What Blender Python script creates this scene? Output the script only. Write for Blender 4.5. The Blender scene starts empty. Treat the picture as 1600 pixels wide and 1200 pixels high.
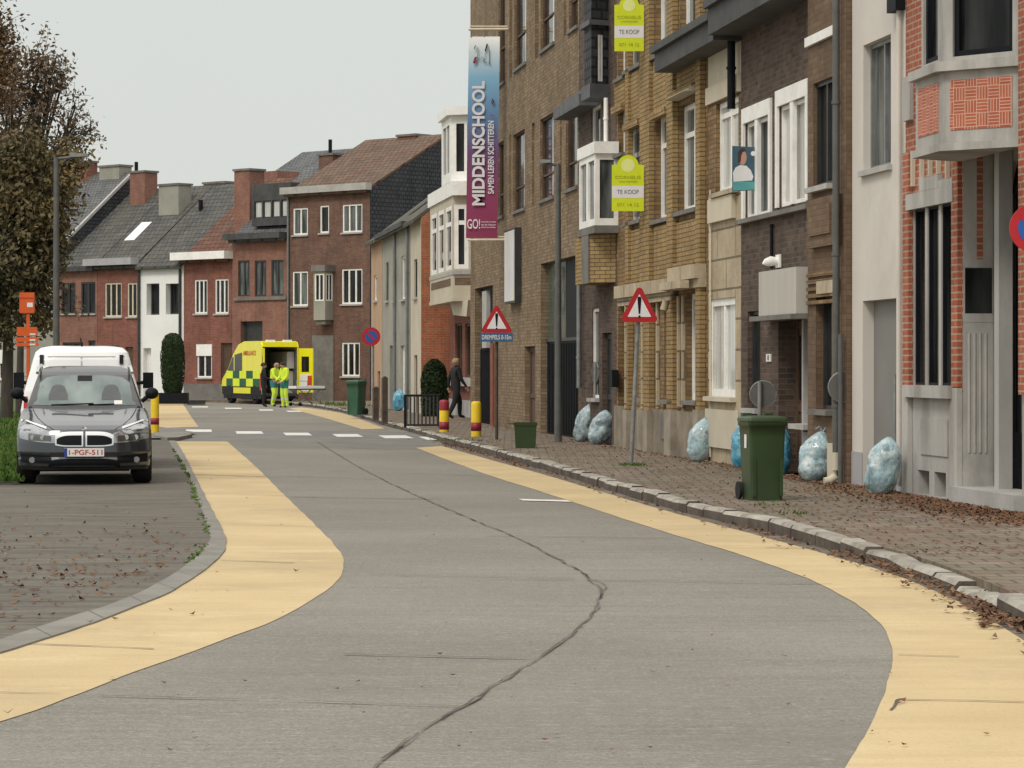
import bpy, math, random
from mathutils import Vector, Matrix, noise
random.seed(7)
R = math.radians
sc = bpy.context.scene
# ---------------------------------------------------------------- camera, sky, sun, exposure
F, CX, YH, H = 4400.0, 800.0, 572.0, 1.6          # focal length in photo pixels, principal column, horizon row, eye height
cam = bpy.data.objects.new('camera', bpy.data.cameras.new('camera'))
sc.collection.objects.link(cam)
cam.location = (0, 0, H); cam.rotation_euler = (R(90), 0, 0)
cam.data.sensor_width = 36; cam.data.lens = 36 * F / 1600
cam.data.shift_y = -(600 - YH) / 1600
cam.data.clip_end = 2000
sc.camera = cam
wd = bpy.data.worlds.new('World'); sc.world = wd; wd.use_nodes = True
nt = wd.node_tree; nt.nodes.clear()
def wn(t, **k):
    n = nt.nodes.new(t)
    for a, v in k.items(): setattr(n, a, v)
    return n
SUN_EL, SUN_AZ = R(48), R(215)                     # azimuth clockwise from +Y
sky = wn('ShaderNodeTexSky', sky_type='NISHITA', sun_disc=False, sun_elevation=SUN_EL, sun_rotation=SUN_AZ, dust_density=5.0)
tc = wn('ShaderNodeTexCoord'); sep = wn('ShaderNodeSeparateXYZ'); rmp = wn('ShaderNodeValToRGB')
rmp.color_ramp.elements[0].position = 0.0; rmp.color_ramp.elements[0].color = (.705, .725, .690, 1)
rmp.color_ramp.elements[1].position = .9; rmp.color_ramp.elements[1].color = (1.56, 1.5, 1.42, 1)
e = rmp.color_ramp.elements.new(.16); e.color = (.715, .745, .715, 1)
sc10 = wn('ShaderNodeVectorMath', operation='SCALE'); sc10.inputs['Scale'].default_value = 10
cl = wn('ShaderNodeTexNoise'); cl.inputs['Scale'].default_value = 2.2; cl.inputs['Detail'].default_value = 4
clm = wn('ShaderNodeMapRange'); clm.inputs['To Min'].default_value = 9.6; clm.inputs['To Max'].default_value = 10.4
mix = wn('ShaderNodeMixRGB'); mix.inputs[0].default_value = .97
bg = wn('ShaderNodeBackground'); bg.inputs[1].default_value = .1; out = wn('ShaderNodeOutputWorld')
L = nt.links.new
L(tc.outputs['Generated'], sep.inputs[0]); L(sep.outputs['Z'], rmp.inputs[0]); L(rmp.outputs[0], sc10.inputs[0])
L(tc.outputs['Generated'], cl.inputs['Vector']); L(cl.outputs[0], clm.inputs[0]); L(clm.outputs[0], sc10.inputs['Scale'])
L(sky.outputs[0], mix.inputs[1]); L(sc10.outputs[0], mix.inputs[2]); L(mix.outputs[0], bg.inputs[0]); L(bg.outputs[0], out.inputs[0])
sl = bpy.data.lights.new('sun', 'SUN'); sl.energy = 1.5; sl.angle = R(16); sl.color = (1, .95, .86)
so = bpy.data.objects.new('sun', sl); sc.collection.objects.link(so)
sd = Vector((math.sin(SUN_AZ) * math.cos(SUN_EL), math.cos(SUN_AZ) * math.cos(SUN_EL), math.sin(SUN_EL)))
so.rotation_euler = sd.to_track_quat('Z', 'Y').to_euler(); so.location = (-20, -10, 40)
sc.view_settings.view_transform = 'Standard'; sc.view_settings.look = 'None'
sc.view_settings.exposure = 0.0; sc.view_settings.gamma = 1
sc.cycles.max_bounces = 6; sc.cycles.transparent_max_bounces = 8
try: sc.cycles.use_denoising = True
except Exception: pass

# ---------------------------------------------------------------- materials
MATS = {}
def newmat(name):
    m = bpy.data.materials.new(name); m.use_nodes = True
    return m, m.node_tree, m.node_tree.nodes['Principled BSDF']
def mixc(t, a, b, fac, mode='MIX'):
    n = t.nodes.new('ShaderNodeMixRGB'); n.blend_type = mode
    for i, v in ((0, fac), (1, a), (2, b)):
        if hasattr(v, 'is_output'): t.links.new(v, n.inputs[i])
        elif i == 0: n.inputs[0].default_value = v
        else: n.inputs[i].default_value = (*v[:3], 1)
    return n.outputs[0]
def nz(t, vec, scale, detail=5, rough=.6, lo=.35, hi=.65, stretch=None):
    if stretch:
        mp = t.nodes.new('ShaderNodeMapping'); mp.inputs['Scale'].default_value = stretch
        t.links.new(vec, mp.inputs[0]); vec = mp.outputs[0]
    n = t.nodes.new('ShaderNodeTexNoise'); n.inputs['Scale'].default_value = scale
    n.inputs['Detail'].default_value = detail; n.inputs['Roughness'].default_value = rough
    t.links.new(vec, n.inputs['Vector'])
    r = t.nodes.new('ShaderNodeMapRange'); r.inputs['From Min'].default_value = lo; r.inputs['From Max'].default_value = hi
    t.links.new(n.outputs[0], r.inputs[0])
    return r.outputs[0]
def coord(t, kind):
    return t.nodes.new('ShaderNodeTexCoord').outputs[kind]
def bump(t, b, h, strength, dist=.01):
    n = t.nodes.new('ShaderNodeBump'); n.inputs['Strength'].default_value = strength; n.inputs['Distance'].default_value = dist
    t.links.new(h, n.inputs['Height']); t.links.new(n.outputs[0], b.inputs['Normal'])
def M(name, col, rough=.7, var=.18, scale=3, metal=0, dirt=None, dirtf=.5, spec=.4, bmp=0, co='Object', stretch=None, fine=0, coat=0):
    """plain surface: base colour with noise variation, optional stains of another colour, optional bump"""
    if name in MATS: return MATS[name]
    m, t, b = newmat(name)
    v = coord(t, co)
    c = mixc(t, [x * (1 - var) for x in col], [min(1, x * (1 + var)) for x in col], nz(t, v, scale, stretch=stretch))
    if fine: c = mixc(t, c, [x * .55 for x in col], nz(t, v, fine, 3, .7, .5, .85))
    if dirt:
        n = nz(t, v, scale * .6, 6, .7, .5, .72, stretch)
        mm = t.nodes.new('ShaderNodeMath'); mm.operation = 'MULTIPLY'; mm.inputs[1].default_value = dirtf; t.links.new(n, mm.inputs[0])
        c = mixc(t, c, dirt, mm.outputs[0])
    t.links.new(c, b.inputs['Base Color'])
    b.inputs['Roughness'].default_value = rough; b.inputs['Metallic'].default_value = metal
    b.inputs['Specular IOR Level'].default_value = spec; b.inputs['Coat Weight'].default_value = coat
    if bmp: bump(t, b, nz(t, v, scale * 6, 6, .7, .2, .8), bmp, .02)
    MATS[name] = m; return m
def BR(name, c1, c2, mortar, bw=.23, bh=.075, ms=.009, dirt=None, dirtf=.5, co='UV', rough=.85, bias=0, offset=.5):
    if name in MATS: return MATS[name]
    m, t, b = newmat(name)
    v = coord(t, co)
    br = t.nodes.new('ShaderNodeTexBrick'); t.links.new(v, br.inputs['Vector'])
    br.offset = offset
    br.inputs['Scale'].default_value = 1; br.inputs['Brick Width'].default_value = bw; br.inputs['Row Height'].default_value = bh
    br.inputs['Mortar Size'].default_value = ms; br.inputs['Mortar Smooth'].default_value = .3; br.inputs['Bias'].default_value = bias
    for k, c in (('Color1', c1), ('Color2', c2), ('Mortar', mortar)): br.inputs[k].default_value = (*c, 1)
    c = mixc(t, br.outputs['Color'], (.42, .41, .40), nz(t, v, 1.1, 8, .72, .35, .9), 'MULTIPLY'); c = mixc(t, c, (.55, .54, .52), nz(t, v, 2.2, 6, .7, .5, .85, (2.2, .22, 1)), 'MULTIPLY')
    c = mixc(t, c, (1.35, 1.3, 1.25), nz(t, v, 9, 4, .7, .5, .8), 'MULTIPLY')
    if dirt:
        n = nz(t, v, .9, 7, .7, .45, .75, (1, .35, 1))
        mm = t.nodes.new('ShaderNodeMath'); mm.operation = 'MULTIPLY'; mm.inputs[1].default_value = dirtf; t.links.new(n, mm.inputs[0])
        c = mixc(t, c, dirt, mm.outputs[0])
    t.links.new(c, b.inputs['Base Color']); b.inputs['Roughness'].default_value = rough; b.inputs['Specular IOR Level'].default_value = .25
    inv = t.nodes.new('ShaderNodeMath'); inv.operation = 'SUBTRACT'; inv.inputs[0].default_value = 1; t.links.new(br.outputs['Fac'], inv.inputs[1])
    bump(t, b, inv.outputs[0], .5, .012)
    MATS[name] = m; return m
def GLASS(name, c1, c2, scale=1.2, stretch=(3, .4, 1), rough=.06):
    m, t, b = newmat(name)
    v = coord(t, 'UV')
    t.links.new(mixc(t, c1, c2, nz(t, v, scale, 3, .5, .4, .6, stretch)), b.inputs['Base Color'])
    b.inputs['Roughness'].default_value = rough; b.inputs['Specular IOR Level'].default_value = .22
    w = nz(t, v, 1.3, 2, .5, .2, .8); bump(t, b, w, .06, .05)
    MATS[name] = m; return m
def FOL(name, cols, rough=.75):
    """leaf material: colour picked leaf by leaf"""
    m, t, b = newmat(name)
    g = t.nodes.new('ShaderNodeNewGeometry'); r = t.nodes.new('ShaderNodeValToRGB')
    el = r.color_ramp.elements
    while len(el) < len(cols): el.new(.5)
    for i, c in enumerate(cols): el[i].position = i / (len(cols) - 1); el[i].color = (*c, 1)
    mx = t.nodes.new('ShaderNodeMath'); mx.operation = 'MULTIPLY_ADD'; mx.inputs[1].default_value = .55
    t.links.new(g.outputs['Random Per Island'], mx.inputs[0])
    n = nz(t, coord(t, 'Object'), .35, 3, .5, .3, .7); m2 = t.nodes.new('ShaderNodeMath'); m2.operation = 'MULTIPLY'; m2.inputs[1].default_value = .45
    t.links.new(n, m2.inputs[0]); t.links.new(m2.outputs[0], mx.inputs[2])
    t.links.new(mx.outputs[0], r.inputs[0]); t.links.new(r.outputs[0], b.inputs['Base Color'])
    b.inputs['Roughness'].default_value = rough; b.inputs['Specular IOR Level'].default_value = .2
    MATS[name] = m; return m
M('white_paint', (.84, .825, .79), .5, .06, 4, dirt=(.45, .43, .38), dirtf=.35)
M('cream_paint', (.66, .58, .44), .6, .08, 3, dirt=(.4, .34, .25), dirtf=.4)
M('dark_metal', (.035, .036, .036), .45, .2, 5)
M('black_paint', (.008, .009, .012), .6, .2, 5, spec=.15)
M('grey_metal', (.27, .28, .28), .45, .15, 6, metal=.5, dirt=(.16, .14, .12))
M('zinc', (.2, .215, .22), .5, .12, 3, metal=.4, dirt=(.12, .12, .11))
M('lamp_paint', (.10, .10, .095), .5, .15, 5)
M('rubber', (.012, .012, .012), .8, .2, 20)
M('stone_grey', (.40, .39, .37), .85, .12, 2, dirt=(.2, .19, .17), dirtf=.5, bmp=.2)
M('stone_dark', (.17, .16, .145), .85, .2, 2, dirt=(.08, .08, .07), bmp=.2)
M('concrete_wall', (.40, .385, .36), .85, .14, 1.5, dirt=(.18, .168, .15), dirtf=.75, bmp=.15, stretch=(1.5, 1.5, .4))
M('cornice_dark', (.055, .055, .057), .7, .25, 2, dirt=(.12, .12, .11))
M('slate_grey', (.10, .104, .112), .65, .2, 3)
M('wood_brown', (.09, .055, .035), .75, .3, 4, stretch=(6, 6, 1))
M('tie_wood', (.075, .055, .042), .85, .3, 5, bmp=.3)
GLASS('glass_dark', (.006, .007, .007), (.03, .032, .032))
GLASS('glass_grey', (.035, .04, .04), (.15, .165, .16))
GLASS('glass_curtain', (.42, .42, .40), (.6, .6, .57), 2, (8, .3, 1))
GLASS('glass_green', (.05, .075, .065), (.09, .12, .10))
def roofmat(name, c, row=.3, col=.3, dirt=(.12, .11, .08)):
    return BR(name, [x * .8 for x in c], [x * 1.2 for x in c], [x * .35 for x in c], col, row, .03, dirt, .55, rough=.75)
roofmat('roof_slate', (.105, .107, .102)); roofmat('roof_tile', (.165, .10, .068)); roofmat('roof_moss', (.11, .105, .08))
roofmat('roof_blue', (.14, .146, .152), .2, .25, (.15, .15, .15)); roofmat('slate_side', (.057, .062, .072), .18, .25, (.07, .07, .075))
roofmat('roof_rust', (.17, .075, .05))

# ---------------------------------------------------------------- mesh builder
class MB:
    def __init__(s): s.v = []; s.f = []; s.uv = []; s.mi = []; s.sm = []
    def face(s, pts, uv=None, mi=0, smooth=False):
        i = len(s.v); s.v += [Vector(p) for p in pts]; s.f.append(list(range(i, i + len(pts))))
        s.uv.append(uv or [(0, 0)] * len(pts)); s.mi.append(mi); s.sm.append(smooth)
    def raw(s, verts, faces, mi=0, smooth=True, uvs=None):
        i = len(s.v); s.v += [Vector(p) for p in verts]
        for k, f in enumerate(faces):
            s.f.append([i + j for j in f]); s.uv.append([uvs[j] for j in f] if uvs else [(verts[j][0], verts[j][2]) for j in f])
            s.mi.append(mi); s.sm.append(smooth)
    def fbox(s, fr, u0, u1, z0, z1, o0, o1, mi=0):
        if u1 < u0: u0, u1 = u1, u0
        if z1 < z0: z0, z1 = z1, z0
        if o1 < o0: o0, o1 = o1, o0
        P = fr.P
        def q(*c):
            s.face([P(*a) for a, _ in c], [b for _, b in c], mi)
        q(((u0, z0, o1), (u0, z0)), ((u1, z0, o1), (u1, z0)), ((u1, z1, o1), (u1, z1)), ((u0, z1, o1), (u0, z1)))
        q(((u1, z0, o0), (u1, z0)), ((u0, z0, o0), (u0, z0)), ((u0, z1, o0), (u0, z1)), ((u1, z1, o0), (u1, z1)))
        q(((u1, z0, o1), (o1, z0)), ((u1, z0, o0), (o0, z0)), ((u1, z1, o0), (o0, z1)), ((u1, z1, o1), (o1, z1)))
        q(((u0, z0, o0), (o0, z0)), ((u0, z0, o1), (o1, z0)), ((u0, z1, o1), (o1, z1)), ((u0, z1, o0), (o0, z1)))
        q(((u0, z1, o1), (u0, o1)), ((u1, z1, o1), (u1, o1)), ((u1, z1, o0), (u1, o0)), ((u0, z1, o0), (u0, o0)))
        q(((u0, z0, o0), (u0, o0)), ((u1, z0, o0), (u1, o0)), ((u1, z0, o1), (u1, o1)), ((u0, z0, o1), (u0, o1)))
    def box(s, a, b, mi=0): s.fbox(WORLD, a[0], b[0], a[2], b[2], -b[1], -a[1], mi)
    def tube(s, pts, rad, n=10, cap=True, mi=0):
        pts = [Vector(p) for p in pts]; rad = rad if isinstance(rad, (list, tuple)) else [rad] * len(pts)
        rings = []
        for i, p in enumerate(pts):
            d = (pts[min(i + 1, len(pts) - 1)] - pts[max(i - 1, 0)]).normalized()
            a = d.cross(Vector((0, 0, 1)) if abs(d.z) < .95 else Vector((0, 1, 0))).normalized(); b = d.cross(a)
            rings.append([p + (a * math.cos(2 * math.pi * k / n) + b * math.sin(2 * math.pi * k / n)) * rad[i] for k in range(n)])
        vs = [q for r in rings for q in r]
        fs = [(i * n + k, i * n + (k + 1) % n, (i + 1) * n + (k + 1) % n, (i + 1) * n + k) for i in range(len(pts) - 1) for k in range(n)]
        s.raw(vs, fs, mi, True)
        if cap:
            s.face(rings[0], mi=mi); s.face(rings[-1][::-1], mi=mi)
    def lathe(s, c, prof, n=20, mi=0):
        c = Vector(c)
        vs = [c + Vector((r * math.cos(2 * math.pi * k / n), r * math.sin(2 * math.pi * k / n), z)) for r, z in prof for k in range(n)]
        fs = [(i * n + k, i * n + (k + 1) % n, (i + 1) * n + (k + 1) % n, (i + 1) * n + k) for i in range(len(prof) - 1) for k in range(n)]
        s.raw(vs, fs, mi, True)
    def prism(s, fr, poly, o0, o1, mi=0):
        """outline in (u,z) extruded along the outward normal"""
        a = [fr.P(u, z, o1) for u, z in poly]; b = [fr.P(u, z, o0) for u, z in poly]
        s.face(a, list(poly), mi); s.face(b[::-1], list(poly)[::-1], mi)
        for i in range(len(poly)):
            j = (i + 1) % len(poly)
            l = math.hypot(poly[j][0] - poly[i][0], poly[j][1] - poly[i][1])
            s.face([a[j], a[i], b[i], b[j]], [(0, 0), (l, 0), (l, o1 - o0), (0, o1 - o0)], mi)
    def flat(s, pts, z0, z1=None, mi=0):
        """ground polygon (x,y) as slab"""
        top = [Vector((p[0], p[1], z0)) for p in pts]
        s.face(top, [(p[0], p[1]) for p in pts], mi)
    def grid(s, rows, mi=0, smooth=True, uvs=None):
        n = len(rows[0]); vs = [p for r in rows for p in r]
        s.raw(vs, [(i * n + k, i * n + k + 1, (i + 1) * n + k + 1, (i + 1) * n + k) for i in range(len(rows) - 1) for k in range(n - 1)], mi, smooth,
              [u for r in uvs for u in r] if uvs else None)
    def mesh(s, name, off=None, inv=None):
        me = bpy.data.meshes.new(name)
        vs = [v - off for v in s.v] if off is not None else s.v
        if inv is not None: vs = [inv @ v for v in vs]
        me.from_pydata([tuple(v) for v in vs], [], s.f)
        ul = me.uv_layers.new(name='UVMap')
        flat = [c for u in s.uv for p in u for c in p]
        ul.data.foreach_set('uv', flat)
        me.polygons.foreach_set('material_index', s.mi); me.polygons.foreach_set('use_smooth', s.sm)
        me.update(); return me
class Frame:
    """vertical plane: u along it (towards growing photo column), z up, o outwards to the street"""
    def __init__(s, P0, d):
        s.p = Vector((P0[0], P0[1], 0)); d = Vector((d[0], d[1], 0)).normalized(); s.d = d; s.n = Vector((d.y, -d.x, 0))
    def P(s, u, z, o=0): return s.p + s.d * u + s.n * o + Vector((0, 0, z))
    def U(s, px, o=0):
        t = (px - CX) / F; q = s.p + s.n * o
        return (t * q.y - q.x) / (s.d.x - t * s.d.y)
    def Z(s, px, py, o=0): return H + (YH - py) * s.P(s.U(px, o), 0, o).y / F
    def rect(s, x0, x1, y0, y1, o=0):
        xm = (x0 + x1) / 2
        return (s.U(x0, o), s.U(x1, o), s.Z(xm, y1, o), s.Z(xm, y0, o))
WORLD = Frame((0, 0), (1, 0))       # d=+x, n=-y
def W(px, py, Y): return Vector(((px - CX) * Y / F, Y, H + (YH - py) * Y / F))
def G(px, py, z=0):
    Y = F * (H - z) / (py - YH); return Vector(((px - CX) * Y / F, Y, z))
def link(o): sc.collection.objects.link(o); return o
def tag(o, label=None, cat=None, group=None, kind=None):
    for k, v in (('label', label), ('category', cat), ('group', group), ('kind', kind)):
        if v: o[k] = v
    return o
def mats(me, m):
    for x in (m if isinstance(m, (list, tuple)) else [m]): me.materials.append(MATS[x] if isinstance(x, str) else x)
class T:
    """a thing: Empty at its base that parents its parts"""
    def __init__(s, name, label, cat, loc=(0, 0, 0), rz=0, group=None):
        s.o = link(bpy.data.objects.new(name, None)); s.loc = Vector(loc); s.o.location = loc; s.o.rotation_euler.z = rz
        s.o.empty_display_size = .2; s.inv = Matrix.Rotation(-rz, 3, 'Z'); tag(s.o, label, cat, group)
    def part(s, name, mb, m, parent=None, label=None, local=False):
        me = mb.mesh(name) if local else mb.mesh(name, s.loc, s.inv)
        mats(me, m); o = link(bpy.data.objects.new(name, me)); o.parent = parent or s.o
        if label: o['label'] = label
        return o
def solo(name, mb, m, label=None, cat=None, group=None, kind=None, loc=None):
    me = mb.mesh(name, Vector(loc) if loc is not None else None); mats(me, m)
    o = link(bpy.data.objects.new(name, me))
    if loc is not None: o.location = loc
    return tag(o, label, cat, group, kind)
def copy_thing(root, loc, rz, label):
    def cp(o, par):
        c = o.copy(); sc.collection.objects.link(c)
        if par: c.parent = par
        for ch in list(o.children): cp(ch, c)
        return c
    c = cp(root, None); c.location = loc; c.rotation_euler.z = rz; c['label'] = label
    return c
def textmb(txt, P, Rv, Uv, height=None, width=None, thick=.004, lift=.004, center=True, mi=0, mb=None, bold=.012):
    cu = bpy.data.curves.new('t', 'FONT'); cu.body = txt; cu.size = 1; cu.extrude = 0; cu.offset = bold
    ob = link(bpy.data.objects.new('t', cu)); dg = bpy.context.evaluated_depsgraph_get(); dg.update()
    me = ob.evaluated_get(dg).to_mesh()
    vs = [v.co.copy() for v in me.vertices]; fs = [tuple(p.vertices) for p in me.polygons]
    ob.evaluated_get(dg).to_mesh_clear(); bpy.data.objects.remove(ob); bpy.data.curves.remove(cu)
    x0, x1 = min(v.x for v in vs), max(v.x for v in vs); y0, y1 = min(v.y for v in vs), max(v.y for v in vs)
    sy = height / (y1 - y0) if height else None; sx = width / (x1 - x0) if width else sy
    sy = sy or sx
    Rv, Uv, P = Vector(Rv).normalized(), Vector(Uv).normalized(), Vector(P); N = Rv.cross(Uv)
    cx, cy = ((x0 + x1) / 2, (y0 + y1) / 2) if center else (x0, y0)
    mb = mb or MB()
    mb.raw([P + Rv * ((v.x - cx) * sx) + Uv * ((v.y - cy) * sy) + N * lift for v in vs], fs, mi, False)
    return mb
def spline(pts, n=8):
    pts = [Vector(p) for p in pts]; o = []
    for i in range(len(pts) - 1):
        a, b, c, d = pts[max(i - 1, 0)], pts[i], pts[i + 1], pts[min(i + 2, len(pts) - 1)]
        for k in range(n):
            t = k / n
            o.append(.5 * ((2 * b) + (c - a) * t + (2 * a - 5 * b + 4 * c - d) * t * t + (3 * b - a - 3 * c + d) * t ** 3))
    return o + [pts[-1]]
def resample(pts, n):
    L_ = [0]
    for a, b in zip(pts, pts[1:]): L_.append(L_[-1] + (b - a).length)
    o = []; j = 0
    for i in range(n):
        t = L_[-1] * i / (n - 1)
        while j < len(pts) - 2 and L_[j + 1] < t: j += 1
        q = (t - L_[j]) / max(1e-9, L_[j + 1] - L_[j]); o.append(pts[j].lerp(pts[j + 1], min(1, max(0, q))))
    return o
def gpts(px, z=0): return [p + Vector((noise.noise(p * 1.3) * .012 + noise.noise(p * 7) * .006, 0, 0)) for p in spline([G(x, y, 0) for x, y in px], 14)]
def strip(mb, A, B, z, mi=0):
    n = max(len(A), len(B)); A, B = resample(A, n), resample(B, n)
    for i in range(n - 1):
        q = [A[i], A[i + 1], B[i + 1], B[i]]
        mb.face([(p.x, p.y, z) for p in q], [(p.x, p.y) for p in q], mi)
def ribbon(mb, pts, w, z, jit=0):
    """narrow mark along a line on the ground"""
    for i in range(len(pts) - 1):
        a, b = pts[i], pts[i + 1]
        for p, q in ((a, b),):
            d0 = (pts[min(i + 1, len(pts) - 1)] - pts[max(i - 1, 0)]).normalized(); d1 = (pts[min(i + 2, len(pts) - 1)] - pts[i]).normalized()
            n0 = Vector((-d0.y, d0.x, 0)); n1 = Vector((-d1.y, d1.x, 0)); 
            w0 = w * (1 + jit * noise.noise(p * 3)); w1 = w * (1 + jit * noise.noise(q * 3))
            c = [p - n0 * w0, q - n1 * w1, q + n1 * w1, p + n0 * w0]
            mb.face([(k.x, k.y, z) for k in c], [(k.x, k.y) for k in c])

# ================================================================ ground, road, pavements
def concrete():
    m, t, b = newmat('road_concrete'); v = coord(t, 'Object')
    c = mixc(t, (.172, .161, .139), (.225, .212, .184), nz(t, v, .35, 6, .6))
    c = mixc(t, c, (.125, .116, .099), nz(t, v, 1.2, 6, .75, .47, .85, (.3, 4.5, 1))); c = mixc(t, c, (.27, .255, .225), nz(t, v, 2.1, 6, .75, .52, .85, (.3, 5, 1)))       # broom lines across the road
    c = mixc(t, c, (.36, .345, .305), nz(t, v, 38, 5, .8, .47, .75))
    c = mixc(t, c, (.075, .07, .06), nz(t, v, 70, 3, .75, .50, .74))
    c = mixc(t, c, (.145, .136, .118), nz(t, v, .12, 4, .6, .5, .8))
    t.links.new(c, b.inputs['Base Color']); b.inputs['Roughness'].default_value = .88; b.inputs['Specular IOR Level'].default_value = .25
    c = mixc(t, c, (.34, .325, .285), nz(t, v, 13, 5, .75, .53, .78, (.7, 1.6, 1))); c = mixc(t, c, (.09, .084, .072), nz(t, v, 17, 5, .75, .55, .80, (.6, 2, 1))); t.links.new(c, b.inputs['Base Color'])
    bump(t, b, nz(t, v, 30, 4, .7, .2, .8), .3, .01); MATS['road_concrete'] = m
concrete()
M('field', (.10, .11, .06), .95, .3, .3)
def yellowmat():
    m, t, b = newmat('yellow_lane'); v = coord(t, 'Object')
    c = mixc(t, (.47, .365, .205), (.55, .435, .252), nz(t, v, .5, 6, .6))
    c = mixc(t, c, (.42, .315, .18), nz(t, v, 1.0, 6, .75, .48, .85, (.4, 3, 1))); c = mixc(t, c, (.36, .285, .18), nz(t, v, .3, 6, .75, .50, .8)); c = mixc(t, c, (.62, .51, .32), nz(t, v, .7, 6, .7, .54, .8, (1, 1.6, 1)))
    c = mixc(t, c, (.34, .26, .15), nz(t, v, 45, 4, .8, .52, .8))
    t.links.new(c, b.inputs['Base Color']); b.inputs['Roughness'].default_value = .9; b.inputs['Specular IOR Level'].default_value = .2
    bump(t, b, nz(t, v, 30, 4, .7, .2, .8), .25, .008); MATS['yellow_lane'] = m
yellowmat()
M('lane_white', (.66, .65, .61), .8, .12, 6, dirt=(.3, .29, .26), dirtf=.6)
M('crack_tar', (.085, .078, .067), .9, .3, 6)
M('joint_dark', (.10, .093, .08), .9, .3, 6)
M('parking_paving', (.122, .110, .090), .9, .28, 1.8, dirt=(.060, .052, .040), dirtf=.85, bmp=.5, fine=12, stretch=(.55, 3, 1))
M('asphalt_patch', (.175, .17, .157), .9, .15, 1, fine=20)
M('kerb_concrete', (.20, .19, .168), .85, .15, 2, dirt=(.15, .145, .11), dirtf=.6, bmp=.2)
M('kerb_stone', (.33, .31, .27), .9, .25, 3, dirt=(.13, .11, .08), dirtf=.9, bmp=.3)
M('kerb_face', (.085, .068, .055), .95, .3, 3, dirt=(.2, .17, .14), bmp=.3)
def pavemat():
    BR('pavement_tiles', (.20, .165, .132), (.25, .21, .17), (.08, .066, .052), .3, .3, .014, (.14, .135, .08), .5, co='Object', rough=.92)
    m = MATS['pavement_tiles']; t = m.node_tree; b = t.nodes['Principled BSDF']; v = coord(t, 'Object')
    c = b.inputs['Base Color'].links[0].from_socket
    c = mixc(t, c, (.15, .09, .06), nz(t, v, .8, 6, .75, .47, .75))       # leaf stain
    c = mixc(t, c, (.11, .115, .06), nz(t, v, 1.3, 6, .7, .55, .85))         # moss
    t.links.new(c, b.inputs['Base Color'])
pavemat()
mb = MB(); mb.flat([(-400, -20), (400, -20), (400, 900), (-400, 900)], -.06); solo('ground', mb, 'field', kind='structure')
mb = MB(); mb.flat([(-34, 2), (12, 2), (12, 150), (-60, 150), (-60, 95)], 0)
road = solo('road', mb, 'road_concrete', kind='structure')
def roadpart(name, mb, m):
    o = solo(name, mb, m, kind='structure'); o.parent = road; return o
Lo = [(275, 690), (290, 715), (310, 755), (330, 795), (348, 830), (353, 850), (345, 870), (320, 892), (270, 925), (200, 955), (120, 985), (50, 1008), (0, 1023), (-80, 1045), (-200, 1075)]
Li = [(355, 690), (400, 730), (440, 770), (500, 828), (530, 862), (537, 880), (530, 905), (500, 930), (440, 965), (370, 993), (280, 1026), (180, 1062), (80, 1102), (0, 1128), (-80, 1155), (-180, 1185)]
Ro = [(690, 697), (760, 717), (850, 742), (950, 772), (1060, 804), (1180, 836), (1300, 869), (1400, 900), (1500, 942), (1560, 977), (1600, 1002), (1660, 1045), (1710, 1100), (1735, 1180), (1740, 1260)]
Ri = [(650, 700), (750, 738), (850, 770), (950, 803), (1050, 835), (1150, 865), (1250, 900), (1310, 928), (1350, 953), (1380, 982), (1393, 1012), (1391, 1050), (1376, 1100), (1352, 1150), (1320, 1200), (1285, 1260)]
mb = MB(); strip(mb, gpts(Lo), gpts(Li), .004); roadpart('cycle_lane', mb, 'yellow_lane')
mb = MB(); strip(mb, gpts(Ro), gpts(Ri), .004); roadpart('cycle_lane', mb, 'yellow_lane')
mb = MB(); strip(mb, gpts([(246, 629), (247, 645), (249, 669)]), gpts([(286, 631), (296, 647), (310, 667)]), .004); roadpart('cycle_lane', mb, 'yellow_lane')
mb = MB(); strip(mb, gpts([(470, 636.5), (530, 645), (570, 658), (602, 670)]), gpts([(452, 638.5), (496, 650), (530, 660), (566, 671)]), .004); roadpart('cycle_lane', mb, 'yellow_lane')
# asphalt band of the crossing
mb = MB(); strip(mb, [G(262, 668), G(480, 672), G(700, 677)], [G(262, 688), G(480, 692), G(692, 697)], .002); roadpart('crossing_band', mb, 'asphalt_patch')
zd = Vector((-.11, 1, 0)).normalized()
for x0, x1, y in ((212, 240, 670), (290, 331, 672.5), (370, 412, 675.5), (447, 488, 678), (527, 568, 680.2), (602, 647, 682.5), (668, 690, 685)):
    a, b = G(x0, y + 2.8), G(x1, y + 2.8); mb = MB(); ln = 2.6
    q = [a, b, b + zd * ln, a + zd * ln]; mb.face([(p.x, p.y, .008) for p in q]); roadpart('zebra_stripe', mb, 'lane_white')
for x0, x1, y in ((352, 378, 638.2), (406, 428, 641), (450, 472, 643), (300, 325, 636)):
    a, b = G(x0, y + .9), G(x1, y + .9); mb = MB()
    q = [a, b, b + zd * 2.6, a + zd * 2.6]; mb.face([(p.x, p.y, .008) for p in q]); roadpart('zebra_stripe', mb, 'lane_white')
a, b = G(817, 783), G(893, 785); mb = MB(); q = [a, b, b + Vector((-.05, .42, 0)), a + Vector((-.05, .42, 0))]
mb.face([(p.x, p.y, .008) for p in q]); roadpart('lane_mark', mb, 'lane_white')
def crack(px, w, name, m, jit=.5, wob=.012):
    p = gpts(px); ln = sum((a - b).length for a, b in zip(p, p[1:])); p = resample(p, int(max(40, min(400, ln * 7)))); o = []
    for q in p:
        n1, n2 = noise.noise(q * 1.7), noise.noise(q * 6 + Vector((9, 0, 0))); o.append(q + Vector(((n1 * 1.6 + n2 * .5) * wob, (n2 * .5) * wob, 0)))
    mb = MB(); ribbon(mb, o, w, .010, jit); roadpart(name, mb, m)
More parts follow.
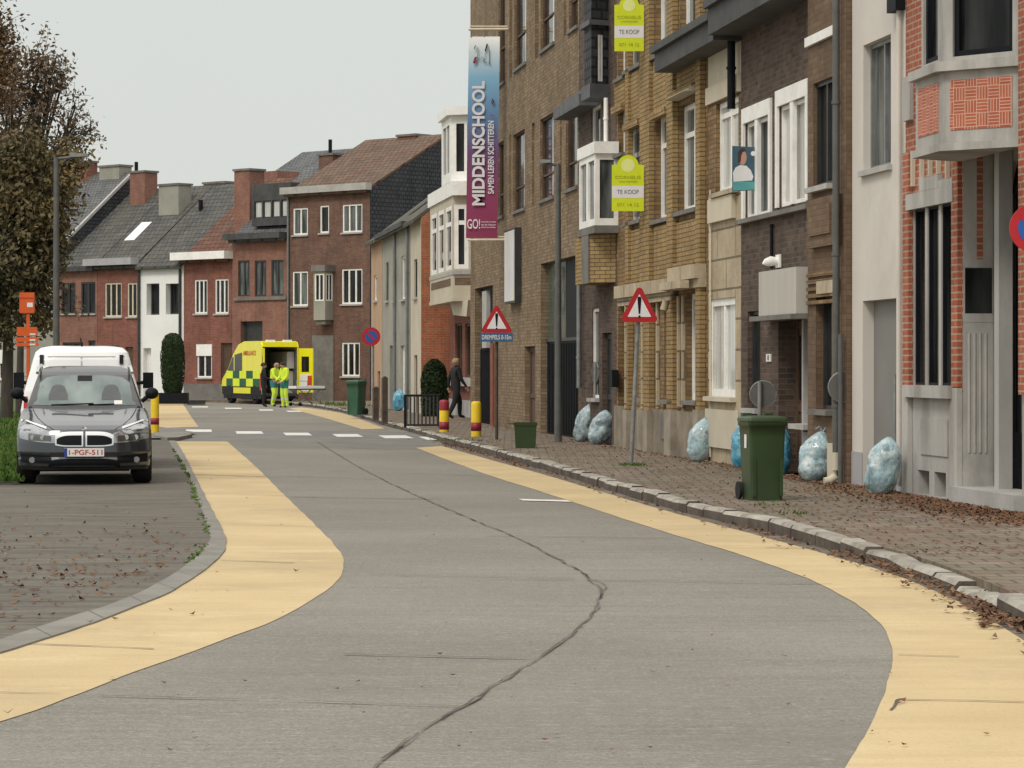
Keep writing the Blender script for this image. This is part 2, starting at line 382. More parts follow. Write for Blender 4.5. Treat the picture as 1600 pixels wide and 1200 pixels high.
M('crack_stain', (.135, .126, .108), .9, .25, 9, dirt=(.09, .083, .07), dirtf=.8)
main_ = [(495, 690), (560, 730), (640, 770), (720, 805), (800, 838), (860, 868), (900, 890), (920, 905), (937, 925), (926, 960), (890, 995), (840, 1030), (790, 1062), (720, 1108), (660, 1145), (600, 1190), (560, 1230)]
crack(main_, .006, 'crack', 'crack_stain', 1.5, .02)
side_ = resample(gpts(main_), 420); mb = MB(); rc = random.Random(4); i = 0
while i < 412:
    k = rc.randint(3, 12); seg = [p + Vector((noise.noise(p * 2.5) * .022 + rc.uniform(-.006, .006), rc.uniform(-.01, .01), 0)) for p in side_[i:i + k + 1]]
    if len(seg) > 2: ribbon(mb, seg, rc.uniform(.0015, .0042), .012, .8)
    i += k + rc.choice((0, 0, 1, 4, 8))
roadpart('crack', mb, 'crack_tar')
crack([(898, 888), (910, 898), (924, 906), (944, 912), (940, 925), (934, 940)], .004, 'crack', 'joint_dark', 1.2, .03)
for p, w in (([(455, 777), (560, 779), (692, 781)], .028), ([(540, 1024), (660, 1027), (830, 1031)], .014), ([(150, 1089), (450, 1097), (718, 1106)], .010), ([(580, 897), (760, 902), (900, 905)], .008),
             ([(345, 877), (410, 879), (462, 881)], .016), ([(1405, 1025), (1460, 1027), (1500, 1028)], .010), ([(1410, 1096), (1500, 1097), (1640, 1101)], .011),
             ([(40, 1008), (130, 1011), (240, 1016)], .011), ([(0, 1084), (50, 1085), (96, 1086)], .007), ([(412, 744), (520, 747), (600, 750)], .02),
             ([(930, 908), (1120, 911), (1300, 914)], .012), ([(1195, 857), (1240, 858), (1290, 859)], .016), ([(300, 742), (360, 744), (415, 746)], .03),
             ([(760, 838), (900, 840), (1050, 842)], .014), ([(470, 735), (700, 742), (760, 745)], .02), ([(330, 772), (420, 775), (448, 776)], .012),
             ([(360, 820), (430, 822), (500, 824)], .008), ([(620, 900), (760, 905), (900, 908)], .007), ([(540, 700), (600, 702), (660, 703)], .03)):
    crack(p, w * .72, 'slab_joint', 'joint_dark', .9, .012)
crack([(1393, 1112), (1399, 1104), (1402, 1096), (1412, 1094)], .006, 'crack', 'crack_tar', .6, .004)
# left kerb and parking bay
Ko = [(262, 688), (290, 735), (310, 785), (325, 830), (326, 848), (300, 878), (250, 912), (180, 945), (100, 970), (0, 1003), (-100, 1030), (-220, 1058)]
KA, KB = gpts(Ko), gpts(Lo); n = max(len(KA), len(KB)); KA, KB = resample(KA, n), resample(KB, n)
mb = MB()
for i in range(n - 1):
    a, b, c, d = KA[i], KA[i + 1], KB[i + 1], KB[i]; up = Vector((0, 0, .016))
    mb.face([a + up, b + up, c + up, d + up], [(p.x, p.y) for p in (a, b, c, d)]); mb.face([d + up, c + up, c, d])
for i in range(0, n - 1, max(1, n // 34)):
    a, d = KA[i], KB[i]; w_ = (KA[i + 1] - a).normalized() * .005; q = [a - w_, a + w_, d + w_, d - w_]; mb.face([(p.x, p.y, .019) for p in q], mi=1)
solo('kerb', mb, ['kerb_concrete', 'joint_dark'], kind='structure')
mb = MB(); PK = [p + Vector((0.004, 0, 0)) for p in KA]
strip(mb, PK, [Vector((-16, p.y, 0)) for p in PK], .013)
mb.flat([(-16, 60.6), (-10.6, 60.6), (-8.2, 59.9), (-16, 59.6)], .013)
solo('parking_bay', mb, 'parking_paving', kind='structure')
mb = MB(); mb.flat([(-30, 60.7), (-7.6, 60.7), (-7.4, 66), (-9.0, 72), (-34, 72)], .05); solo('path', mb, 'asphalt_patch', kind='structure')
mb = MB(); q = [G(*p) for p in ((240, 686), (262, 689.5), (278, 689), (300, 684), (292, 680), (240, 679))]; mb.face([(p.x, p.y, .08) for p in q], [(p.x, p.y) for p in q]); [mb.face([q[i], q[i + 1], q[i + 1] + Vector((0, 0, .08)), q[i] + Vector((0, 0, .08))]) for i in range(5)]; solo('kerb_island', mb, 'kerb_concrete', kind='structure')
# lawn beside the parked cars
vg = [G(24, 742, .06), G(29, 690, .06), G(36, 655, .06), G(44, 630, .06)]
mb = MB()
va = [G(-300, 742, .06), G(24, 744, .06), G(27, 712, .06), G(29, 690, .06), G(33, 668, .06), G(38, 645, .06), G(42, 628, .06), G(30, 612, .06), G(-300, 612, .06)]
M('lawn_soil', (.05, .085, .02), .95, .3, 2, dirt=(.08, .1, .03)); mb.flat([(p.x, p.y) for p in va], .07); solo('lawn', mb, 'lawn_soil', kind='structure')
FOL('grass_blades', [(.03, .075, .012), (.06, .12, .02), (.10, .16, .035), (.13, .17, .05)])
mb = MB(); rg = random.Random(3)
for i in range(9000):
    y = rg.choice([37.5 + rg.random() ** 1.5 * 55, 38 + rg.random() * 22]); px = -30 + 62 * rg.random() - (y - 60) * .1
    xx = (px - CX) * y / F; h = .04 + .08 * rg.random(); a = rg.random() * 6.28; w = .02 + .02 * rg.random()
    dx, dy = math.cos(a) * w, math.sin(a) * w; lx, ly = rg.uniform(-.05, .05), rg.uniform(-.05, .05)
    mb.face([(xx - dx, y - dy, .065), (xx + dx, y + dy, .065), (xx + lx, y + ly, .065 + h)])
kp = resample(KA, 400)
for i in range(550):
    p = kp[rg.randrange(60, 330)]; x, y = p.x + .01 - abs(rg.gauss(0, .03)), p.y + rg.uniform(-.05, .05); a = rg.random() * 6.28; h = .01 + .018 * rg.random()
    if noise.noise(Vector((y * .6, 0, 0))) < -.1: continue
    mb.face([(x - .02 * math.cos(a), y - .02 * math.sin(a), .014), (x + .02 * math.cos(a), y + .02 * math.sin(a), .014), (x + rg.uniform(-.03, .03), y, .014 + h)])
solo('grass', mb, 'grass_blades', kind='stuff')
# right pavement with kerb
ZP = .12
KR = [(440, 631.8), (480, 635.5), (530, 643.5), (570, 655), (600, 665), (640, 675), (694, 691), (760, 709), (850, 735), (950, 766), (1050, 796), (1130, 816), (1200, 832), (1300, 862), (1400, 893), (1500, 933), (1560, 962), (1600, 985), (1680, 1035), (1800, 1150)]
kr = gpts(KR)
KX = 597.0 / F
def fx(y, K=9.0): return K - KX * y
mb = MB()
A = resample(kr, 120); N_ = []
for i, p in enumerate(A):
    d = (A[min(i + 1, 119)] - A[max(i - 1, 0)]).normalized(); N_.append(Vector((-d.y, d.x, 0)))
inner = [p + n_ * .16 for p, n_ in zip(A, N_)]
outer = []
for p in inner:
    if p.y > 100: outer.append(Vector((p.x + 9 + (p.y - 100) * .2, p.y + 9, 0)))
    else: outer.append(Vector((fx(p.y) + 1.2, p.y, 0)))
strip(mb, inner, outer, ZP)
for i in range(119):
    a, b = inner[i], inner[i + 1]; mb.face([a, b, b + Vector((0, 0, ZP)), a + Vector((0, 0, ZP))])
solo('pavement', mb, 'pavement_tiles', kind='structure')
mb = MB(); rk = random.Random(11); i = 0; L_ = resample(kr, 1200); j = 0
tot = sum((a - b).length for a, b in zip(L_, L_[1:])); step = int(1200 * .95 / tot)
while j < 1200 - step - 1:
    k = j + step + rk.randint(-2, 2); k = min(k, 1199)
    a, b = L_[j], L_[k]; d = (b - a).normalized(); n_ = Vector((-d.y, d.x, 0))
    px = CX + a.x / a.y * F
    z0, z1 = ZP + .006 + rk.uniform(-.016, .014), ZP + .006 + rk.uniform(-.016, .014)
    if 1345 < px < 1500: z0, z1 = z0 - .02, z1 - .035
    if 1490 < px < 1545: z0, z1 = z0 - .035, z1 - .04
    w = .16; g_ = d * .012; sh = n_ * rk.uniform(-.012, .012)
    q = [a + g_ + sh, b - g_ + sh, b - g_ + n_ * w + sh, a + g_ + n_ * w + sh]
    zz = [z0, z1, z1, z0]
    ch = n_ * .025
    top = [q[0] + ch + Vector((0, 0, z0)), q[1] + ch + Vector((0, 0, z1)), q[2] + Vector((0, 0, z1)), q[3] + Vector((0, 0, z0))]
    mb.face(top, mi=0)
    f1 = [q[0] + Vector((0, 0, z0 - .03)), q[1] + Vector((0, 0, z1 - .03))]
    mb.face([f1[0], f1[1], top[1], top[0]], mi=0)
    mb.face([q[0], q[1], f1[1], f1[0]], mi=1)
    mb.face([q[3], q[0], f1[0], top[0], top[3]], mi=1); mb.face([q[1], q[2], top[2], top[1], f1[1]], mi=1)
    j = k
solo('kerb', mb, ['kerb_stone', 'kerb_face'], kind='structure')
# gutter strip along the right kerb
mb = MB(); M('gutter_dirt', (.15, .125, .10), .95, .3, 2, dirt=(.07, .045, .03), dirtf=.8, bmp=.4)
gA = resample([p for p in kr if p.y < 60], 90)
strip(mb, [p + Vector((.03, 0, 0)) for p in gA], resample(gpts(Ro), 90), .003); solo('gutter', mb, 'gutter_dirt', kind='structure')
# fallen leaves
FOL('dead_leaf', [(.05, .03, .02), (.10, .052, .03), (.15, .078, .045), (.20, .125, .075), (.30, .22, .14)], .8)
mb = MB(); rl = random.Random(5)
def leaf(x, y, z, s):
    a = rl.random() * 6.28; c, d = math.cos(a) * s, math.sin(a) * s; t1, t2 = rl.random() * s * .8, rl.random() * s * .8
    mb.face([(x - c, y - d, z + t1), (x + d * .5, y - c * .5, z), (x + c, y + d, z + t2), (x - d * .5, y + c * .5, z + .004)])
for i in range(5200):                                    # along the house fronts
    y = 4400 / (60 + 110 * rl.random() ** .55); m_ = 1 if y < 38 else .35
    if rl.random() > m_: continue
    x = fx(y) - abs(rl.gauss(0, .42 if y < 34 else .22)) - .05; leaf(x, y, ZP + .006, .018 + .03 * rl.random())
for i in range(1500):                                     # loose over the pavement
    y = 22 + 34 * rl.random() ** 1.4; p = min(A, key=lambda q: abs(q.y - y)); x = rl.uniform(p.x + .15, fx(y)); leaf(x, y, ZP + .006, .012 + .022 * rl.random())
for i in range(3000):                                     # in the gutter
    p = gA[min(89, int(len(gA) * rl.random()))]; px = CX + p.x / p.y * F
    dens = 1 if 1330 < px < 1560 else (.5 if 1150 < px < 1260 or 690 < px < 830 else .1)
    if rl.random() > dens: continue
    leaf(p.x - abs(rl.gauss(0, .11)) - .01, p.y + rl.uniform(-.2, .2), .008 + .05 * rl.random() * (dens == 1), .015 + .03 * rl.random())
for i in range(900):
    p = G(rl.uniform(1530, 1660), rl.uniform(930, 985)); leaf(p.x, p.y, .01 + .04 * rl.random(), .02 + .025 * rl.random())
for i in range(520):                                     # on the parking bay
    p = G(rl.uniform(-20, 330), rl.gauss(890, 45)); k = min(KA, key=lambda q: abs(q.y - p.y))
    if p.x < k.x - .1: leaf(p.x, p.y, .018, .015 + .028 * rl.random())
for px, py in ((300, 963), (176, 1063), (12, 1132), (1410, 1100), (463, 895), (330, 750), (180, 970), (60, 975), (140, 985)):
    p = G(px, py); leaf(p.x, p.y, .05 if px < 150 else .012, .03)
for i in range(120):
    p = G(rl.uniform(200, 1600), rl.uniform(720, 1190)); leaf(p.x, p.y, .012, .008 + .012 * rl.random())
solo('fallen_leaves', mb, 'dead_leaf', kind='stuff')
# moss and weeds on the pavement edge
mb = MB()
for cx, cy, n_, sp in ((987, 727, 120, .10), (1195, 789, 20, .10), (1246, 803, 16, .08), (975, 690, 60, .25), (1010, 692, 50, .2), (720, 688, 60, .3), (520, 632, 80, .5), (545, 634, 80, .5)):
    c = G(cx, cy, ZP)
    for k in range(n_):
        x, y = c.x + rl.gauss(0, sp), c.y + rl.gauss(0, sp * 1.3); a = rl.random() * 6.28; h = (.02 + .04 * rl.random()) * (3 if cy < 640 else 1); w = .015 * (2.5 if cy < 640 else 1)
        mb.face([(x - w * math.cos(a), y - w * math.sin(a), ZP), (x + w * math.cos(a), y + w * math.sin(a), ZP), (x + rl.uniform(-.05, .05), y + rl.uniform(-.03, .03), ZP + h)])
solo('weeds', mb, 'grass_blades', kind='stuff')

# ================================================================ building helpers
def wall(mb, fr, u0, u1, z0, z1, ops=(), rv=.18, mi=0, rmi=None):
    us = sorted({u0, u1, *[min(max(x, u0), u1) for o in ops for x in o[:2]]}); zs = sorted({z0, z1, *[min(max(x, z0), z1) for o in ops for x in o[2:4]]})
    for a, b in zip(us, us[1:]):
        for c, d in zip(zs, zs[1:]):
            if b - a < 1e-4 or d - c < 1e-4: continue
            um, zm = (a + b) / 2, (c + d) / 2
            if any(o[0] < um < o[1] and o[2] < zm < o[3] for o in ops): continue
            mb.face([fr.P(a, c), fr.P(b, c), fr.P(b, d), fr.P(a, d)], [(a, c), (b, c), (b, d), (a, d)], mi)
    for o in ops:
        a, b, c, d = o[:4]; r = o[4] if len(o) > 4 else rv; P = fr.P; k = mi if rmi is None else rmi; lo_, hi_ = c > z0 + .003, d < z1 - .003; c, d = max(c, z0), min(d, z1)
        mb.face([P(a, c), P(a, d), P(a, d, -r), P(a, c, -r)], [(0, c), (0, d), (r, d), (r, c)], k)
        mb.face([P(b, d), P(b, c), P(b, c, -r), P(b, d, -r)], [(0, d), (0, c), (r, c), (r, d)], k)
        if hi_: mb.face([P(a, d), P(b, d), P(b, d, -r), P(a, d, -r)], [(a, 0), (b, 0), (b, r), (a, r)], k)
        if lo_: mb.face([P(b, c), P(a, c), P(a, c, -r), P(b, c, -r)], [(b, 0), (a, 0), (a, r), (b, r)], k)
def shell(mb, fr, u0, u1, z0, z1, D, ridge=None, mi=0, top=True):
    P = fr.P; g = .004; u0, u1 = u0 + g, u1 - g
    for u, sgn in ((u0, 1), (u1, -1)):
        q = [P(u, z0, -D), P(u, z0, 0), P(u, z1, 0)] + ([P(u, ridge, -D / 2)] if ridge else []) + [P(u, z1, -D)]
        w = [(-D, z0), (0, z0), (0, z1)] + ([(-D / 2, ridge)] if ridge else []) + [(-D, z1)]
        mb.face(q if sgn > 0 else q[::-1], w if sgn > 0 else w[::-1], mi)
    mb.face([P(u1, z0, -D), P(u0, z0, -D), P(u0, z1, -D), P(u1, z1, -D)], [(u1, z0), (u0, z0), (u0, z1), (u1, z1)], mi)
    if top and not ridge: mb.face([P(u0, z1, 0), P(u1, z1, 0), P(u1, z1, -D), P(u0, z1, -D)], [(u0, 0), (u1, 0), (u1, D), (u0, D)], mi)
def gable_roof(fr, u0, u1, ze, D, zr, over=.25, th=.14, ue=0.0):
    mb = MB(); P = fr.P; k = (zr - ze) / (D / 2); a, b = u0 - ue, u1 + ue
    for sgn in (1, -1):
        oe = over if sgn > 0 else -D - over; zo = ze - k * over
        q = [(a, zo, oe), (b, zo, oe), (b, zr, -D / 2), (a, zr, -D / 2)]
        ln = math.hypot(D / 2 + over, zr - zo)
        top = [P(u, z + th, o) for u, z, o in q]; bot = [P(u, z, o) for u, z, o in q]; uv = [(a, 0), (b, 0), (b, ln), (a, ln)]
        mb.face(top, uv); mb.face(bot[::-1], uv)
        for i in range(4):
            j = (i + 1) % 4; mb.face([bot[i], bot[j], top[j], top[i]], [(0, 0), (1, 0), (1, th), (0, th)])
    return mb
def win(t, fr, r, rv=.16, fw=.06, fm='white_paint', pane='glass_dark', nv=0, nh=0, sill=None, so_=.1, name='window', tr=None, parent=None, sh=.07):
    """window in an opening: frame bars, one pane mesh, optional sill"""
    a, b, c, d = r[:4]; mb = MB(); o0, o1 = -rv + .02, -rv + .07
    mb.fbox(fr, a, a + fw, c, d, o0, o1); mb.fbox(fr, b - fw, b, c, d, o0, o1)
    mb.fbox(fr, a + fw, b - fw, c, c + fw, o0, o1); mb.fbox(fr, a + fw, b - fw, d - fw, d, o0, o1)
    hs = [c + (d - c) * (i + 1) / (nh + 1) for i in range(nh)]
    if tr: hs = [c + (d - c) * tr]
    for i in range(nv):
        u = a + (b - a) * (i + 1) / (nv + 1); mb.fbox(fr, u - fw * .55, u + fw * .55, c + fw, d - fw, o0, o1 - .006)
    for z in hs: mb.fbox(fr, a + fw, b - fw, z - fw * .5, z + fw * .5, o0, o1 - .012)
    f = t.part(name, mb, fm, parent)
    mb = MB(); mb.fbox(fr, a, b, c, d, -rv - .01, -rv + .025); sub = parent is None
    if sub: t.part('pane', mb, pane, f)
    else: t.part('window_pane', mb, pane, parent)
    if sill:
        mb = MB(); mb.fbox(fr, a - .06, b + .06, c - sh, c - .002, -rv + .03, so_); t.part('sill' if sub else 'window_sill', mb, sill, f if sub else parent)
    return f
def door(t, fr, r, rv=.16, m='wood_brown', name='door', glass=None, handle=True, panels=True, gtop=.9):
    a, b, c, d = r[:4]; mb = MB(); mb.fbox(fr, a, b, c, d, -rv - .02, -rv + .02)
    w = b - a; e_ = .1 * w
    if panels:
        mb.fbox(fr, a, a + e_, c, d, -rv + .02, -rv + .05); mb.fbox(fr, b - e_, b, c, d, -rv + .02, -rv + .05)
        for z in (c + .04, c + (d - c) * .42, d - .08): mb.fbox(fr, a + e_, b - e_, z - .04, z + .06, -rv + .02, -rv + .046)
    dr = t.part(name, mb, m)
    if glass:
        mb = MB(); mb.fbox(fr, a + e_ * 1.5, b - e_ * 1.5, c + (d - c) * .48, c + (d - c) * gtop, -rv + .02, -rv + .036); t.part('pane', mb, glass, dr)
    if handle:
        mb = MB(); mb.tube([fr.P(b - e_ * .5, c + 1.0, -rv + .05), fr.P(b - e_ * .5, c + 1.0, -rv + .1), fr.P(b - e_ * 2, c + 1.0, -rv + .1)], .014, 6); t.part('handle', mb, 'grey_metal', dr)
    return dr
def bars(t, fr, r, o, m, n, w=.02, name='grille', horiz=0):
    a, b, c, d = r[:4]; mb = MB()
    for i in range(n):
        u = a + (b - a) * (i + .5) / n; mb.fbox(fr, u - w / 2, u + w / 2, c, d, o, o + w)
    for i in range(horiz):
        z = c + (d - c) * (i + .5) / horiz; mb.fbox(fr, a, b, z - w / 2, z + w / 2, o + w + .001, o + 2 * w)
    return t.part(name, mb, m)
def pipe(t, fr, u, z0, z1, m='zinc', r=.05, o=.08, name='downpipe'):
    mb = MB(); mb.tube([fr.P(u, z0, o), fr.P(u, z1, o)], r, 10)
    z = z0 + .6
    while z < z1: mb.tube([fr.P(u, z - .02, o), fr.P(u, z + .02, o)], r * 1.25, 10); z += 1.9
    return t.part(name, mb, m)
def Fr(K, px_ref=800):
    """frame on the right-hand building line X = K - KX*Y"""
    s = (px_ref - 203) / 9.0; Y = F / s
    return Frame((K - KX * Y, Y), (KX, -1))
RR = Fr(9.0)
FAR = Frame((125.4 - 1.0909 * 120, 120), (1.0909, -1))
def chimney(t, fr, r, o0, o1, m, parent=None, cap='stone_dark'):
    a, b, c, d = r; mb = MB(); mb.fbox(fr, a, b, c, d, o0, o1); p = t.part('chimney', mb, m, parent)
    if parent is None:
        mb = MB(); mb.fbox(fr, a - .06, b + .06, d + .002, d + .1, o0 - .06, o1 + .06); t.part('cap', mb, cap, p)
    else:
        mb = MB(); mb.fbox(fr, a - .06, b + .06, d + .002, d + .1, o0 - .06, o1 + .06); t.part('chimney_cap', mb, cap, parent)
    return p
def base(fr, px): 
    u = fr.U(px); q = fr.P(u, 0, -2); return (q.x, q.y, 0)
BR('brick_school', (.215, .148, .088), (.34, .25, .158), (.175, .135, .095), dirt=(.125, .09, .056), dirtf=.7)
BR('brick_dark', (.075, .053, .042), (.145, .103, .08), (.14, .11, .09), dirt=(.06, .044, .036), dirtf=.5)
BR('brick_yellow', (.21, .128, .058), (.34, .225, .11), (.14, .10, .065), dirt=(.10, .07, .045), dirtf=.5)
BR('brick_ochre', (.33, .22, .098), (.42, .29, .125), (.12, .09, .06), dirt=(.2, .14, .07), dirtf=.3)
BR('brick_brown', (.17, .108, .068), (.23, .15, .096), (.16, .12, .085), dirt=(.075, .055, .04), dirtf=.5)
BR('brick_red', (.36, .098, .052), (.46, .14, .075), (.44, .33, .26), .23, .075, .012, dirt=(.2, .09, .06), dirtf=.3)
def basket():
    m, t, b = newmat('brick_basket'); v = coord(t, 'UV'); cell = .135
    def brk(vec):
        n = t.nodes.new('ShaderNodeTexBrick'); n.offset = 0; t.links.new(vec, n.inputs['Vector'])
        for k, q in (('Scale', 1), ('Brick Width', cell), ('Row Height', cell / 4), ('Mortar Size', .0055), ('Mortar Smooth', .3)): n.inputs[k].default_value = q
        for k, q in (('Color1', (.40, .095, .048)), ('Color2', (.50, .14, .07)), ('Mortar', (.62, .38, .29))): n.inputs[k].default_value = (*q, 1)
        return n.outputs['Color']
    mp = t.nodes.new('ShaderNodeMapping'); mp.inputs['Rotation'].default_value = (0, 0, R(90)); t.links.new(v, mp.inputs[0])
    ck = t.nodes.new('ShaderNodeTexChecker'); ck.inputs['Scale'].default_value = 1 / cell; t.links.new(v, ck.inputs[0])
    c = mixc(t, brk(v), brk(mp.outputs[0]), ck.outputs['Fac']); c = mixc(t, c, (.6, .6, .6), nz(t, v, 3, 6, .7, .3, .9), 'MULTIPLY')
    t.links.new(c, b.inputs['Base Color']); b.inputs['Roughness'].default_value = .8; MATS['brick_basket'] = m
basket()
BR('brick_far_red', (.23, .088, .065), (.30, .12, .09), (.27, .15, .115), dirt=(.13, .06, .05), dirtf=.5)
BR('brick_far_brown', (.155, .085, .064), (.21, .12, .09), (.19, .125, .10), dirt=(.10, .065, .055), dirtf=.5)
BR('brick_far_rose', (.26, .12, .088), (.32, .155, .115), (.29, .18, .14), dirt=(.15, .08, .065), dirtf=.4)
BR('brick_orange', (.40, .125, .058), (.48, .165, .08), (.42, .26, .18), dirt=(.2, .07, .04), dirtf=.5)
BR('brick_dormer', (.085, .052, .045), (.12, .075, .06), (.1, .08, .07))
BR('stone_bands', (.47, .39, .27), (.53, .45, .33), (.2, .16, .11), 1.3, .46, .02, dirt=(.26, .2, .12), dirtf=.5)
M('plaster_cream', (.56, .50, .39), .85, .07, 1, dirt=(.36, .3, .2), dirtf=.45, bmp=.1)
M('plaster_white', (.60, .56, .51), .85, .05, .8, dirt=(.36, .33, .29), dirtf=.45, bmp=.06)
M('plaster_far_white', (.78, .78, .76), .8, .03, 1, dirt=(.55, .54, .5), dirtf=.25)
M('plaster_grey', (.30, .29, .25), .85, .1, 1, dirt=(.18, .17, .14), dirtf=.5)
M('plaster_beige', (.42, .28, .18), .85, .08, 1, dirt=(.3, .19, .12), dirtf=.4)
M('plaster_pale', (.52, .47, .37), .85, .08, 1, dirt=(.35, .3, .22), dirtf=.4)
M('panel_grey', (.45, .43, .39), .7, .05, 1.5, dirt=(.3, .28, .24), dirtf=.4, stretch=(3, 3, .4))
M('red_wood', (.20, .06, .035), .6, .2, 3)

# ================================================================ right-hand row, from far to near
# --- school
t = T('school_building', 'long brown brick school building with tall narrow windows, behind the vertical banner', 'school', base(RR, 820))
sA, sB = RR.U(735), RR.U(905); ops, wins = [], []
for x0, x1, y0, y1 in ((779, 789, -60, 130), (804, 822, -70, 103), (845, 866, -90, 73), (889, 903, -110, 44),
                       (778, 787, 222, 338), (802, 820, 206, 328), (844, 865, 181, 310), (884, 902, 158, 294)):
    r = RR.rect(x0, x1, y0, y1); ops.append((*r, .12)); wins.append(r)
for x0, x1, y0, y1 in ((796, 800, -70, 122), (836, 841.5, -90, 92), (881, 885, -110, 56), (796, 798, 210, 335), (831, 835, 192, 322), (875, 878, 170, 300)):
    ops.append((*RR.rect(x0, x1, y0, y1), .10))
gate, garage, sdoor = RR.rect(742, 770, 448, 690), RR.rect(845, 904, 405, 690), RR.rect(820, 836, 541, 690)
for g in (gate, garage, sdoor):
    g = list(g); ops.append((g[0], g[1], .1, g[3], .17 if g[0] != sdoor[0] else .16))
mb = MB(); wall(mb, RR, sA, sB, 0, 14, ops, .12); shell(mb, RR, sA, sB, 0, 14, 11)
for o in ops:
    if o[4] == .10: mb.fbox(RR, o[0], o[1], o[2], o[3], -.12, -.095)
t.part('wall', mb, 'brick_school')
for i, r in enumerate(wins):
    wf = win(t, RR, r, .12, .045, 'wood_brown', 'glass_dark', tr=.3, sill='stone_dark', so_=.05)
    mb = MB(); mb.fbox(RR, r[0] + (r[1] - r[0]) * .62, r[1] - .05, r[2] + .05, r[3] - .05, -.094, -.085); t.part('pale_strip', mb, 'glass_curtain', wf)  # pale upright strip over the near part of each pane
mb = MB(); mb.fbox(RR, sA, sB, 14.0, 14.25, -11, .12); t.part('parapet', mb, 'stone_dark')
door(t, RR, (sdoor[0], sdoor[1], .1, sdoor[3]), .16, 'wood_brown')
a, b, d = garage[0], garage[1], garage[3]; zt = RR.Z(870, 533)
mb = MB(); mb.fbox(RR, a, b, .1, zt, -.20, -.15)
for k in range(24):
    u = a + (b - a) * (k + .5) / 24; mb.fbox(RR, u - .03, u + .03, .16, zt - .05, -.15, -.13)
gd = t.part('garage_door', mb, 'black_paint')
mb = MB(); mb.fbox(RR, a, b, zt + .001, zt + .07, -.20, -.11); t.part('transom', mb, 'dark_metal', gd)
mb = MB(); mb.fbox(RR, a, a + (b - a) * .5, zt + .07, d, -.19, -.15); t.part('glazing', mb, 'glass_green')
mb = MB(); mb.fbox(RR, a + (b - a) * .5, b, zt + .07, d, -.20, -.16); t.part('glazing', mb, 'black_paint')
mb = MB(); a, b, d = gate[0], gate[1], gate[3]; zt = RR.Z(750, 545); mb.fbox(RR, a, b, .1, zt, -.19, -.15)
for k in range(16):
    u = a + (b - a) * (k + .5) / 16; mb.fbox(RR, u - .03, u + .03, .12, zt - .02, -.15, -.13)
t.part('gate', mb, 'black_paint')
mb = MB(); mb.fbox(RR, a, b, zt + .01, d, -.21, -.17); t.part('glazing', mb, 'black_paint')
mb = MB(); mb.fbox(RR, a + 1.0, a + 1.9, zt + .02, d - .1, -.165, -.06); t.part('pillar', mb, 'stone_grey')
mb = MB(); q = RR.U(772); mb.fbox(RR, q - .4, q + .1, .1, RR.Z(771, 536), -.02, .05); t.part('door_jamb', mb, 'red_wood')
pipe(t, RR, RR.U(911), RR.Z(911, 606), RR.Z(911, 430), 'grey_metal')
mb = MB(); r = RR.rect(799, 815, 358, 474); mb.fbox(RR, *r, .003, .16); sg = t.part('notice_board', mb, 'dark_metal')
M('board_print', (.62, .62, .62), .5, .1, 1.2, dirt=(.62, .5, .2), dirtf=.6); mb = MB(); mb.fbox(RR, r[0] + .06, r[1] - .05, r[2] + .05, r[3] - .05, .16, .175); t.part('board_face', mb, 'board_print', sg)

# --- narrow dark house with slate oriel and white bay
t = T('narrow_house', 'narrow dark brick house with white bay window and slate oriel next to the school', 'house', base(RR, 935))
a, b = RR.U(905.4), RR.U(963); ops = []
gw = RR.rect(925, 936, 482, 622); ops.append((*gw, .10)); dr_ = RR.rect(941, 956, 520, 692); ops.append((dr_[0], dr_[1], .12, dr_[3], .14))
w2 = RR.rect(924, 938, 165, 232); ops.append((*w2, .1))
mb = MB(); wall(mb, RR, a, b, 0, 13, ops); shell(mb, RR, a, b, 0, 13, 9); t.part('wall', mb, 'brick_dark')
win(t, RR, gw, .10, .06, 'white_paint', 'glass_dark', sill='stone_grey'); door(t, RR, (dr_[0], dr_[1], .12, dr_[3]), .14, 'dark_metal')
win(t, RR, w2, .10, .06, 'white_paint', 'glass_dark')
def bay(t, name, fr, pxf0, pxc, pxs, o, z0, z1, ops_front, ops_side, wm, fm='white_paint', pane='glass_dark', cant=.12, fw=.07, nv=0, tr=None, rv=.07, sill=None):
    """oriel: far cheek, front parallel to the wall, near cheek that faces down the street. ops are fractions (a,b,z0,z1)"""
    u1 = fr.U(pxs); uc = fr.U(pxc, o); u0 = fr.U(pxf0, o)
    pts = [(u0 - cant, 0), (u0, o), (uc, o), (u1, 0)]
    q = [fr.P(u, 0, oo) for u, oo in pts]; mb = MB(); body = None; segs = []
    for i in range(3):
        f = Frame((q[i].x, q[i].y), (q[i + 1] - q[i])); ln = (q[i + 1] - q[i]).length
        op = [] if i == 0 else [(ln * x[0], ln * x[1], x[2], x[3], rv) for x in (ops_front if i == 1 else ops_side)]
        wall(mb, f, 0, ln, z0, z1, op, rv); segs.append((f, op))
    mb.face([p + Vector((0, 0, z1)) for p in q], [(p.x, p.y) for p in q]); mb.face([p + Vector((0, 0, z0)) for p in q][::-1], [(p.x, p.y) for p in q])
    body = t.part(name, mb, wm)
    for f, op in segs:
        for x in op:
            if pane: win(t, f, x, rv, fw, fm, pane, nv=nv, tr=tr, parent=body, name='window_frame')
    return body, segs, q
